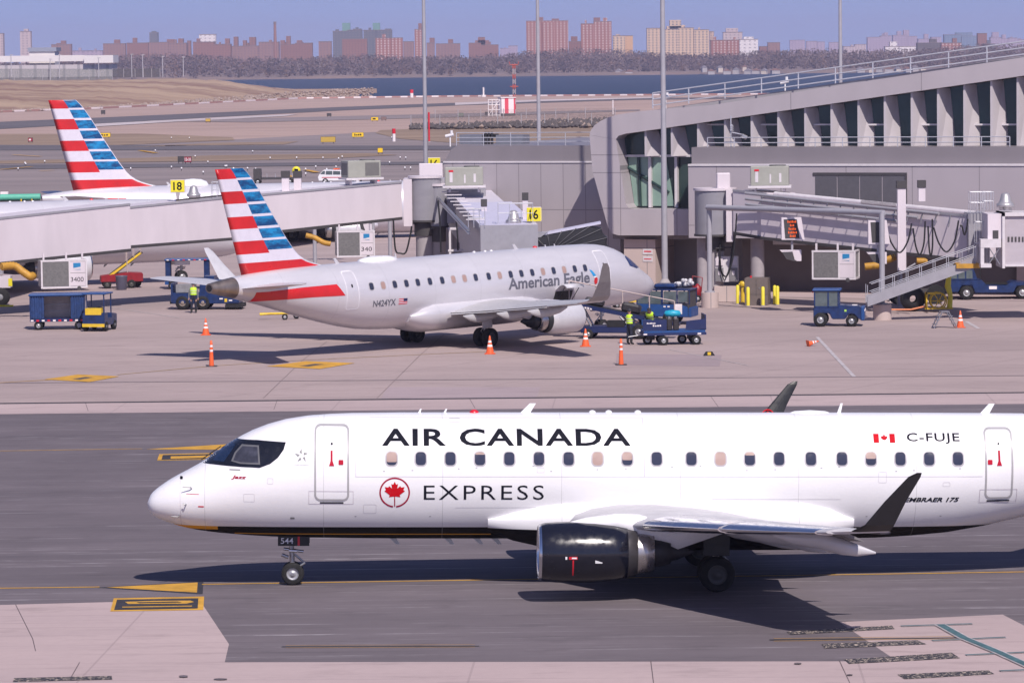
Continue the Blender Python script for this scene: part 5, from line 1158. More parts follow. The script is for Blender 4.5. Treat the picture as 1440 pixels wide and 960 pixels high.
# ---- flood light poles
M_POLE = mat('galvanised_pole', (.36, .35, .385), .55, .1, var=.1)
def light_pole(px0, px1, py1, Y, z0, top, r0, label, base=None):
    """stands at the pixel (px1, py1)"""
    p = PD(px1, py1, Y); r_ = empty('light_pole', (p.x, p.y, z0), 0, label, 'light pole', 'tall floodlight poles')
    MB().cyl((0, 0, 0), (0, 0, top), r0, M_POLE, r1=r0 * .45, n=14).build('pole', r_)
    b = MB().cyl((-1.2, 0, top - .3), (1.2, 0, top - .3), .06, M_POLE, n=8)
    b.build('crossarm', r_)
    for x in (-1.0, -.35, .35, 1.0): MB().box((x - .25, -.5, top - .75), (x + .25, .05, top - .35), M_DARK).build('floodlight', r_)
    if base:
        bx, by0, by1 = base; a, c = PD(bx - 13, by1, Y), PD(bx + 13, by1, Y)
        MB().box((-(c.x - a.x) / 2, -.6, -z0), ((c.x - a.x) / 2, .6, 0), M_BEIGE).cyl((0, 0, 0), (0, 0, .3), .38, M_GREYC, r1=.2, n=10).build('footing', r_)
    return r_
light_pole(930, 935, 398, 224, .92, 32, .19, 'floodlight pole on a beige block, right of the parked jet nose', base=(935, 398, 420))
light_pole(594, 600, 330, 250, 0, 30, .17, 'floodlight pole rising behind the gate 18 rotunda')
light_pole(755, 758, 205, 330, 0, 36, .2, 'floodlight pole beyond the low terminal wing roof')
light_pole(1181, 1182, 110, 330, 0, 38, .2, 'floodlight pole beyond the climbing roof railing at right')
# ================================================================ BOARDING BRIDGES
class WB(MB):      # mesh given in world coordinates, stored about its thing's base
    def __init__(s, root): super().__init__(); s.root = root
    def bd(s, name, parent=None, **kw):
        L = s.root.location; s.v = [(v[0] - L.x, v[1] - L.y, v[2] - L.z) for v in s.v]; return s.build(name, parent or s.root, **kw)
def perp(a, b):      # horizontal normal pointing away from the camera
    d = (b - a); n = Vector((-d.y, d.x, 0)).normalized(); return n if n.y > 0 else -n
def corr(name, base, ridge=.06, per=.25, sc=7.0):
    k = N(name); w_ = k.n('TexWave'); w_.wave_type = 'BANDS'; w_.bands_direction = 'DIAGONAL' if False else 'X'; w_.inputs['Scale'].default_value = sc
    k.l(k.tc.outputs['Object'], w_.inputs[0]); k.bump(w_.outputs[1], .35, .03); f = k.noise((.6, .6, 2), 5)
    return k.done(k.mix(k.ramp(f, .35, .7), base, tuple(q * .88 for q in base)), .42, .1)
M_BW = mat('bridge_white', (.64, .575, .61), .42, var=.12, sc=.7, streak=True); M_BWC = corr('bridge_ribbed', (.60, .55, .58)); M_BG = mat('bridge_grey', (.33, .32, .35), .45, .1, var=.12); M_BGC = corr('rotunda_slats', (.30, .29, .32), sc=5)
M_BD = mat('bridge_dark', (.055, .05, .052), .6); M_CABLE = mat('black_cable', (.015, .015, .017), .5); M_SIGNY = mat('sign_yellow', (.72, .62, .02), .5, var=.05); M_HVAC = mat('hvac_greige', (.33, .33, .29), .5, var=.1); M_GRILL = mat('hvac_grille', (.15, .145, .14), .6); M_HOSEY = mat('yellow_air_hose', (.52, .27, .03), .6, var=.35, sc=3)
def quadbox(b, p00, p01, p10, p11, n, w_, m_, mt=None):
    """front face p00 top-left, p01 bottom-left, p10 top-right, p11 bottom-right, pushed back by n*w"""
    k_ = n * w_; V = [p00, p01, p11, p10, p00 + k_, p01 + k_, p11 + k_, p10 + k_]
    b.add(V, [(0, 1, 2, 3), (7, 6, 5, 4), (1, 5, 6, 2), (0, 3, 7, 4), (0, 4, 5, 1), (3, 2, 6, 7)], m_)
def section(root, x0, t0, b0, Y0, x1, t1, b1, Y1, w_=2.6, m_=None, name='tunnel', trim=True):
    a, c = PD(x0, (t0 + b0) / 2, Y0), PD(x1, (t1 + b1) / 2, Y1)
    za, zb, zc_, zd = PD(x0, t0, Y0).z, PD(x0, b0, Y0).z, PD(x1, t1, Y1).z, PD(x1, b1, Y1).z; n = perp(a, c)
    A_, B_ = Vector((a.x, a.y, 0)), Vector((c.x, c.y, 0)); Z = lambda p, z: Vector((p.x, p.y, z))
    b = WB(root); quadbox(b, Z(A_, za), Z(A_, zb), Z(B_, zc_), Z(B_, zd), n, w_, m_ or M_BW); o = b.bd(name)
    if trim:
        b = WB(root); e = -n * .04
        quadbox(b, Z(A_, zb + .02) + e, Z(A_, zb - .16) + e, Z(B_, zd + .02) + e, Z(B_, zd - .16) + e, n, w_ + .08, M_BD)
        quadbox(b, Z(A_, za + .07) + e, Z(A_, za - .05) + e, Z(B_, zc_ + .07) + e, Z(B_, zc_ - .05) + e, n, .12, M_BG)
        b.bd('tunnel_frame', o)
    return dict(A=A_, B=B_, n=n, zt=(za, zc_), zb=(zb, zd), o=o, w=w_)
def on_roof(S, u, v=.5): p = S['A'].lerp(S['B'], u) + S['n'] * (S['w'] * v); p.z = S['zt'][0] + (S['zt'][1] - S['zt'][0]) * u; return p
def rotunda(root, px, yt, yb, Y, r_, ybase=None, rc=.55):
    p, q = PD(px, yt, Y), PD(px, yb, Y); c = Vector((p.x, p.y + r_, 0))
    b = WB(root); b.cyl(c + Vector((0, 0, q.z)), c + Vector((0, 0, p.z)), r_, M_BGC, n=28); b.cyl(c + Vector((0, 0, p.z)), c + Vector((0, 0, p.z + .14)), r_ + .08, M_BW, n=28); b.cyl(c + Vector((0, 0, q.z - .12)), c + Vector((0, 0, q.z)), r_ + .05, M_BD, n=28)
    o = b.bd('rotunda'); b = WB(root); b.cyl(c, c + Vector((0, 0, q.z - .12)), rc, M_GREYC, n=20); b.cyl(c + Vector((0, 0, q.z - 1.0)), c + Vector((0, 0, q.z - .12)), rc * 1.15, M_BD, n=20); b.bd('rotunda_column'); return c, p.z, q.z
def sign_box(root_label, p, h, num, wdt=.95, hh=.8, depth=.5, side_num=False, rz=0):
    r_ = empty('gate_sign', p, rz, root_label, 'gate sign')
    MB().box((-.1, -.1, 0), (.1, .1, h + .02), M_GREYC).build('post', r_)
    MB().box((-wdt / 2, 0, h), (wdt / 2, depth, h + hh), M_BW).build('sign_case', r_)
    MB().box((-wdt / 2 + .02, -.03, h + .03), (wdt / 2 - .02, 0, h + hh - .03), M_SIGNY).build('sign_face', r_)
    flat(text2(num, -wdt * .3, wdt * .3, h + hh * .17, h + hh * .83, bold=.02), 'gate_number', M_INK, r_, lambda a, c: Vector((a, -.036, c)))
    if side_num:
        MB().box((wdt / 2, .1, h + .05), (wdt / 2 + .02, depth - .05, h + hh - .05), M_SIGNY).build('sign_face', r_)
        flat(text2(num, .14, depth - .1, h + hh * .17, h + hh * .83, bold=.02), 'gate_number', M_INK, r_, lambda a, c: Vector((wdt / 2 + .026, a, c)))
    return r_
def rooftop_unit(p, rz, w_, d, h, label, stand=.45, grille_side=False, leg=None):
    r_ = empty('rooftop_air_unit', p, rz, label, 'air conditioner', 'greige air units on the bridges')
    b = MB().box((-w_ / 2, -d / 2, stand), (w_ / 2, d / 2, stand + h), M_HVAC, ch=.03); b.build('casing', r_)
    MB().box((-w_ / 2 - .15, -d / 2 - .1, stand - .13), (w_ / 2 + .15, d / 2 + .1, stand - .003), M_TRIM).build('platform', r_)
    for x in (-w_ * .38, w_ * .38): MB().box((x - .06, -d * .35, 0), (x + .06, d * .35, stand - .13), M_TRIM).build('leg', r_)
    b = MB().box((w_ * .02, -d / 2 - .015, stand + .12), (w_ / 2 - .12, -d / 2 - .002, stand + h - .12), M_GRILL) if grille_side else MB().box((-w_ * .38, -d / 2 - .02, stand + .2), (-w_ * .30, -d / 2 - .002, stand + h - .3), M_TRIM).box((w_ * .0, -d / 2 - .02, stand + .15), (w_ * .04, -d / 2 - .002, stand + h - .45), M_TRIM).box((w_ * .25, -d / 2 - .02, stand + .2), (w_ * .31, -d / 2 - .002, stand + h - .4), M_TRIM)
    b.build('grille' if grille_side else 'service_panel', r_)
    MB().box((-w_ / 2 - .015, -d / 2 + .15, stand + .15), (-w_ / 2 - .002, d / 2 - .15, stand + h - .15), M_GRILL).build('grille', r_)
    if not grille_side: MB().box((-w_ * .4, -d / 2 - .022, stand + h - .28), (-w_ * .28, -d / 2 - .003, stand + h - .17), M_RED).build('badge', r_)
    MB().cyl((w_ * .2, 0, stand + h), (w_ * .2, 0, stand + h + .07), d * .32, M_GRILL, n=20).build('fan_cowl', r_)
    return r_
def vent(root, p, s=1.0):
    O = Vector((p.x - root.location.x, p.y - root.location.y, p.z - root.location.z))
    MB().lathe([(z * s, r_ * s) for z, r_ in ((0, .30), (.12, .30), (.14, .42), (.3, .42), (.34, .34), (.45, .28), (.75, .20), (.8, .12), (.82, .01))], mat('spun_metal', (.48, .46, .47), .38, .55), O, 'z', 20).build('roof_vent', root)
def cage(root, p, w_, d, h, rz=0, n=4):
    b = WB(root); c_, s_ = math.cos(rz), math.sin(rz); P_ = lambda x, y, z: Vector((p.x + x * c_ - y * s_, p.y + x * s_ + y * c_, p.z + z))
    for i in range(n + 1):
        for yy in (0, d): b.cyl(P_(w_ * i / n, yy, 0), P_(w_ * i / n, yy, h), .018, M_RAIL, n=5)
    for z in (h * .5, h):
        for yy in (0, d): b.cyl(P_(0, yy, z), P_(w_, yy, z), .018, M_RAIL, n=5)
        for xx in (0, w_): b.cyl(P_(xx, 0, z), P_(xx, d, z), .018, M_RAIL, n=5)
    return b.bd('ladder_cage')
def lift_column(root, p, z0, z1, wd=.45):
    b = WB(root); b.box((p.x - wd / 2, p.y - wd / 2, z0), (p.x + wd / 2, p.y + wd / 2, z1), M_BW); b.box((p.x - wd * .6, p.y - wd * .6, z1), (p.x + wd * .6, p.y + wd * .6, z1 + .42), M_BD); return b.bd('lift_column')
def cooling_unit(px0, px1, yt, yb, Y, yaw, label, number, side=False):
    a, c = PD(px0, yb, Y), PD(px1, yb, Y); z0 = PT((px0 + px1) / 2, yb, 0); zt = PD(px0, yt, Y).z; zb = max(PD(px0, yb, Y).z, .12); w_ = (c.x - a.x) / math.cos(yaw) ; h = zt - zb
    r_ = empty('cooling_unit', (a.x, a.y, 0), yaw, label, 'cooling unit', 'white framed cooling units under the bridges')
    d = 1.5; T_ = lambda x, y, z: (x, y, z)
    MB().box((.05, 0, zb + .08), (w_ - .05, d, zt - .06), mat('unit_grey', (.30, .29, .29), .5)).build('casing', r_)
    b = MB()
    for x in (0, w_ * .60, w_ - .09): b.box((x, -.05, zb), (x + .09, .02, zt), M_TRIM)
    for z in (zb, zt - .1): b.box((-.01, -.052, z), (w_ + .01, .021, z + .1), M_TRIM)
    b.box((w_ - .09, 0, zb), (w_, d, zb + .1), M_TRIM).box((w_ - .09, 0, zt - .1), (w_, d, zt), M_TRIM).box((w_ - .09, d - .1, zb), (w_, d, zt), M_TRIM); b.build('frame', r_)
    MB().box((.1, -.03, zb + .12), (w_ * .60, -.004, zt - .12), mat('unit_grille', (.155, .15, .15), .7, var=.3, sc=8)).build('grille', r_)
    b = MB().box((w_ * .60 + .09, -.034, zb + .12), (w_ - .1, -.004, zt - .12), M_BW); b.build('service_panel', r_)
    MB().box((w_ * .60 + .09, -.036, zb + h * .52), (w_ - .1, -.0345, zb + h * .535), M_GRILL).build('panel_joint', r_)
    if number:
        flat(text2(number, w_ * .64, w_ * .92, zb + h * .22, zb + h * .38), 'unit_number', M_INK, r_, lambda x, z: Vector((x, -.04, z)))
    MB().box((w_ * .70, -.042, zb + h * .64), (w_ * .86, -.037, zb + h * .88), mat('logo_blue', (.02, .20, .42), .4)).build('logo_plate', r_)
    flat(poly2([(w_ * .70, zb + h * .64), (w_ * .86, zb + h * .66), (w_ * .86, zb + h * .74), (w_ * .70, zb + h * .70)]), 'logo_plate', M_TRIM, r_, lambda x, z: Vector((x, -.045, z)))
    for x in (w_ * .06, w_ * .55, w_ * .9): MB().box((x, .3, zt), (x + .1, .42, zt + .38), M_BW).build('hanger', r_)
    MB().cyl((w_ * .82, -.06, zb - .02), (w_ * .82, -.03, zb - .02), .12, M_BD, n=14).build('castor', r_)
    return r_
def bellows_hose(pts, r_, label, name='air_hose'):
    P_ = [Vector(p) for p in pts]; base = P_[0]; L = []; 
    n = 40
    for i in range(n + 1):
        t = i / n * (len(P_) - 1); k_ = min(int(t), len(P_) - 2); u = t - k_; p0, p1, p2, p3 = P_[max(k_ - 1, 0)], P_[k_], P_[k_ + 1], P_[min(k_ + 2, len(P_) - 1)]
        L.append(.5 * ((2 * p1) + (p2 - p0) * u + (2 * p0 - 5 * p1 + 4 * p2 - p3) * u * u + (3 * p1 - p0 - 3 * p2 + p3) * u**3) - base)
    o = MB().tube(L, [r_ * (1.08 if i % 2 else .9) for i in range(n + 1)], M_HOSEY, n=12).build(name); o.location = base; tag(o, label, 'hose'); return o
def cable(root, pts, r_=.045, name='cable'):
    P_ = [Vector(p) for p in pts]; L = []; n = 10 * (len(P_) - 1)
    for i in range(n + 1):
        t = i / n * (len(P_) - 1); k_ = min(int(t), len(P_) - 2); u = t - k_; p0, p1, p2, p3 = P_[max(k_ - 1, 0)], P_[k_], P_[k_ + 1], P_[min(k_ + 2, len(P_) - 1)]
        L.append(.5 * ((2 * p1) + (p2 - p0) * u + (2 * p0 - 5 * p1 + 4 * p2 - p3) * u * u + (3 * p1 - p0 - 3 * p2 + p3) * u**3))
    b = WB(root); b.tube(L, r_, M_CABLE, n=6); return b.bd(name)
def W(px, py, Y): return PD(px, py, Y)
# ---------- long bridge on the left (gate 18)
Yr = 237
g18 = empty('boarding_bridge', (W(594, 365, Yr).x, Yr, 0), 0, 'long pale boarding bridge sloping left across the picture behind the striped tail', 'boarding bridge', 'passenger boarding bridges')
S1 = section(g18, 330, 277.5, 331, 228, 565, 256.5, 305.5, Yr, 2.5)
S2 = section(g18, 183, 292, 345.5, 222, 350, 275, 332.5, 228.6, 2.8)
S3 = section(g18, -70, 315, 376, 212, 183.5, 287.5, 350, 221.7, 3.1)
b = WB(g18); a = W(567, 252, Yr); c = W(580, 318, Yr); b.box((a.x, Yr - .1, c.z), (c.x, Yr + 3, a.z), M_BW); b.bd('end_frame')
rotunda(g18, 597, 251, 310, Yr - .3, 1.0, rc=.62)
b = WB(g18); a = W(575, 252, Yr + 1); c = W(626, 262, Yr + 1); b.box((a.x, Yr + 1, W(600, 316, Yr).z), (c.x, Yr + 4, a.z), M_BG); b.bd('walkway')
for px_ in (549, 443): p, q_ = W(px_, 305, Yr - 4), PT(px_, 372, 0); b = WB(g18); b.cyl((q_.x, q_.y, 0), (q_.x, q_.y, W(px_, 305, q_.y).z), .14, M_POLE, n=10); b.bd('support_leg')
rooftop_unit(on_roof(S1, .83), R(20), 2.15, 1.5, 1.05, 'greige air unit with a big grille on the long bridge roof', .45, True)
sign_box('yellow gate sign reading 18 above the long bridge roof', on_roof(S2, .50, .4) + Vector((0, 0, -.1)), .62, '18', .86, .76, .3)
vent(g18, on_roof(S2, .66, .5)); cage(g18, on_roof(S2, .76, .3), 1.0, 1.0, .95, n=3)
b = WB(g18); b.cyl(on_roof(S2, .45, .25) + Vector((0, 0, .1)), on_roof(S2, 1.0, .25) + Vector((0, 0, .1)), .06, M_BD, n=6); b.bd('cable_tray')
for px_, yt, Yc in ((401.5, 250, 233), (418.5, 250, 234)): a, c = W(px_, yt, Yc), W(px_, 285, Yc); lift_column(g18, a, c.z, a.z, .45)
sg = empty('gate_sign', W(417, 262, 240), 0, 'round yellow and black marker beyond the long bridge roof', 'gate sign'); a = W(417, 240, 240)
MB().cyl((0, 0, 0), (0, 0, a.z - sg.location.z - .2), .04, M_BD, n=6).build('post', sg); MB().lathe([(-.05, .01), (-.05, .27), (.05, .27), (.05, .01)], M_SIGNY, (0, 0, a.z - sg.location.z), 'y', 16).build('sign_face', sg); MB().box((-.12, -.07, a.z - sg.location.z - .12), (.12, -.052, a.z - sg.location.z + .12), M_INK).build('symbol', sg)
cooling_unit(58, 121, 366, 406, 214, R(15), 'white framed cooling unit with the number 3400 under the long bridge', '3400')
b_un = cooling_unit(474, 527, 325, 362, 229, R(9), 'white framed cooling unit with the number 340 behind the thin grey pole', '340')
bellows_hose([W(2, 375, 213), W(20, 374, 213.5), W(32, 382, 213.5), W(42, 388.5, 213.5), W(46, 388, 214)], .22, 'yellow ribbed air hose beside the carriage tyre at the left edge')
bellows_hose([W(430, 331, 229), W(442, 334, 229), W(455, 341, 229), W(465, 343, 229)], .16, 'yellow ribbed air hose behind the striped tail, joined to a grey unit')
cable(g18, [W(553, 308, 232), W(556, 350, 232), W(563, 356, 232), W(571, 354, 232), W(577, 330, 232), W(579, 318, 232)], .06)
# bridge drive carriage cut by the left edge
dc = empty('bridge_carriage', PT(2, 430, 0), 0, 'white wheeled bridge carriage with big black tyre cut by left edge', 'bridge wheels'); L = dc.location
b = WB(dc); a, c = W(-40, 388, L.y), W(16, 404, L.y); b.box((a.x, L.y - .4, c.z), (c.x, L.y + .5, a.z), M_BW); b.box((a.x, L.y - .2, c.z + .8), (W(4, 370, L.y).x, L.y + .3, W(4, 358, L.y).z), M_BG); b.bd('carriage_frame')
b = WB(dc); a = W(13, 397, L.y); b.box((a.x, L.y - .42, a.z - .2), (a.x + .22, L.y - .2, a.z + .25), M_SIGNY); b.bd('bumper')
b = WB(dc); b.lathe([(-.25, .2), (-.25, .5), (-.15, .56), (.15, .56), (.25, .5), (.25, .2)], M_TYRE, (L.x, L.y - .3, .56), 'y', 24); o = b.bd('wheel'); b = WB(dc); b.lathe([(-.2, .01), (-.22, .15), (-.1, .3), (.1, .3), (.1, .01)], M_RIM, (L.x, L.y - .3, .56), 'y', 16); b.bd('rim', o)
o = MB().box((-1.6, -.06, 0), (1.1, .06, .1), M_SIGNY).build('wheel_chock_bar'); o.location = PT(-4, 431, 0) + Vector((0, -1.0, .05)); tag(o, 'yellow bar lying in front of the carriage tyre at the left edge', 'bar')
# ---------- gate 16 bridge, its roof running towards the parked jet
g16 = empty('boarding_bridge', PT(612, 388, 0), 0, 'short boarding bridge with lavender roof pointing at the parked jet, gate 16', 'boarding bridge', 'passenger boarding bridges')
Ya, Yb = 236, 212
def tun(root, pts_top, pts_bot, ml, mr, name):   # tunnel whose roof corners are given: near-left, near-right, far-right, far-left
    b = WB(root); T_ = [Vector(p) for p in pts_top]; B_ = [Vector((t.x, t.y, z)) for t, z in zip(T_, pts_bot)]
    V = T_ + B_; b.add(V, [(0, 1, 2, 3)], mr); b.add(V, [(0, 4, 5, 1), (1, 5, 6, 2), (2, 6, 7, 3), (3, 7, 4, 0), (4, 7, 6, 5)], ml); return b.bd(name)
zf, zn_ = 6.2, 4.95
def RP(px, py, z): return PT(px, py, z)
nl, nr, fr_, fl_ = RP(694, 339, zn_), RP(744, 336, zn_), RP(692, 282, 5.9), RP(638, 282, 5.9)
wv = Vector((1, .2, 0)).normalized() * 1.35
ctrA, ctrB = RP(655, 262, 6.15), RP(716, 322, 5.15); dirv = (ctrB - ctrA); dirv.z = 0; dirv.normalize(); wv = Vector((-dirv.y, dirv.x, 0)) * 1.35
if wv.x < 0: wv = -wv
mid = ctrA.lerp(ctrB, .5)
tun(g16, [mid - wv, mid + wv, ctrA + wv, ctrA - wv], [mid.z - 2.5, mid.z - 2.5, ctrA.z - 2.5, ctrA.z - 2.5], M_BG, mat('bridge_roof_pale', (.60, .56, .62), .5), 'tunnel')
wv2 = wv * 1.16; up_ = Vector((0, 0, .22))
tun(g16, [ctrB - wv2 + up_, ctrB + wv2 + up_, mid + wv2 + up_, mid - wv2 + up_], [ctrB.z - 2.6, ctrB.z - 2.6, mid.z - 2.6, mid.z - 2.6], M_BG, mat('bridge_roof_lavender', (.56, .54, .66), .5), 'tunnel')
b = WB(g16)
for i in range(11): p = ctrA.lerp(ctrB, .12 + i * .08) - wv * 1.22; b.box((p.x - .5, p.y - .06, p.z + .3), (p.x + .55, p.y + .06, p.z + .36), M_TRIM)
b.bd('roof_steps')
b = WB(g16)
for o_ in (0, .16): b.cyl(ctrA.lerp(ctrB, 0) - wv * 1.7 + Vector((0, 0, -.2 - o_)), ctrA.lerp(ctrB, .98) - wv * 1.6 + Vector((0, 0, -.1 - o_)), .07, M_STEEL, n=8)
b.bd('pipe_rail')
cage(g16, ctrB - wv * 1.5 + Vector((-.2, 0, .1)) , .9, .9, 1.0, n=3); cage(g16, ctrB + Vector((-.6, .6, .3)), 1.9, 1.0, 1.05, n=3)
vent(g16, RP(757 + 0, 330, 4.9) if 0 else RP(723, 332, 5.0) if 0 else W(722, 327, 208), 1.0)
# cab, round and slatted, with its flat roof and bellows hood
Yc = 206.5; cc = W(712, 345, Yc); r_ = 1.05
b = WB(g16); cz = W(712, 327.5, Yc).z; cb_ = cz - 2.9; b.cyl((cc.x + .1, Yc, cb_), (cc.x + .1, Yc, cz), 1.0, M_BGC, n=24); b.box((cc.x - 1.2, Yc - .2, cb_), (cc.x - .85, Yc + 1.5, cz + .05), M_BW); b.box((cc.x + .9, Yc - .5, cb_), (cc.x + 2.2, Yc + 1.5, cz - .02), M_BG); b.bd('cab')
b = WB(g16); b.box((cc.x - 1.3, Yc - 1.05, cz + .06), (cc.x + 1.6, Yc + 1.7, cz + .14), mat('bridge_roof_lavender', (.56, .54, .66), .5)); b.box((cc.x - .1, Yc - .4, cz + .14), (cc.x + 1.0, Yc + .5, cz + .4), M_BW); b.bd('cab_roof')
vent(g16, Vector((cc.x + .42, Yc, cz + .38)), 1.05)
hx0, hx1 = W(752, 320, Yc - 1).x, W(846, 320, Yc - 1).x
M_HOOD = mat('hood_fabric', (.016, .0155, .019), .55, var=.2); pv_ = W(774, 355, Yc - 1); ct = [(753, 334), (761, 332), (770, 330), (780, 328), (790, 326), (800, 324), (810, 322), (820, 320.3), (830, 319), (839, 319), (846, 322.5), (851, 328), (854, 335), (856, 342), (857, 350)]; n = len(ct) - 1; secs = []
for i, (cx_, cy_) in enumerate(ct):
    p = W(cx_, cy_, Yc - 1) - pv_; s_ = .965 if i % 2 else 1.0
    secs.append([Vector((pv_.x + p.x * s_ * e, Yc - 1 + y, pv_.z + p.z * s_ * e)) for e, y in ((.08, 0), (.6, 0), (.97, .02), (1.0, .12), (1.0, 1.2), (1.0, 2.3))])
b = WB(g16); b.loft(secs, M_HOOD, caps=False, closed=False, smooth=False); b.bd('bellows_hood')
b = WB(g16); a, c, d_ = W(748, 331, Yc - .9), W(846, 312, Yc - .9), W(748, 326, Yc + 1.0)
a = W(748, 334, Yc - .9); quadbox(b, a + Vector((0, 0, .10)), a, W(845, 315, Yc - .9) + Vector((0, 0, .10)), W(845, 315, Yc - .9), Vector((0, 1, 0)), 1.6, mat('bridge_roof_lavender', (.56, .54, .66), .5)); b.add([W(748, 330, Yc - .95), W(748, 352, Yc - .95), W(735, 352, Yc - .95), W(772, 325, Yc - .95)], [(0, 1, 2), (0, 3, 2)], M_BG); b.bd('hood_roof')
b = WB(g16)
for i in range(0, n + 1, 2):
    q_ = [p + Vector((.0, -.03, .03)) for p in secs[i]]; b.tube(q_, .022, mat('rib_grey', (.10, .097, .105), .5), n=5)
b.bd('hood_rib')
# legs, lift columns, cables below the tunnel
for px_, yt in ((694, 244 + 0), (695, 275)): pass
for px_, yt, yb_, Y_ in ((680.5, 283, 330, 217), (738.5, 274, 325, 209.5)): a, c = W(px_, yt, Y_), W(px_, yb_, Y_); lift_column(g16, a, c.z, a.z - .3, .3)
b = WB(g16)
for x0, x1 in ((631, 634), (651, 654)):
    a, c = W(x0, 320, 222), W(x1, 320, 222); b.box((a.x, 222, 0), (c.x, 222.2, a.z), M_TRIM)
a, c = W(630, 320, 222), W(655, 323, 222); b.box((a.x, 221.98, c.z), (c.x, 222.3, a.z), M_TRIM); a, c = W(630, 351, 222), W(655, 353.5, 222); b.box((a.x, 221.98, c.z), (c.x, 222.3, a.z), M_TRIM); b.bd('service_frame')
for xx, yy0, yy1 in ((616, 282, 355), (640, 300, 352), (661, 310, 350), (666, 312, 352), (676, 318, 352), (683, 322, 354)):
    cable(g16, [W(xx, yy0, 220), W(xx + 3, (yy0 + yy1) / 2, 220), W(xx + 4, yy1, 220)], .055)
for x_, y_ in ((668, 352), (675, 352)): cable(g16, [W(x_, 312, 219), W(x_ + 1, y_ - 10, 219), W(x_ + 5, y_, 219), W(x_ + 9, y_ - 10, 219), W(x_ + 10, 316, 219)], .05)
rooftop_unit(W(653, 270, 233) , 0, 2.35, 1.5, 1.12, 'greige air unit with a red badge above the gate 16 bridge roof', .42)
b = WB(g16); a, c = W(628, 258.5, 234), W(683, 268, 234); b.box((a.x, 234.3, c.z - 2), (c.x, 236.5, W(650, 267, 234).z), M_BG); b.bd('junction_box')
rn = rotunda(g16, 616, 262, 318, 236.8, .6, rc=.4)
sign_box('yellow gate sign reading 16 on the cab roof beside the bellows hood', Vector((W(751, 326, Yc).x, Yc - .2, cz + .1)), .50, '16', .80, .80, .42, True)
sb2 = sign_box('yellow gate sign with 16 half hidden behind the floodlight pole', W(611, 262, 243), 1.05, '16', .8, .8, .3)
# white junction cabinet beside it
o = MB().box((-.75, 0, 0), (.75, .6, 1.0), M_BW, ch=.03).build('roof_cabinet'); o.location = W(606, 252, 241); tag(o, 'white roof cabinet between floodlight pole and greige air unit', 'cabinet')
# display seen from the side on its own pole (gate 18 side)
ds = empty('stand_display', PT(525, 375, 0), 0, 'grey wedge shaped display seen edge on, on a thin pole left of gate rotunda', 'display'); L = ds.location
b = WB(ds); b.cyl((L.x, L.y, 0), (L.x, L.y, W(525, 276, L.y).z), .13, M_POLE, n=12); b.bd('pole')
b = WB(ds); P_ = [W(500, 284, L.y), W(522, 283.5, L.y), W(521, 326, L.y), W(514, 324, L.y)]; b.prism([(p.x, p.z) for p in P_], L.y - .5, L.y + .9, M_BW); b.bd('hood')
b = WB(ds); P_ = [W(498.6, 284, L.y), W(505, 284, L.y), W(513, 324, L.y), W(508, 322, L.y)]; b.prism([(p.x, p.z) for p in P_], L.y - .52, L.y + .92, M_BD); b.bd('screen')
# ---------- right bridge
Y0, Y1 = 221.5, 207.5
g17 = empty('boarding_bridge', PT(1005, 420, 0), 0, 'pale boarding bridge with pipe rails in front of the terminal at right', 'boarding bridge', 'passenger boarding bridges')
c_, zt_, zb_ = rotunda(g17, 1007, 268.5, 330, 220.2, 1.2, rc=.5)
b = WB(g17); a, c = W(1021, 267, 219.8), W(1031, 340, 219.8); b.box((a.x, 219.8, c.z), (c.x, 222.6, a.z), M_BW); b.bd('end_frame')
b = WB(g17); a, c = W(1008, 243.5, 221), W(1027, 268, 221); b.box((a.x, 221, c.z), (c.x, 221.8, a.z), M_BW, ch=.05); b.bd('roof_cabinet')
T1 = section(g17, 1031, 268, 326, 219.6, 1078, 273, 334, 217.6, 2.4)
T2 = section(g17, 1070, 275.5, 333, 217.6, 1362, 304, 364.5, 206.8, 2.6, M_BW)
# raised inner roof line
b = WB(g17)
for u0, u1 in ((0.02, .62), (.45, .98)):
    p, q_ = on_roof(T2, u0, .35), on_roof(T2, u1, .35); b.cyl(p + Vector((0, 0, .12)), q_ + Vector((0, 0, .12)), .13, M_TRIM, n=10)
b.bd('roof_pipe')
for k_, (dy, dz) in enumerate(((-.35, .0), (-.5, -.32), (-.75, -.62))):
    b = WB(g17); p = on_roof(T2, -.08, 0) + Vector((0, dy, dz + .08)); q_ = on_roof(T2, .86 - .1 * k_, 0) + Vector((0, dy, dz - .02)); b.cyl(p, q_, .085, M_BG, n=8); b.bd('pipe_rail')
b = WB(g17)
for i in range(15):
    p = on_roof(T2, .0 + i * .065, 0); b.cyl(p + Vector((.12, 0, .06)), p + Vector((-.12, -.85, -.66)), .03, M_STEEL, n=5)
b.bd('rail_bracket')
rooftop_unit(W(1083, 269, 219.5), R(-6), 2.2, 1.5, 1.12, 'greige air unit on the roof of the right hand bridge', .35)
for px_, yt, yb_, Y_ in ((1267.5, 265, 380, 208.2), (1296, 264, 283, 211)): a, c = W(px_, yt, Y_), W(px_, yb_, Y_); lift_column(g17, a, c.z, a.z, .46 if px_ < 1280 else .38)
b = WB(g17); a = PT(1268, 432, 0); b.cyl((a.x, a.y + 1, 0), (a.x, a.y + 1, W(1268, 366, a.y).z), .15, M_BG, n=10); a2 = W(1290, 372, a.y); b.cyl((a.x, a.y + 1, 1.9), (a2.x, a.y + 1, a2.z), .06, M_BG, n=8); b.bd('support_leg')
wb_ = empty('bridge_wheels', (0, 0, 0)); wb_.parent = g17
b = WB(g17); p = PT(1290, 428, 0); b.box((p.x - 1.4, p.y + .2, .5), (p.x + 1.4, p.y + .5, .9), M_BD); 
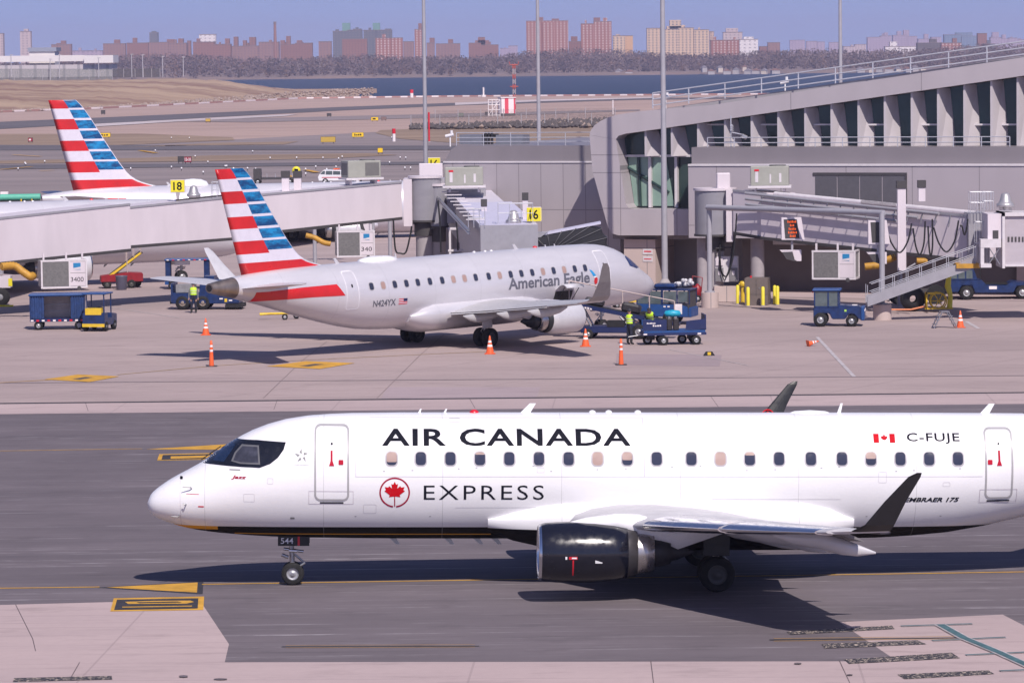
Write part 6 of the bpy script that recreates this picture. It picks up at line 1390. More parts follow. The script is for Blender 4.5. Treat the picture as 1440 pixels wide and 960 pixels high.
for dx in (-1.1, 1.1): b.cyl((p.x + dx, p.y + .1, .55), (p.x + dx, p.y + .6, .55), .55, M_TYRE, n=20)
b.bd('drive_wheels')
# cab at the right edge
Yc2 = 202.5
b = WB(g17); a, c = W(1362, 300, 206), W(1392, 372, 206); b.box((a.x, 206, c.z), (c.x, 208.5, a.z), M_BG); b.bd('cab_neck')
b = WB(g17); a, c = W(1389, 301, Yc2), W(1411, 336, Yc2); b.box((a.x, Yc2, c.z), (c.x + .1, Yc2 + 2.6, a.z + .0), M_BW); a, c = W(1396, 324, Yc2), W(1404, 338, Yc2); b.box((a.x, Yc2 - .03, c.z), (c.x, Yc2 - .002, a.z), M_BD); b.bd('cab')
b = WB(g17); a, c = W(1409, 299, Yc2), W(1413, 377, Yc2); b.box((a.x, Yc2 - .15, c.z), (c.x, Yc2 + 2.6, a.z), M_TRIM); a2, c2 = W(1409, 299, Yc2), W(1500, 303, Yc2); b.box((a2.x, Yc2 - .15, c2.z), (c2.x, Yc2 + 2.6, a2.z), M_TRIM); b.bd('cab_frame')
b = WB(g17); a, c = W(1413, 303, Yc2), W(1500, 371, Yc2); b.box((a.x, Yc2, c.z), (c.x, Yc2 + 2.4, a.z - .02), corr('cab_ribbed', (.50, .45, .48), sc=9)); b.box((a.x, Yc2 - .2, c.z - .1), (c.x, Yc2 + 2.5, c.z), M_TRIM); o = b.bd('cab_wall')
b = WB(g17)
for i in range(8): a, c = W(1417 + i * 5, 333, Yc2), W(1419.5 + i * 5, 340, Yc2); b.box((a.x, Yc2 - .03, c.z), (c.x, Yc2 - .003, a.z), M_BD)
b.bd('vent_slot', o)
b = WB(g17); a, c = W(1379, 336.5, Yc2 - .4), W(1408, 348, Yc2 - .4); b.box((a.x, Yc2 - .4, c.z), (c.x, Yc2 + .3, a.z), M_TRIM); a, c = W(1379, 348, Yc2 - .4), W(1384, 375, Yc2 - .4); b.box((a.x, Yc2 - .39, c.z), (c.x, Yc2 - .1, a.z), M_TRIM); a, c = W(1379, 371, Yc2 - .4), W(1394, 376, Yc2 - .4); b.box((a.x, Yc2 - .5, c.z), (c.x, Yc2 + .3, a.z), M_TRIM)
b.cyl(W(1390, 372, Yc2 - .3), W(1408, 345, Yc2 - .3), .035, M_STEEL, n=6); b.cyl(W(1392, 350, Yc2 - .3), W(1406, 372, Yc2 - .3), .03, M_STEEL, n=6); b.bd('service_cabinet')
vent(g17, W(1414, 295.5, Yc2 + 1), 1.15)
cage(g17, W(1365, 300, 205.5), .72, .8, 1.15, n=4); cage(g17, W(1384, 296, 205.5), .5, .8, 1.0, n=3); cage(g17, W(1373, 372, 204), .72, .8, 2.3, n=4)
# stair
sa, sb_ = W(1220, 428, 203.2), W(1372, 373, 203.2); st_ = empty('service_stair', (0, 0, 0)); st_.parent = g17
b = WB(g17); n = 16
for i in range(n): p = sa.lerp(sb_, (i + .5) / n); b.box((p.x - .17, 203.2, p.z - .03), (p.x + .17, 204.2, p.z + .01), M_BG)
for yy in (203.15, 204.2):
    V = [sa + Vector((0, yy - 203.2, .42)), sa + Vector((0, yy - 203.2, -.12)), sb_ + Vector((0, yy - 203.2, .42)), sb_ + Vector((0, yy - 203.2, -.12))]; quadbox(b, *V, Vector((0, 1, 0)), .05, M_BG)
b.bd('stair')
b = WB(g17)
for yy in (0, 1.0):
    for hh in (.55, 1.0): b.cyl(sa + Vector((.2, yy, hh + .1)), sb_ + Vector((0, yy, hh)), .022, M_RAIL, n=5)
    for i in range(9): p = sa.lerp(sb_, i / 8) + Vector((0, yy, 0)); b.cyl(p, p + Vector((0, 0, 1.05)), .02, M_RAIL, n=5)
b.bd('handrail')
b = WB(g17); a, c = W(1345, 371, 203), W(1378, 377, 203); b.box((a.x, 203, c.z), (c.x, 204.4, a.z), M_HOSEY); b.bd('landing')
# cable loops
for x0, x1, yt, yl in ((1247, 1284, 310, 355), (1284, 1303, 307, 358), (1305, 1313, 304, 360), (1313, 1350, 306, 354), (1350, 1363, 304, 330)):
    cable(g17, [W(x0, yt + 14, 206), W(x0 + (x1 - x0) * .2, yl - 12, 206), W((x0 + x1) / 2, yl, 206), W(x1 - (x1 - x0) * .2, yl - 16, 206), W(x1 - 2, yt + 4, 206)], .05)
cable(g17, [W(1036, 300, 217), W(1034, 330, 217), W(1030, 365, 217), W(1022, 388, 217), W(1014, 380, 217), W(1012, 350, 217)], .05)
cooling_unit(1142, 1202, 352, 393, 211, R(-14), 'white framed cooling unit without a number under the right hand bridge', None)
bellows_hose([W(1216, 375, 208), W(1226, 374, 208), W(1236, 373, 208)], .2, 'yellow ribbed hose hanging left under the right hand bridge'); bellows_hose([W(1246, 366, 209), W(1252, 364, 209), W(1259, 361, 209)], .2, 'yellow ribbed hose beside the lift column under the right bridge'); bellows_hose([W(1289, 367, 209), W(1296, 367, 209), W(1304, 367, 209)], .17, 'yellow ribbed hose under the outer end of the right bridge')
# ---------- pipe gantry with displays
gg = empty('pipe_gantry', PT(999, 432, 0), 0, 'grey pipe goalpost on two concrete drums in front of the right bridge', 'gantry')
pa, pb_ = PT(999, 433, 0), PT(1242, 450.5, 0); za_ = W(999, 292, pa.y).z; zb2 = W(1242, 300, pb_.y).z; Va, Vb = Vector((pa.x, pa.y + .5, 0)), Vector((pb_.x, pb_.y + .5, 0))
for V_, zz, y_ in ((Va, za_, 411), (Vb, zb2, 428)):
    zc2 = W(999 if V_ is Va else 1242, y_, V_.y).z; b = WB(gg); b.cyl(V_, V_ + Vector((0, 0, zc2)), .50, M_BEIGE, n=24); b.bd('footing')
    b = WB(gg); b.cyl(V_ + Vector((0, 0, zc2)), V_ + Vector((0, 0, zz)), .15, M_POLE, n=14); b.cyl(V_ + Vector((0, 0, zc2)), V_ + Vector((0, 0, zc2 + .08)), .3, M_POLE, n=14); b.bd('post')
b = WB(gg); b.cyl(Va + Vector((-.1, 0, za_)), Vb + Vector((.1, 0, zb2)), .16, M_POLE, n=14); b.bd('beam')
k = N('amber_dots'); n_ = k.noise((9, 9, 12), 2, rough=.8); k.done((.01, .01, .01), .4); k.b.inputs['Emission Color'].default_value = (1, .16, .02, 1); k.l(k.ramp(n_, .5, .56, 0, .9), k.b.inputs['Emission Strength']); M_AMB = k.m
for i, (x0, x1, yt, yb_, u, lab) in enumerate(((1099, 1127, 306, 337, .44, 'docking display with amber characters hanging from the pipe gantry'), (1221, 1247, 310, 343, .93, 'blank dark docking display at the right post of the gantry'))):
    Yd = Va.lerp(Vb, u).y - .35; r_ = empty('docking_display', W((x0 + x1) / 2, yb_, Yd), 0, lab, 'display'); a, c = W(x0, yt, Yd), W(x1, yb_, Yd)
    b = WB(r_); b.prism([(a.x, a.z), (c.x, a.z), (c.x + .18, c.z), (a.x + .0, c.z)], Yd, Yd + .5, M_BW); b.bd('case')
    b = WB(r_); b.prism([(a.x + .12, a.z - .1), (c.x - .25, a.z - .1), (c.x - .1, c.z + .08), (a.x + .2, c.z + .08)], Yd - .02, Yd - .003, M_BD); s_ = b.bd('screen')
    if i == 0:
        for j, tx in enumerate((6, 3, 5, 6, 4)): 
            zt2 = a.z - .17 - j * .2; cx_ = (a.x + c.x) / 2 + .03 + j * .012; wd = .085 * tx; L = r_.location
            bm = bars2(tx, cx_ - wd / 2, cx_ + wd / 2, zt2 - .13, zt2); flat(bm, 'display_text', emis('amber_text', (1, .13, .015), 1.0), s_, lambda x, z: Vector((x - L.x, Yd - .03 - L.y, z - L.z)))
    # lamp below
    la_, lc = W(x0 - 2, 352 + i * 3, Yd), W(x1 + 0, 367 + i * 4, Yd); lr = empty('stand_floodlight', W((x0 + x1) / 2, 345, Yd), 0, 'wedge shaped lamp box below the ' + ('amber' if i == 0 else 'blank dark') + ' docking display', 'lamp')
    b = WB(lr); b.prism([(la_.x, la_.z), (lc.x, la_.z), (lc.x, lc.z), (lc.x - .25, lc.z), (la_.x + .1, la_.z - .1)], Yd, Yd + .6, M_BW); b.bd('hood'); b = WB(lr); b.prism([(la_.x + .1, la_.z - .1), (lc.x - .5, la_.z - .08), (lc.x - .35, lc.z - .02), (la_.x + .35, lc.z + .12)], Yd - .06, Yd - .002, M_BD); b.bd('lens')
    b = WB(lr); m_ = ((la_.x + lc.x) / 2 + .1); b.cyl((m_, Yd + .3, la_.z), (m_, Yd + .3, c.z - .05), .07, M_POLE, n=8); b.bd('stem')
# ================================================================ GROUND EQUIPMENT AND PEOPLE
M_BLUE = mat('tug_blue', (.009, .032, .125), .38, var=.5, sc=4, coat=.2); M_BLUE2 = mat('bright_blue', (.014, .065, .22), .42, var=.2, sc=2); M_NAVY = mat('navy_frame', (.012, .022, .09), .45, var=.2)
M_YELP = mat('equipment_yellow', (.72, .48, .03), .5, var=.2); M_YELB = mat('bollard_yellow', (.78, .66, .05), .5, var=.12); M_ORG = mat('cone_orange', (.80, .12, .03), .5, var=.12); M_REFL = mat('cone_white', (.78, .72, .72), .5)
M_REDP = mat('equipment_red', (.27, .012, .02), .45, var=.3); M_CABG = mat('cab_glass', (.10, .13, .14), .08, var=.3, coat=.5); M_CURT = mat('blue_curtain', (.014, .045, .16), .7, var=.4, sc=5); M_INT = mat('cart_interior', (.72, .62, .58), .8, var=.3, sc=1.5)
def face_to(px0, py0, px1, py1):
    a, c = PT(px0, py0), PT(px1, py1); return a, c, math.atan2(c.y - a.y, c.x - a.x), (c - a).length
def wheels(root, spots, r_, wd, rim=None):
    for (x, y) in spots:
        sg_ = -1 if y < 0 else 1; b = MB().lathe([(y - wd/2, r_*.5), (y - wd/2, r_*.88), (y - wd*.3, r_), (y + wd*.3, r_), (y + wd/2, r_*.88), (y + wd/2, r_*.5)], M_TYRE, (x, 0, r_), 'y', 22); o = b.build('wheel', root)
        MB().lathe([(y - wd*.42, .01), (y - wd*.5, r_*.2), (y - wd*.3, r_*.28), (y - wd*.25, r_*.42), (y - wd*.47, r_*.55), (y + wd*.47, r_*.55), (y + wd*.25, r_*.42), (y + wd*.3, r_*.28), (y + wd*.5, r_*.2), (y + wd*.42, .01)], rim or M_RIM, (x, 0, r_), 'y', 16).build('rim', o)
def thing_at(name, px, py, rz, label, cat, group=None): return empty(name, PT(px, py), rz, label, cat, group)
# --- curtain sided baggage cart
def curtain_cart(px, py, rz, label, L=3.0, H=1.95):
    r_ = thing_at('baggage_cart', px, py, rz, label, 'baggage cart', 'baggage carts'); w_ = 1.5
    MB().box((0, -w_/2, .45), (L, w_/2, .6), M_NAVY).build('deck', r_)
    MB().box((-.05, -w_/2 - .06, H - .12), (L + .05, w_/2 + .06, H), M_BLUE2, ch=.04).build('roof', r_)
    b = MB()
    for x in (0, L - .07):
        for y in (-w_/2, w_/2 - .07): b.box((x, y, .6), (x + .07, y + .07, H - .12), M_BLUE)
    b.build('post', r_)
    MB().box((.04, -w_/2 + .08, .6), (.08, w_/2 - .08, H - .12), M_INT).box((L - .08, -w_/2 + .08, .6), (L - .04, w_/2 - .08, H - .12), M_INT).box((.08, w_/2 - .12, .6), (L - .08, w_/2 - .08, H - .12), M_INT).build('inner_wall', r_)
    for (a, c) in ((.08, .78), (L * .74, L - .08)):
        pts = [(a + (c - a) * i / 18, -w_/2 + .02 + .045 * math.sin(i * 1.9)) for i in range(19)]; b = MB(); V = [(x, y, .62) for x, y in pts] + [(x, y, H - .13) for x, y in pts]
        b.add(V, [(i, i + 1, 20 + i, 19 + i) for i in range(18)], M_CURT, True); b.build('curtain', r_, fix=False)
    for z in (1.0, 1.35): MB().cyl((.1, 0, z), (L - .1, 0, z), .02, M_STEEL, n=6).build('shelf_rail', r_)
    b = MB()
    for i in range(10): b.box((.05 + i * .3, -w_/2 - .012, .47), (.2 + i * .3, -w_/2 - .002, .56), M_RED if i % 2 else M_REFL)
    b.build('reflector_strip', r_)
    wheels(r_, [(.45, -.6), (.45, .6), (L - .35, -.6), (L - .35, .6)], .24, .18)
    MB().cyl((L, 0, .4), (L + .7, 0, .3), .035, M_STEEL, n=6).build('towbar', r_); return r_
curtain_cart(44, 463, R(2), 'blue baggage cart with parted curtains, standing left beside the yellow and blue tug')
# --- small tug seen from behind
def small_tug(px, py, rz, label):
    r_ = thing_at('baggage_tug', px, py, rz, label, 'baggage tug', 'baggage tugs')
    MB().prism([(-.9, .3), (1.3, .3), (1.3, .85), (.4, .95), (.35, .7), (-.25, .7), (-.3, 1.0), (-.9, 1.0)], -.62, .62, M_BLUE).build('body', r_, bevel=.03)
    MB().box((-.92, -.45, .9), (-.5, .45, 1.25), M_YELP).build('battery_box', r_)
    MB().box((-.95, -.62, .25), (-.88, .62, .42), M_YELP).build('bumper', r_)
    b = MB()
    for x, y in ((-.75, -.58), (-.75, .52), (.45, -.58), (.45, .52)): b.box((x, y, .95), (x + .06, y + .06, 1.98), M_BLUE)
    b.build('post', r_); MB().box((-.85, -.66, 1.98), (.6, .66, 2.06), M_BLUE2, ch=.03).build('roof', r_)
    MB().box((-.45, -.4, .7), (-.05, .4, .82), M_BLACK).box((-.5, -.4, .82), (-.42, .4, 1.3), M_BLACK).build('seat', r_)
    MB().cyl((.35, 0, .95), (.2, 0, 1.2), .02, M_BLACK).lathe([(0, .14), (.03, .17), (.06, .14)], M_BLACK, (.15, 0, 1.2), 'z', 14).build('steering_wheel', r_)
    wheels(r_, [(-.55, -.55), (-.55, .55), (.9, -.55), (.9, .55)], .27, .2); return r_
small_tug(139, 464.5, R(78), 'yellow and blue baggage tug seen from behind, right of the curtained cart')
# --- cab tractor (right of centre)
def cab_tractor(px, py, rz, label, cabfront=0.15, s=1.0):
    r_ = thing_at('tow_tractor', px, py, rz, label, 'tow tractor', 'blue tow tractors')
    MB().prism([(-1.25, .42), (-.95, .42), (-.75, .75), (-.35, .75), (-.2, .42), (.55, .42), (.7, .7), (1.05, .7), (1.3, .42), (1.45, .42), (1.45, 1.05), (1.35, 1.15), (.15, 1.22), (.1, 1.1), (-1.25, 1.1)], -.72, .72, M_BLUE).build('body', r_, bevel=.04)
    MB().box((1.42, -.74, .34), (1.62, .74, 1.12), M_BLUE2, ch=.04).build('front_plate', r_)
    # cab frame
    b = MB(); z0, z1 = 1.08, 2.0
    for x, y in ((-1.22, -.7), (-1.22, .62), (-.45, -.7), (-.45, .62), (.12, -.7), (.12, .62)): b.box((x, y, z0), (x + .08, y + .08, z1), M_BLUE)
    b.box((-1.22, -.7, z0), (.2, -.64, z0 + .08), M_BLUE); b.box((-1.22, .64, z0), (.2, .7, z0 + .08), M_BLUE); b.build('cab_frame', r_)
    MB().box((-1.32, -.78, z1), (.3, .78, z1 + .12), M_BLUE2, ch=.05).build('cab_roof', r_)
    b = MB().box((-1.14, -.67, z0 + .08), (-.45, -.65, z1), M_CABG).box((-.37, -.67, z0 + .08), (.12, -.65, z1), M_CABG).box((-1.14, .65, z0 + .08), (.12, .67, z1), M_CABG).box((.15, -.62, z0 + .1), (.17, .62, z1), M_CABG).box((-1.2, -.62, z0 + .1), (-1.18, .62, z1), M_CABG); b.build('cab_window', r_)
    for y in (-.6, .5): MB().box((-1.33, y, 1.92), (-1.25, y + .1, 2.0), M_RED).build('tail_lamp', r_)
    MB().box((.5, -.735, .85), (.62, -.725, .97), mat('green_label', (.35, .6, .1), .5)).build('label_plate', r_)
    MB().box((.9, -.2, 1.17), (1.2, .2, 1.2), M_REFL).build('bonnet_plate', r_)
    for y in (-.55, .45): MB().box((1.62, y, .85), (1.65, y + .12, .97), M_REFL).build('headlight', r_)
    wheels(r_, [(-.85, -.66), (-.85, .66)], .40, .26); wheels(r_, [(.9, -.66), (.9, .66)], .33, .22); return r_
o = cab_tractor(1176, 458, R(-8), 'dark blue cab tractor parked alone right of the gantry drum and bollards'); o.scale = (.94, .94, .94)
# --- long low pushback truck at the far right
r_ = thing_at('pushback_truck', 1392, 420, R(-4), 'long low dark blue pushback truck under the right end of the bridge', 'pushback truck')
MB().prism([(-2.6, .45), (-1.9, .45), (-1.7, .85), (-1.1, .85), (-.9, .4), (1.3, .4), (1.5, .8), (2.2, .8), (2.4, .5), (2.6, .5), (2.6, .95), (1.2, 1.05), (.9, .85), (-.3, .9), (-.5, 1.15), (-2.6, 1.15)], -1.0, 1.0, M_BLUE).build('body', r_, bevel=.04)
b = MB().prism([(-2.5, 1.15), (-.75, 1.15), (-1.0, 1.85), (-2.45, 1.85)], -.95, .95, M_BLUE); b.build('cab', r_, bevel=.03); b = MB()
for x0, x1 in ((-2.35, -1.95), (-1.88, -1.5), (-1.42, -1.05)): b.prism([(x0, 1.25), (x1, 1.25), (x1 - .02, 1.75), (x0, 1.75)], -.962, -.952, M_CABG)
b.add([(-.78, -.85, 1.22), (-.78, .85, 1.22), (-.985, .85, 1.78), (-.985, -.85, 1.78)], [(0, 1, 2, 3)], M_CABG); b.build('cab_window', r_)
MB().box((-2.55, -1.0, 1.85), (-1.0, 1.0, 1.93), M_BLUE2, ch=.03).build('cab_roof', r_); MB().box((-1.8, -.2, 1.93), (-1.6, .2, 2.03), M_RED).build('beacon', r_); MB().box((-.1, -1.01, .62), (.35, -1.002, .8), M_REFL).build('plate', r_)
MB().cyl((-.6, -.7, 1.0), (-.6, -.7, 2.0), .03, M_BLACK, n=6).box((-.75, -.72, 1.8), (-.5, -.68, 2.1), M_BLACK).build('mirror', r_); MB().box((-.3, -.9, .9), (2.4, .9, .93), M_BLACK).build('deck', r_)
wheels(r_, [(-1.4, -.85), (1.85, -.85), (-1.4, .85), (1.85, .85)], .42, .28)
# --- big enclosed tractor by the parked jet nose
r_ = thing_at('enclosed_tractor', 934, 455, R(-17), 'large blue enclosed tractor with roof bundle behind the flatbed baggage cart', 'tractor')
MB().prism([(-1.5, .5), (1.9, .45), (1.9, 1.0), (1.2, 1.2), (-1.5, 1.25)], -.9, .9, M_BLUE2).build('body', r_, bevel=.04)
b = MB()
for x in (-1.48, -.72, .05, .1, 1.0, 1.75): b.box((x, -.9, 1.2), (x + .07, -.84, 2.05), M_BLUE).box((x, .84, 1.2), (x + .07, .9, 2.05), M_BLUE)
b.box((-1.5, -.9, 2.05), (1.85, .9, 2.12), M_BLUE); b.build('cab_frame', r_)
MB().box((-.5, -.6, 2.12), (.8, .6, 2.42), M_BLUE, ch=.12).build('roof_tank', r_)
MB().box((-1.4, -.87, 1.25), (-.75, -.86, 2.0), M_CABG).box((-.63, -.87, 1.25), (.04, -.86, 2.0), M_CABG).box((.2, -.87, 1.35), (.98, -.86, 2.0), M_CABG).box((1.1, -.87, 1.35), (1.7, -.86, 2.0), M_CABG).box((-1.5, -.8, 1.3), (-1.49, .8, 2.0), M_CABG).build('cab_window', r_)
MB().box((.9, -.92, .65), (1.35, -.88, 1.25), M_REFL).build('tool_box', r_); MB().box((1.7, -.9, .5), (1.78, .9, 2.05), M_BD).build('rear_screen', r_)
for x, z in ((.2, 1.05), (.45, 1.05)): MB().box((x, -.925, z), (x + .14, -.91, z + .08), M_REFL).build('side_lamp', r_)
wheels(r_, [(.55, -.8), (-1.0, -.8), (.55, .8), (-1.0, .8)], .42, .26, M_RIMD)
tk = r_; r_.scale = (.9, .9, .9)
o = MB(); rr = random.Random(4)
for i in range(22): o.lathe([(-.1, .02), (-.08, .1), (.03, .13), (.1, .08), (.12, .02)], mat('white_bag', (.62, .60, .62), .6, var=.5, sc=9), (rr.uniform(-.5, .4), rr.uniform(-.2, .2), .12 + rr.uniform(0, .3)), 'z', 8)
o = o.build('wrapped_bundle'); o.location = tk.matrix_basis @ Vector((1.3, 0, 2.13)); o.location = PT(934, 455) + Vector((1.12, .1, 1.92)); tag(o, 'white crumpled bundle lying on the large blue tractor roof', 'bundle')
# --- belt loader feeding the open hold
a = PT(828, 475, 0); r_ = empty('belt_loader', a, R(-12), 'navy belt loader sloping up to the open hold of the parked jet', 'belt loader')
MB().prism([(-.3, .3), (3.5, .3), (3.5, .62), (2.3, .7), (-.3, .62)], -.7, .7, M_NAVY).build('chassis', r_, bevel=.03)
MB().prism([(-1.3, 1.75), (4.7, .62), (4.75, .80), (-1.25, 1.95)], -.42, .42, M_NAVY).build('conveyor', r_)
MB().prism([(-1.25, 1.952), (4.7, .802), (4.7, .83), (-1.25, 1.98)], -.32, .32, M_BLACK).build('belt', r_)
b = MB(); 
for x in (.2, 2.2): b.cyl((x, -.35, .6), (x - .5, -.35, 1.55 - x * .19), .05, M_STEEL).cyl((x, .35, .6), (x - .5, .35, 1.55 - x * .19), .05, M_STEEL)
b.build('lift_arm', r_)
b = MB(); z = lambda x: 1.76 - x * .19
for x in (-1.1, .3, 1.7, 3.1, 4.4): b.cyl((x, .46, z(x)), (x, .46, z(x) + .95), .03, M_BEIGE, n=6)
b.cyl((-1.1, .46, z(-1.1) + .95), (4.4, .46, z(4.4) + .95), .035, M_BEIGE, n=6); b.build('handrail', r_)
MB().box((1.1, -.72, .62), (2.0, -.3, .95), M_BLACK).box((2.9, -.75, .6), (3.4, -.72, 1.0), M_BLUE2).build('engine_box', r_)
flat(bars2(5, -.4, .3, 1.52, 1.62), 'loader_lettering', M_REFL, r_, lambda x, z_: Vector((x, -.427, z_ - .0 - x * .19)))
MB().box((3.2, -.78, .55), (3.9, -.74, .72), M_REFL).build('side_marker', r_); wheels(r_, [(.1, -.65), (.1, .65)], .26, .2); wheels(r_, [(2.75, -.7), (2.75, .7)], .38, .26)
def suitcase(px, py, Y, s, m_, label, rz=0, z=None):
    p = PD(px, py, Y); o = MB().box((-.36 * s, -.14 * s, 0), (.36 * s, .14 * s, .5 * s), m_, ch=.06).box((-.1, -.03, .5 * s), (.1, .03, .56 * s), M_BLACK).build('suitcase'); o.location = p; o.rotation_euler = (0, 0, rz); return tag(o, label, 'suitcase', None)
# --- flatbed baggage cart
r_ = thing_at('flatbed_cart', 906, 484.5, R(5), 'blue flatbed baggage cart with hinged end panel and open deck', 'baggage cart', 'baggage carts')
MB().box((-.1, -.7, .62), (3.0, .7, .74), M_BLUE2).build('deck', r_); MB().box((-.15, -.72, .5), (3.05, .72, .615), M_NAVY).build('frame', r_)
MB().box((-.15, -.72, .76), (1.05, -.66, 1.28), M_NAVY).build('side_panel', r_)
MB().prism([(2.05, 1.2), (3.0, 1.3), (3.05, .78), (2.0, .78)], -.72, -.66, M_NAVY).build('side_panel', r_); MB().box((2.98, -.7, .75), (3.04, .7, 1.5), M_NAVY).build('end_panel', r_)
flat(bars2(6, .05, .5, 1.08, 1.15), 'panel_lettering', M_REFL, r_, lambda x, z_: Vector((x, -.723, z_))); flat(bars2(4, .35, .8, .95, 1.03), 'panel_lettering', M_REFL, r_, lambda x, z_: Vector((x, -.723, z_)))
for x in (-.12, 2.6): MB().box((x, -.73, .53), (x + .18, -.722, .6), M_REFL).build('reflector', r_)
MB().cyl((-.1, 0, .5), (-.8, 0, .4), .03, M_STEEL).box((.1, -.3, .25), (.5, .3, .5), M_BLACK).box((2.2, -.3, .25), (2.6, .3, .5), M_BLACK).build('axle', r_)
wheels(r_, [(.9, -.62), (.15, -.1), (2.55, -.62), (1.95, .3), (.9, .62), (2.55, .62)], .24, .16)
fc = PT(906, 484.5)
o = MB()
for i in range(2): o.box((-.30 + i * .31, -.2, 0), (-.01 + i * .31, .25, .52), mat('suitcase_black', (.025, .022, .025), .5), ch=.05)
o = o.build('suitcases') if False else None
for i, (dx, lab) in enumerate(((1.25, 'left dark upright suitcase on the flatbed cart'), (1.58, 'right dark upright suitcase on the flatbed cart'))):
    o = MB().box((-.145, -.22, 0), (.145, .22, .60), mat('suitcase_black', (.025, .022, .025), .5), ch=.05).build('suitcase'); MB().box((-.05, -.02, .6), (.05, .02, .68), M_STEEL).build('handle', o); o.location = fc + Vector((dx, -.35, .742)); tag(o, lab, 'suitcase', None)
o = MB().lathe([(-.42, .02), (-.35, .17), (0, .22), (.35, .17), (.42, .02)], mat('cyan_bag', (.01, .36, .52), .5, var=.3, sc=6), (0, 0, .22), 'x', 14, sy=.85).build('duffel_bag'); o.location = fc + Vector((1.42, -.25, 1.345)); tag(o, 'bright cyan duffel bag resting on the dark suitcases', 'bag')
for j, (px_, py_, lab) in enumerate(((822, 431, 'dark suitcase high on the loader belt near the hold'), (870, 443, 'black bulky bag in the middle of the loader belt'))):
    s = MB().box((-.5, -.25, 0), (.5, .25, .36 + .1 * j), mat('suitcase_black', (.025, .022, .025), .5), ch=.1).build('suitcase'); t = .3 + j * 1.9; s.location = (empty_loc := Matrix.Translation(a) @ Matrix.Rotation(R(-12), 4, 'Z')) @ Vector((t, 0, 1.985 - (t + 1.25) * .193)); s.rotation_euler = (0, .19, R(-12)); tag(s, lab, 'suitcase')
# --- blue service truck with open side behind the tail, and canopy cart beyond
r_ = thing_at('service_tractor', 292, 434.3, R(-6), 'dark blue tractor with grey engine grille under the parked jet tail', 'tow tractor', 'blue tow tractors')
MB().prism([(-2.0, .35), (2.0, .35), (2.0, .55), (.7, 1.5), (-.3, 1.6), (-.35, .95), (-1.95, 1.0)], -.75, .75, M_BLUE).build('body', r_, bevel=.04)
MB().box((-1.75, -.6, 1.0), (-.75, .6, 1.45), mat('engine_grey', (.25, .25, .26), .5, var=.3, sc=6)).build('engine', r_); MB().box((-2.02, -.76, .45), (-1.9, .76, 1.55), M_BLUE).build('end_plate', r_)
MB().box((-.1, -.5, 1.5), (.5, .5, 1.95), M_BLUE).build('seat_back', r_); MB().box((.85, -.76, .6), (1.05, -.752, .68), M_REFL).box((1.4, -.76, .5), (1.6, -.752, .58), M_REFL).box((1.15, -.765, .45), (1.3, -.752, .65), M_YELP).build('marker', r_)
MB().box((1.2, -.8, .12), (2.15, .8, .34), M_BLACK).build('skirt', r_); MB().box((-2.1, -.7, .35), (-2.02, .7, .5), M_BLACK).build('bumper', r_)
wheels(r_, [(-1.35, -.65), (-.15, -.65), (-1.35, .65), (-.15, .65)], .42, .24, mat('tan_rim', (.30, .24, .20), .5, .3)); wheels(r_, [(1.35, -.6), (1.35, .6), (1.85, -.6), (1.85, .6)], .2, .2, M_RIMD)
r_ = thing_at('canopy_cart', 236, 406, R(2), 'empty blue cart with flat canopy roof behind the dark blue tractor', 'baggage cart', 'baggage carts')
MB().box((-.1, -.7, .5), (2.7, .7, .62), M_NAVY).build('deck', r_); MB().box((-.15, -.8, 1.82), (2.75, .8, 1.92), M_BLUE2, ch=.03).build('roof', r_)
b = MB()
for x in (-.1, 2.35): b.box((x, -.7, .62), (x + .32, -.62, 1.82), M_BLUE).box((x, .62, .62), (x + .32, .7, 1.82), M_BLUE)
b.build('post', r_); b = MB()
for i in range(8): b.box((.0 + i * .34, -.815, 1.84), (.14 + i * .34, -.802, 1.9), M_RED if i % 2 else M_REFL)
b.build('reflector_strip', r_); MB().box((-.14, -.75, .3), (.1, .75, .5), M_BLUE2).build('bumper', r_); wheels(r_, [(.3, -.6), (2.3, -.6), (.3, .6), (2.3, .6)], .24, .18)
# --- yellow towbar lying on wheels
r_ = thing_at('towbar', 398, 449, R(4), 'yellow wheeled towbar lying on the apron below the parked jet tail', 'towbar')
MB().cyl((-1.3, 0, .32), (1.0, 0, .34), .07, M_YELP).cyl((-1.3, -.12, .3), (-.6, -.05, .34), .06, M_YELP).cyl((-1.3, .12, .3), (-.6, .05, .34), .06, M_YELP).cyl((.1, -.4, .24), (.1, .4, .24), .04, M_YELP).cyl((.1, 0, .3), (.6, 0, .5), .05, M_YELP).build('bar', r_); wheels(r_, [(.1, -.45), (.75, .3)], .17, .1)
# --- red belt loader with yellow side rails and the bin beside it
r_ = thing_at('stair_loader', 172, 404.5, R(10), 'red loader with yellow sided ramp raised towards the larger jet', 'belt loader')
MB().prism([(-1.4, .4), (1.3, .4), (1.3, .95), (.3, 1.0), (-1.4, .8)], -.65, .65, M_REDP).build('chassis', r_, bevel=.04)
MB().prism([(-1.2, .6), (1.2, 2.35), (1.35, 2.25), (-1.0, .45)], -.38, .38, M_BLACK).build('ramp', r_)
b = MB()
for y in (-.4, .36): b.prism([(-1.05, .72), (1.2, 2.32), (1.25, 2.2), (-.95, .6)], y, y + .04, M_YELP)
b.build('side_board', r_); b = MB()
for y in (-.42, .42):
    for x in (.3, .75, 1.2): b.cyl((x, y, .7 + (x + 1) * .7), (x, y, 1.55 + (x + 1) * .7), .025, M_BEIGE, n=6)
    b.cyl((.3, y, 2.45), (1.2, y, 3.08), .03, M_BEIGE, n=6)
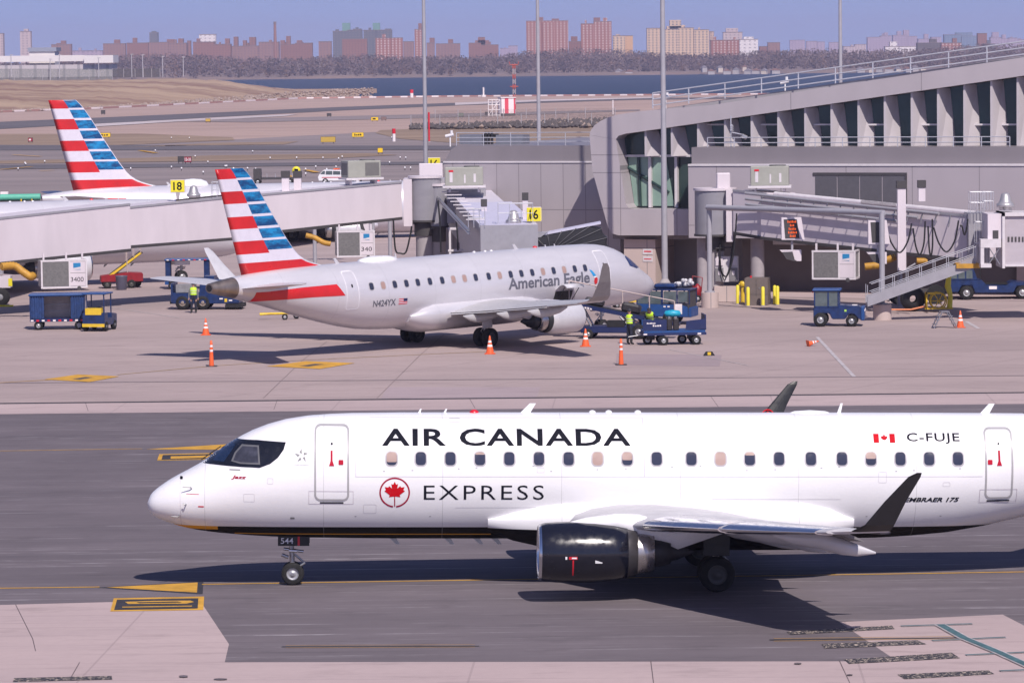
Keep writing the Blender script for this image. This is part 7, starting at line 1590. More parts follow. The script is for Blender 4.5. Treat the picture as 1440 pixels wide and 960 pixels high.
b.cyl((.3, -.42, 2.45), (.3, -.42, .9), .03, M_BEIGE, n=6); b.build('handrail', r_); wheels(r_, [(-1.0, -.55), (.55, -.6), (1.0, .55), (-1.0, .55)], .27, .18, M_RIMD)
o = MB().lathe([(0, .3), (.05, .33), (.85, .38), (.9, .4), (.9, .34), (.1, .28)], mat('bin_plastic', (.10, .095, .14), .5, var=.2), (0, 0, 0), 'z', 20).build('waste_bin'); o.location = PT(171, 407.5); tag(o, 'dark round waste bin in front of the red ramp loader', 'bin')
# --- hose reel cart, ladder, chocks, extinguisher cart
r_ = thing_at('hose_reel_cart', 1314, 438, R(0), 'yellow hose reel cart with coiled hoses under the bridge stair', 'hose cart')
b = MB(); 
for y in (-.35, .35): b.tube([(.2 + .45 * math.cos(t * math.pi / 12), y, .62 + .45 * math.sin(t * math.pi / 12)) for t in range(25)], .04, M_YELP, n=6)
for t in range(6): b.cyl((.2, -.35, .62), (.2 + .43 * math.cos(t * 1.05), -.35, .62 + .43 * math.sin(t * 1.05)), .025, M_YELP, n=5)
b.build('reel', r_); MB().box((-.55, -.4, .15), (1.0, .4, .22), M_YELP).box((-.5, -.38, .22), (-.42, .38, 1.1), M_YELP).box((-.5, -.38, 1.0), (.3, -.32, 1.1), M_YELP).build('frame', r_)
MB().tube([(.85, 0, .2), (.9, 0, .9), (.75, 0, 1.4), (.82, 0, 2.0), (.7, .3, 2.3)], [.16, .13, .18, .14, .16], M_YELB, n=10).build('air_hose', r_)
MB().tube([(-.5, 0, .3), (-1.3, .1, .12), (-2.6, .3, .12), (-3.4, .1, .12)], .05, mat('orange_hose', (.7, .25, .12), .5), n=8).build('hose', r_)
MB().lathe([(-.35, .2), (-.35, .62), (-.2, .7), (.2, .7), (.35, .62), (.35, .2)], M_BLACK, (-1.15, .6, .7), 'y', 20).build('drum', r_)
r_ = thing_at('step_ladder', 1328, 461, R(8), 'small grey double sided step ladder beside an upright orange cone', 'ladder')
b = MB()
for s_ in (-1, 1):
    for y in (-.25, .25): b.cyl((s_ * .62, y, 0), (s_ * .18, y, .85), .03, M_STEEL, n=6)
    for t in (.25, .5, .75): x = s_ * (.62 - .44 * t); b.box((x - .1, -.25, .85 * t - .015), (x + .1, .25, .85 * t + .015), M_STEEL)
b.build('side_steps', r_); MB().box((-.22, -.28, .85), (.22, .28, .89), M_STEEL).build('platform', r_)
for px_, py_, rz, lab in ((997, 500, .1, 'black rubber wheel chock with yellow stripe alone on the apron'),):
    r_ = thing_at('wheel_chock', px_, py_, rz, lab, 'chock'); MB().prism([(-.28, 0), (.28, 0), (.16, .2), (-.14, .2)], -.1, .1, M_BLACK).build('block', r_); MB().box((-.08, -.106, .04), (.08, -.102, .18), M_YELP).build('stripe', r_)
for px_, py_, lab, w0 in ((981, 424, 'dark red extinguisher cart between the grey column and gantry drum', 1.0),):
    r_ = thing_at('extinguisher_cart', px_, py_, 0, lab, 'extinguisher'); MB().lathe([(0, .02), (.02, .24), (.7, .24), (.85, .1), (.92, .02)], M_REDP, (0, 0, .15), 'z', 16).build('cylinder', r_); MB().cyl((-.2, .1, .2), (-.3, .1, 1.5), .025, M_REDP).cyl((.2, .1, .2), (.3, .1, 1.4), .025, M_REDP).cyl((-.3, .1, 1.5), (.3, .1, 1.4), .025, M_REDP).build('frame', r_); wheels(r_, [(0, -.3), (0, .3)], .2, .07)
r_ = thing_at('charging_cart', 620, 372, 0, 'red and blue cart with one pale wheel beneath the gate 16 bridge', 'cart'); MB().box((-.2, -.3, .5), (.55, .3, 1.1), M_BLUE).box((-.2, -.3, 1.12), (.55, .3, 1.75), M_REDP).build('body', r_)
b = MB(); [b.cyl((x, -.34, .3), (x, -.34, 2.0), .035, mat('red_bright', (.6, .05, .03), .5), n=6) for x in (-.25, .2, .6)]; [b.cyl((-.25, -.34, z), (.6, -.34, z), .035, mat('red_bright', (.6, .05, .03), .5), n=6) for z in (.5, 1.1, 1.95)]; b.build('frame', r_); wheels(r_, [(-.45, -.3), (-.45, .3), (.5, .3)], .32, .12)
# --- cones
def cone(px, py, label, kind='wide', lying=False):
    r_ = thing_at('traffic_cone', px, py, 0, label, 'traffic cone' if kind == 'wide' else 'delineator post', 'orange cones on the apron')
    if kind == 'wide': pr = [(.03, .20), (.36, .135)], [(.36, .137), (.46, .11)], [(.46, .11), (.56, .09)], [(.56, .092), (.66, .072)], [(.66, .07), (.88, .03), (.9, .005)]; bs = .27
    else: pr = [(.03, .12), (.7, .085)], [(.7, .088), (.8, .083)], [(.8, .08), (.92, .075)], [(.92, .078), (1.02, .072)], [(1.02, .07), (1.22, .05), (1.24, .005)]; bs = .27
    if lying: r_.rotation_euler = (0, R(78), R(20)); r_.location.z += .12; r_.scale = (.7, .7, .7)
    MB().box((-bs, -bs, 0), (bs, bs, .035), M_BD if kind != 'wide' else M_ORG, ch=.03).build('base', r_)
    b = MB()
    for i in (0, 2, 4): b.lathe(pr[i], M_ORG, (0, 0, 0), 'z', 18)
    b.build('body', r_); b = MB()
    for i in (1, 3): b.lathe([pr[i][0], pr[i][1]], M_REFL, (0, 0, 0), 'z', 18)
    b.build('reflective_band', r_); return r_
cone(289.5, 471, 'wide orange cone nearest the larger jets, above the slim post'); cone(689, 497.5, 'wide orange cone in front of the parked jet main wheels'); cone(823.5, 487, 'wide orange cone by the engine and belt loader'); cone(1350.5, 460.5, 'wide orange cone standing beside the small step ladder')
cone(297.5, 515, 'slim orange post left, on the worn yellow line', 'slim'); cone(873.5, 513, 'slim orange post below the worker in the lime vest', 'slim'); cone(1136, 487, 'orange cone knocked over beside the long white line', 'wide', True)
# --- bollards, hydrant, cabinets, drums by the terminal
def bollard(px, py, label): r_ = thing_at('bollard', px, py, 0, label, 'bollard', 'yellow steel bollards'); MB().lathe([(0, .10), (1.05, .10), (1.1, .07), (1.12, .005)], M_YELB, (0, 0, 0), 'z', 14).build('tube', r_); MB().cyl((0, 0, 0), (0, 0, .04), .14, M_GREYC).build('base', r_)
for px_, py_, lab in ((1037.5, 427.5, 'yellow bollard left of the yellow hydrant'), (1052, 430.5, 'yellow bollard at the left front corner of the brown cabinet'), (1073, 430, 'yellow bollard at the right front of the brown cabinet'), (1089.5, 428, 'left one of two touching yellow bollards'), (1093.5, 429, 'right one of two touching yellow bollards')): bollard(px_, py_, lab)
r_ = thing_at('fire_hydrant', 1045, 425, 0, 'taller yellow hydrant pipe between two slim bollards', 'hydrant'); MB().cyl((0, 0, 0), (0, 0, .9), .13, M_YELP).lathe([(.9, .13), (.95, .2), (1.2, .2), (1.25, .1), (1.3, .02)], M_YELP, (0, 0, 0), 'z', 14).build('standpipe', r_); MB().cyl((-.25, 0, 1.05), (.25, 0, 1.05), .07, M_YELP).build('outlet', r_)
def pxbox(px0, px1, y0, y1, dep): 
    g = PT((px0 + px1) / 2, y1); a, c = PD(px0, y1, g.y), PD(px1, y1, g.y); return g, c.x - a.x, PD((px0 + px1) / 2, y0, g.y).z, dep
M_BRN = mat('brown_cabinet', (.155, .125, .115), .6, var=.15)
g, w_, h, d = pxbox(1047, 1080, 391, 429, 1.2); r_ = empty('electrical_cabinet', g, R(-12), 'large brown electrical cabinet behind the yellow bollards', 'cabinet'); MB().box((-w_/2, 0, 0), (w_/2, d, h), M_BRN).build('casing', r_, bevel=.02); MB().box((-.01, -.012, .5), (.01, -.003, h - .05), M_BD).box((-w_/2 + .02, -.012, .62), (w_/2 - .02, -.003, .635), M_BD).build('door_seam', r_); MB().cyl((-.35, .3, h), (-.35, .3, h + .12), .06, M_RED).build('beacon', r_); MB().box((.15, -.03, h * .6), (.2, -.012, h * .66), M_STEEL).build('handle', r_)
g, w_, h, d = pxbox(1003, 1041, 402.5, 425, .9); r_ = empty('concrete_block', g, R(-8), 'pale concrete block carrying the white power units', 'block'); MB().box((-w_/2, 0, 0), (w_/2, d, h), M_BEIGE).build('block', r_, bevel=.03)
gz = h; gp = g; r_ = empty('power_unit', g + Vector((0, .1, h)), R(-8), 'white framed pair of power units on the pale concrete block', 'power unit'); z1 = PD(1020, 361, g.y).z - h
MB().box((-w_*.42, .05, .25), (w_*.42, .6, z1), M_TRIM).build('frame', r_)
for sx_ in (-1, 1): MB().box((sx_ * w_*.26 - .24, -.02, .3), (sx_ * w_*.26 + .24, .045, z1 * .62), mat('panel_grey', (.2, .19, .2), .5)).build('meter_panel', r_); MB().box((sx_ * w_*.26 - .2, -.03, z1*.7), (sx_ * w_*.26 + .2, .048, z1 * .93), M_BW).build('meter_box', r_); MB().box((sx_*w_*.26 - .07, -.04, z1*.38), (sx_*w_*.26 + .07, -.02, z1 * .52), M_BW).build('dial', r_)
L = r_.location; b = WB(r_); P_ = [(-.35, 0, z1 + .9), (-.4, -.1, z1 * .6), (-.1, -.25, .35), (.2, -.1, z1 * .6), (.45, .1, z1 + 1.2)]; b.tube([L + Vector(p) for p in P_], .05, M_CABLE, n=6); b.tube([L + Vector(p) for p in ((-.6, 0, z1), (-.6, 0, z1 + .5), (.3, 0, z1 + .55), (.3, 0, z1 + .1))], .05, M_BD, n=6); b.bd('cable')
# pale ground power pile behind the stair
r_ = thing_at('baggage_pile', 1266, 424, 0, 'small white stacked crates on the ground behind the bridge stair', 'crates'); MB().box((-.6, 0, 0), (.1, .6, .45), M_REFL).build('lower_crate', r_); MB().box((-.4, .05, .46), (.35, .55, .85), M_BW).build('upper_crate', r_)
# equipment below the parked jet's nose
r_ = thing_at('yellow_dolly', 877, 432, .2, 'small yellow dolly seen beyond the loader below the jet nose', 'dolly'); MB().box((-.7, -.3, .3), (.7, .3, .4), M_YELP).cyl((-.4, 0, .4), (.5, 0, .62), .1, M_YELP).build('frame', r_); wheels(r_, [(-.45, -.3), (.45, -.3), (-.45, .3), (.45, .3)], .15, .08)
# --- white car on the airfield road
p = PT(476, 258.5); r_ = empty('white_car', (p.x, p.y, 0), R(-9), 'white utility car with orange roof beacon beyond the long bridge', 'car'); s = 1.0
MB().prism([(-2.2, .35), (2.2, .35), (2.3, .6), (2.25, .95), (1.3, 1.08), (.65, 1.6), (-1.6, 1.68), (-2.15, 1.1), (-2.3, .8)], -.9, .9, M_WHITE).build('body', r_, bevel=.06)
b = MB()
for q_ in ([(.5, 1.1), (1.05, 1.1), (.62, 1.5), (.5, 1.5)], [(-.45, 1.1), (.42, 1.1), (.42, 1.52), (-.45, 1.55)], [(-1.35, 1.12), (-.53, 1.1), (-.53, 1.55), (-1.3, 1.57)], [(-2.0, 1.18), (-1.45, 1.14), (-1.4, 1.55), (-1.65, 1.55)]): b.prism(q_, -.915, -.903, M_CABG)
b.add([(1.33, -.8, 1.1), (1.33, .8, 1.1), (.70, .75, 1.6), (.70, -.75, 1.6)], [(0, 1, 2, 3)], M_CABG); b.build('window', r_); MB().box((-.5, -.5, 1.69), (.1, .5, 1.82), M_ORG).build('beacon', r_); MB().box((2.28, -.6, .55), (2.32, .6, .85), M_BD).build('grille', r_); MB().box((-1.8, -.925, .75), (1.6, -.916, .83), M_RED).build('side_stripe', r_)
for y in (-.75, .55): MB().box((2.27, y, .78), (2.32, y + .22, .92), M_REFL).build('headlight', r_)
wheels(r_, [(-1.4, -.8), (1.4, -.8), (-1.4, .8), (1.4, .8)], .36, .24)
r_ = empty('flatbed_truck', PT(388, 259.5), R(0), 'dark low flatbed truck parked beyond the long bridge, left of the white car', 'truck'); MB().box((-1.6, -.8, .6), (2.4, .8, .85), M_BD).build('bed', r_); MB().box((-2.6, -.8, .5), (-1.7, .8, 1.9), M_BD).build('cab', r_, bevel=.05); b = MB(); [b.cyl((x, -.8, .85), (x, -.8, 1.3), .03, M_RAIL) for x in (-1, 0, 1, 2)]; b.build('side_rail', r_); wheels(r_, [(-2.1, -.75), (1.7, -.75), (-2.1, .75), (1.7, .75)], .38, .25)
# --- people: one skinned body each, vest and cap as clothing
def person(loc, rz, label, joints, m_top, m_leg, vest=None, cap=None, s=1.0, hair=None):
    root = empty('person', loc, rz, label, 'person', None)
    J = {k_: Vector(v) * s for k_, v in joints.items()}
    ch = [('hip', 'waist', .145, .135), ('waist', 'chest', .135, .165), ('chest', 'neck', .165, .062), ('neck', 'jaw', .06, .075), ('jaw', 'crown', .092, .07)]
    for q_ in 'lr': ch += [('hip', 'hip' + q_, .13, .095), ('hip' + q_, 'knee' + q_, .12, .085), ('knee' + q_, 'ank' + q_, .085, .065), ('ank' + q_, 'toe' + q_, .05, .038), ('chest', 'sh' + q_, .10, .065), ('sh' + q_, 'el' + q_, .062, .045), ('el' + q_, 'wr' + q_, .045, .03), ('wr' + q_, 'hand' + q_, .036, .03)]
    names = list(dict.fromkeys([n_ for c in ch for n_ in c[:2]])); rad = {}
    for a_, c, r0, r1 in ch: rad.setdefault(a_, r0); rad[c] = max(rad.get(c, 0), r1) if c in rad else r1
    names.remove('hip'); names.insert(0, 'hip'); me = bpy.data.meshes.new('person_body'); me.from_pydata([J[n_] for n_ in names], [(names.index(a_), names.index(c)) for a_, c, _, _ in ch], [])
    o = bpy.data.objects.new('body', me); COL.objects.link(o); md = o.modifiers.new('s', 'SKIN'); md.use_smooth_shade = True
    for i, n_ in enumerate(names):
        q_ = me.skin_vertices[0].data[i]; q_.radius = (rad[n_] * s, rad[n_] * s * (.8 if n_ in ('chest', 'waist', 'hip') else 1)); q_.use_root = i == 0
    sb_ = o.modifiers.new('u', 'SUBSURF'); sb_.levels = 2; sb_.render_levels = 2
    bpy.context.view_layer.update(); ev = o.evaluated_get(bpy.context.evaluated_depsgraph_get()); m2 = bpy.data.meshes.new_from_object(ev); bpy.data.objects.remove(o)
    for m_ in (m_leg, m_top, mat('skin_tone', (.42, .24, .17), .6), mat('boot_black', (.02, .02, .02), .6)): m2.materials.append(m_)
    for p_ in m2.polygons:
        c = p_.center; d = {n_: (c - J[n_]).length for n_ in names}; n_ = min(d, key=d.get)
        p_.material_index = 2 if n_ in ('jaw', 'crown', 'handl', 'handr', 'neck') else 3 if n_.startswith(('toe', 'ank')) else 0 if (n_.startswith(('knee', 'hipl', 'hipr')) or (n_ == 'hip')) else 1; p_.use_smooth = True
    o = bpy.data.objects.new('body', m2); COL.objects.link(o); o.parent = root
    up_ = (J['chest'] - J['hip']).normalized(); side = (J['shr'] - J['shl']).normalized(); fr2 = up_.cross(side)
    if vest:
        q_ = []
        for t, a_, c in ((-.12, .20, .155), (0, .185, .15), (.25, .19, .155), (.6, .215, .165), (.85, .20, .15), (1.0, .12, .11)):
            cc = J['waist'].lerp(J['neck'], t) * 1 ; q_.append([cc + side * (a_ * s * math.cos(x)) + fr2 * (c * s * math.sin(x)) for x in [2 * math.pi * i / 20 for i in range(20)]])
        MB().loft(q_, vest, caps=False).build('vest', root); b = MB()
        for t, a_, c in ((.12, .196, .161), (.45, .211, .168)):
            b.loft([[J['waist'].lerp(J['neck'], t + e) + side * (a_ * s * math.cos(x)) + fr2 * (c * s * math.sin(x)) for x in [2 * math.pi * i / 20 for i in range(20)]] for e in (0, .09)], mat('vest_tape', (.62, .63, .60), .4), caps=False)
        b.build('reflective_tape', root)
    hd = J['jaw'].lerp(J['crown'], .6)
    MB().lathe([(-.005 * s, .105 * s), (.05 * s, .108 * s), (.10 * s, .085 * s), (.135 * s, .01)], cap or mat('dark_cap', (.02, .02, .03), .7), hd, 'z', 16).build('cap', root)
    # ears and nose
    fwd = -fr2 if False else fr2
    b = MB().cyl(hd - up_ * .03 + fwd * .08, hd - up_ * .04 + fwd * .115, .02, mat('skin_tone', (.42, .24, .17), .6), r1=.012, n=8)
    for q_ in (-1, 1): b.cyl(hd - up_ * .03 + side * .085 * q_, hd - up_ * .03 + side * .105 * q_, .025, mat('skin_tone', (.42, .24, .17), .6), n=8)
    b.build('nose_and_ears', root)
    for q_ in 'lr':   # fingers
        h_, w0 = J['hand' + q_], J['wr' + q_]; d = (h_ - w0).normalized(); sd2 = d.cross(Vector((0, 1, .2))).normalized(); b = MB()
        for i in range(4): st = h_ + sd2 * (.022 * (i - 1.5)) * s; b.tube([st, st + d * .04 * s, st + d * (.075 - .008 * abs(i - 1.2)) * s + Vector((0, -.015, 0))], [.010, .009, .007], mat('skin_tone', (.42, .24, .17), .6), n=6)
        b.tube([w0.lerp(h_, .4) + sd2 * .02, w0.lerp(h_, .8) + sd2 * .05, h_ + sd2 * .05], [.011, .011, .008], mat('skin_tone', (.42, .24, .17), .6), n=6); b.build('fingers', root)
    return root
STAND = dict(hip=(0, 0, .95), waist=(0, 0, 1.12), chest=(0, 0, 1.38), neck=(0, 0, 1.52), jaw=(0, -.01, 1.60), crown=(0, 0, 1.74), hipl=(-.10, 0, .90), hipr=(.10, 0, .90), kneel=(-.12, -.02, .50), kneer=(.12, .0, .50), ankl=(-.13, 0, .09), ankr=(.13, .03, .09), toel=(-.14, -.17, .04), toer=(.15, -.13, .04),
    shl=(-.19, 0, 1.42), shr=(.19, 0, 1.42), ell=(-.26, .02, 1.15), elr=(.26, .02, 1.15), wrl=(-.27, -.08, .92), wrr=(.27, -.08, .92), handl=(-.27, -.11, .84), handr=(.27, -.11, .84))
M_LIME = mat('lime_vest', (.52, .80, .03), .6, var=.1); M_NTROU = mat('navy_trousers', (.012, .016, .035), .8, var=.3); M_NSHIRT = mat('navy_jacket', (.025, .035, .08), .8, var=.2); M_GSH = mat('grey_shirt', (.16, .16, .16), .8)
person(PT(272.5, 440), R(0), 'worker in lime vest and dark trousers standing before the dark blue tractor', STAND, M_GSH, M_NTROU, M_LIME, s=.98)
J2 = dict(STAND); J2.update(ell=(-.2, -.2, 1.2), wrl=(-.08, -.42, 1.15), handl=(-.04, -.5, 1.15), elr=(.24, -.15, 1.18), wrr=(.14, -.4, 1.12), handr=(.1, -.48, 1.12))
person(PT(885.5, 484.5), R(125), 'worker in lime vest with back turned between loader and flatbed cart', J2, M_NSHIRT, M_NTROU, M_LIME)
J3 = {k_: Vector(v) for k_, v in STAND.items()}
for k_ in ('waist', 'chest', 'neck', 'jaw', 'crown', 'shl', 'shr', 'ell', 'elr', 'wrl', 'wrr', 'handl', 'handr'): 
    v = J3[k_]; a_ = .75; h_ = v.z - .95; J3[k_] = Vector((v.x, v.y - h_ * math.sin(a_), .95 + h_ * math.cos(a_)))
J3['wrl'], J3['handl'] = Vector((-.22, -.62, .92)), Vector((-.2, -.7, .88)); J3['wrr'], J3['handr'] = Vector((.22, -.62, .92)), Vector((.2, -.7, .88))
person(PT(915, 476), R(-10), 'worker in lime vest bending over the bags beside the flatbed cart', J3, M_NSHIRT, M_NTROU, M_LIME)
J4 = dict(STAND)
person(PT(507, 262.5), R(40), 'distant person in pale shirt beside the white car on the airfield', J4, mat('pale_shirt', (.5, .48, .5), .8), M_NTROU)
# ---------------- airfield furniture
def airsign(px0, px1, y0, y1, text, face, ink, label, name='airfield_sign'):
    g = PT((px0 + px1) / 2, y1 + 1.2); a, c = PD(px0, y0, g.y), PD(px1, y0, g.y); w_ = c.x - a.x; h = PD(px0, y0, g.y).z - PD(px0, y1, g.y).z; z0 = .25
    r_ = empty(name, (g.x, g.y, 0), 0, label, 'airfield sign', 'airfield guidance signs'); MB().box((-w_/2, 0, z0), (w_/2, .35, z0 + h), M_BD).build('case', r_); MB().box((-w_/2 + .04, -.05, z0 + .05), (w_/2 - .04, -.004, z0 + h - .05), face).build('sign_face', r_)
    for x in (-w_*.35, w_*.35): MB().box((x - .05, .1, 0), (x + .05, .2, z0), M_BD).build('leg', r_)
    if text: flat(text2(text, -w_*.4, w_*.4, z0 + h*.22, z0 + h*.78, bold=.03) if isinstance(text, str) else bars2(text, -w_*.3, w_*.35, z0 + h*.3, z0 + h*.7), 'sign_text', ink, r_, lambda x, z: Vector((x, -.07, z)))
M_SY = mat('sign_yellow_far', (.80, .52, .01), .5, var=.05); M_SR = mat('sign_maroon', (.28, .01, .03), .5, var=.05); M_OCH = mat('sign_ochre_back', (.50, .33, .05), .6)
airsign(259, 269.5, 221.5, 229.5, '13-31', M_SR, M_REFL, 'maroon airfield sign reading 13-31 above the long bridge'); airsign(250, 258.5, 221, 229, '', M_BD, M_INK, 'dark sign back touching the left of the 13-31 sign')
airsign(139, 155.5, 187.5, 193.5, 3, M_SY, M_INK, 'yellow airfield sign right of the upper striped tail'); airsign(39.5, 46, 194.5, 200, 1, M_SR, M_REFL, 'small maroon sign left of the upper striped tail'); airsign(451, 472, 193, 201, '', M_OCH, M_INK, 'wide plain ochre sign back in mid airfield'); airsign(495, 511.5, 187, 193.5, 4, M_SY, M_INK, 'bright yellow lettered sign right of the ochre one')
airsign(289, 296, 167, 171.5, '', M_OCH, M_INK, 'small ochre sign near the painted white runway sheen'); airsign(522, 532, 165, 170, 1, M_SY, M_INK, 'small yellow sign in the pair by the far taxiway'); airsign(536, 543.5, 164.5, 169, '', mat('sign_brown_back', (.2, .13, .12), .6), M_INK, 'brown sign back right of the small yellow one'); airsign(531, 538.5, 209, 216, '', M_SY, M_INK, 'small black and yellow sign near the first light pole'); airsign(142, 148, 155, 160.5, '', M_BD, M_INK, 'small dark square board above the upper striped tail'); airsign(459.5, 466, 159.5, 163.5, '', M_BD, M_INK, 'small dark board left of the far yellow sign'); airsign(644, 652, 159, 164.5, '', mat('sign_olive', (.16, .18, .15), .6), M_INK, 'olive board near the left end of the fenced rocks'); airsign(682, 691, 157.5, 162, '', M_BD, M_INK, 'dark box left of the red and white shed')
rr = random.Random(9); LR = []
pts_l = [(rr.uniform(10, 620), rr.choice([216, 224, 232, 198, 239, 246])+ rr.uniform(-2.5, 2.5)) for i in range(44)] + [(rr.uniform(420, 620), rr.uniform(236, 248)) for i in range(10)]
src = None
for i, (x, y) in enumerate(pts_l):
    if 75 < x < 180 and y > 160: continue
    if src is None:
        src = empty('edge_light', PT(x, y), 0, 'tiny white lamp on a short stake on the open tarmac', 'edge light', 'small lamps scattered over the airfield'); MB().cyl((0, 0, 0), (0, 0, .35), .05, M_BD, n=6).build('stake', src); MB().lathe([(.25, .02), (.27, .10), (.42, .10), (.48, .02)], mat('lamp_white', (.85, .83, .85), .3), (0, 0, 0), 'z', 8).build('lens', src)
    else: copy_thing(src, PT(x, y), 0)
# red and white shed with mast
g = PT(710, 163); r_ = empty('equipment_shed', (g.x, g.y, 0), R(12), 'red and white striped equipment shed on the far airfield', 'shed'); k = N('red_white_stripes'); sp = k.n('SeparateXYZ'); k.l(k.tc.outputs['Object'], sp.inputs[0]); M_RW = k.done(k.mix(k.math('GREATER_THAN', k.math('FRACT', k.math('MULTIPLY', sp.outputs[0], .42)), .42), (.62, .06, .10), (.78, .68, .68)), .6)
a, c = PD(705, 145, g.y), PD(725, 161.5, g.y); MB().box((a.x - g.x, 0, .6), (c.x - g.x, 4, 4.6), M_RW).build('wall', r_); MB().box((a.x - g.x - .2, -.2, 4.6), (c.x - g.x + .2, 4.2, 4.8), M_REFL).build('roof', r_); MB().box((a.x - g.x, 0, 0), (c.x - g.x, 4, .59), M_BD).build('base', r_)
r_ = empty('lattice_platform', PT(695, 164), 0, 'white lattice platform touching the left of the striped shed', 'platform'); b = MB()
for x in (-1.5, -.5, .5, 1.5): b.cyl((x, 0, 0), (x, 0, 4.4), .12, M_REFL, n=6)
for z in (.3, 1.7, 3.0, 4.3): b.cyl((-1.5, 0, z), (1.5, 0, z), .12, M_REFL, n=6)
b.cyl((-1.5, 0, .3), (1.5, 0, 4.3), .1, M_REFL, n=6); b.build('lattice', r_)
def mast(px, y0, y1, label, red=True, w0=.32):
    g = PT(px, y1); h = PD(px, y0, g.y).z; r_ = empty('antenna_mast', (g.x, g.y, 0), 0, label, 'mast'); ma = mat('mast_red', (.45, .09, .07), .6); b = MB()
    for i in range(10):
        z0, z1 = h * i / 10, h * (i + 1) / 10; m_ = ma if i % 2 else mat('mast_grey', (.42, .36, .37), .6)
        for x in (-w0, w0): b.cyl((x, 0, z0), (x, 0, z1), .11, m_, n=5)
        b.cyl((-w0, 0, z0), (w0, 0, z1), .08, m_, n=4); b.cyl((w0, 0, z0), (-w0, 0, z1), .08, m_, n=4)
    b.build('lattice', r_); b = MB()
    for z in (h * .98, h * .55): b.cyl((-1.1, 0, z), (1.1, 0, z), .16, ma, n=6)
    b.cyl((-1.2, 0, h), (-1.2, 0, h + .6), .12, ma).cyl((1.2, 0, h), (1.2, 0, h + .6), .12, ma); b.build('crossarm', r_)
mast(723.5, 90, 161, 'red and grey lattice mast rising from behind the striped shed')
# fenced rock bank
g0, g1, g2 = PT(582, 185), PT(700, 181), PT(860, 180); rk = random.Random(8); b = MB(); M_RKD = mat('dark_rocks', (.10, .085, .085), .9, var=.5, sc=.6)
for i in range(900):
    t = rk.random(); p = PT(578 + 285 * t, 183 - 2.5 * t - rk.random() * (3 + 8 * t)); s_ = rk.uniform(.3, .7); z = .2 + rk.random() * .4
    b.add([(p.x + s_, p.y, z), (p.x - s_, p.y, z), (p.x, p.y + s_, z), (p.x, p.y - s_, z), (p.x + .1, p.y, z + s_), (p.x, p.y, z - s_)], [(0, 2, 4), (2, 1, 4), (1, 3, 4), (3, 0, 4), (2, 0, 5), (1, 2, 5), (3, 1, 5), (0, 3, 5)], M_RKD if rk.random() < .93 else M_ROCK)
b.build('rock_bank')['kind'] = 'stuff'
fence('fence', [PT(578, 181.5), PT(700, 180), PT(865, 178)], 2.8, 5.5, 'thin mesh fence in front of the dark rock bank', wire_mat('thin_wire', (.12, .1, .1), .22), M_FP, .09)
fence('fence', [PT(612, 169), PT(740, 167), PT(865, 166)], 2.4, 6.5, 'thin mesh fence along the back of the dark rock bank', wire_mat('thin_wire2', (.12, .1, .1), .22), M_FP, .09)
for i, (px_, y0, y1, lab) in enumerate(((603.5, 158, 200, 'thin red pole just right of the first floodlight pole'), (862, 141, 162, 'thin pale pole at the roof corner of the sloping building'))):
    g = PT(px_, y1); r_ = empty('marker_pole', (g.x, g.y, 0), 0, lab, 'pole'); MB().cyl((0, 0, 0), (0, 0, PD(px_, y0, g.y).z), .16, M_RED if i == 0 else M_REFL, n=8).build('tube', r_); MB().cyl((0, 0, 0), (0, 0, .15), .3, M_GREYC).build('base', r_)
r_ = empty('marker_post', PT(554, 199), 0, 'short red and white post at the grass corner', 'post'); MB().cyl((0, 0, 0), (0, 0, 1.4), .3, M_REFL, n=8).cyl((0, 0, 1.4), (0, 0, 2.3), .32, M_RED, n=8).build('tube', r_)
r_ = empty('marker_post', PT(579, 137.5), 0, 'small red and white marker on the shoreline left of centre', 'post'); MB().cyl((0, 0, 0), (0, 0, 1.8), .7, M_REFL, n=8).cyl((0, 0, 1.8), (0, 0, 3.2), .7, M_RED, n=8).build('tube', r_)
r_ = empty('marker_post', PT(680, 136.5), 0, 'pale upright marker at the shore above the striped shed', 'post'); MB().cyl((0, 0, 0), (0, 0, 3.8), .35, M_REFL, n=8).cyl((0, 0, 0), (0, 0, .8), 1.0, M_REFL, n=8).build('tube', r_)
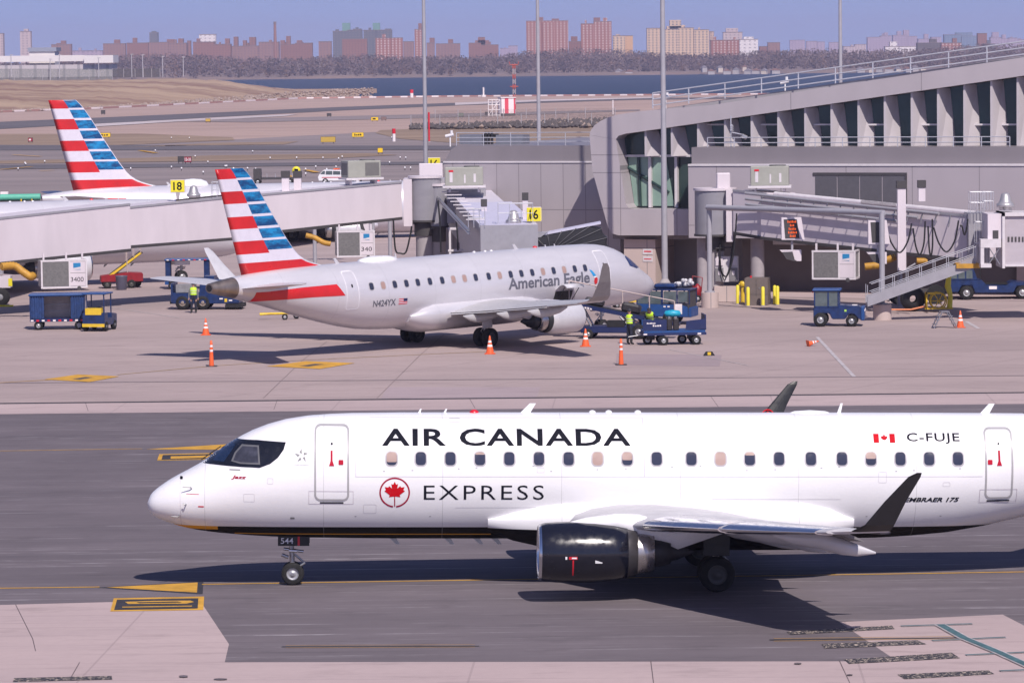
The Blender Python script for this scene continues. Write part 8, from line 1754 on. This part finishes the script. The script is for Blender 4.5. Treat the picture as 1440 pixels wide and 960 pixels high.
# work site at the left: green pipe, yellow stands, red and white barriers
g = PT(20, 291); r_ = empty('green_pipe', (g.x, g.y, 0), 0, 'large green pipe lying on stacked dark timbers at the left edge', 'pipe'); a, c = PD(-60, 279, g.y), PD(57, 277, g.y); L = r_.location
b = WB(r_); b.cyl(a, c, .34, mat('green_plastic', (.10, .42, .30), .5), n=16); b.bd('pipe'); b = WB(r_); rr = random.Random(2)
b.box((PD(-60, 285, g.y).x, g.y - .6, .1), (PD(96, 285, g.y).x, g.y + 1.0, PD(0, 283, g.y).z), mat('timber_dark', (.13, .10, .08), .9, var=.5, sc=2)); b.bd('timber_stack')
k = N('barrier_stripes'); sp = k.n('SeparateXYZ'); k.l(k.tc.outputs['Object'], sp.inputs[0]); M_BAR = k.done(k.mix(k.math('GREATER_THAN', k.math('FRACT', k.math('ADD', k.math('MULTIPLY', sp.outputs[0], .9), k.math('MULTIPLY', sp.outputs[2], .6))), .35), (.8, .72, .7), (.62, .08, .05)), .6)
for i in range(8):
    x = -40 + i * 18.5; a, c = PT(x, 296), PT(x + 17.5, 296); r_ = empty('work_barrier', a, 0, 'low red and white barrier in the row before the green pipe', 'barrier', 'row of low red and white barriers'); w_ = c.x - a.x; MB().prism([(0, .05), (w_, .05), (w_, .75), (0, .75)], -.12, .12, M_BAR).build('board', r_); MB().box((.1, -.3, 0), (.2, .3, .06), M_BD).box((w_ - .2, -.3, 0), (w_ - .1, .3, .06), M_BD).build('foot', r_)
for x, lab in ((30, 'left yellow upright stand beside the green pipe'), (45, 'right yellow upright stand beside the green pipe')):
    r_ = empty('yellow_stand', PT(x, 293), 0, lab, 'stand'); MB().cyl((0, 0, 0), (0, 0, .95), .07, M_YELP).cyl((-.25, 0, 0), (0, 0, .6), .05, M_YELP).cyl((.25, 0, 0), (0, 0, .6), .05, M_YELP).build('frame', r_)
r_ = empty('white_crate', PT(6, 283), 0, 'pale square crate behind the green pipe at the left edge', 'crate'); MB().box((-.4, 0, .3), (.4, .6, 1.0), M_REFL).box((-.5, -.05, 0), (.5, .65, .3), M_BD).build('box', r_)
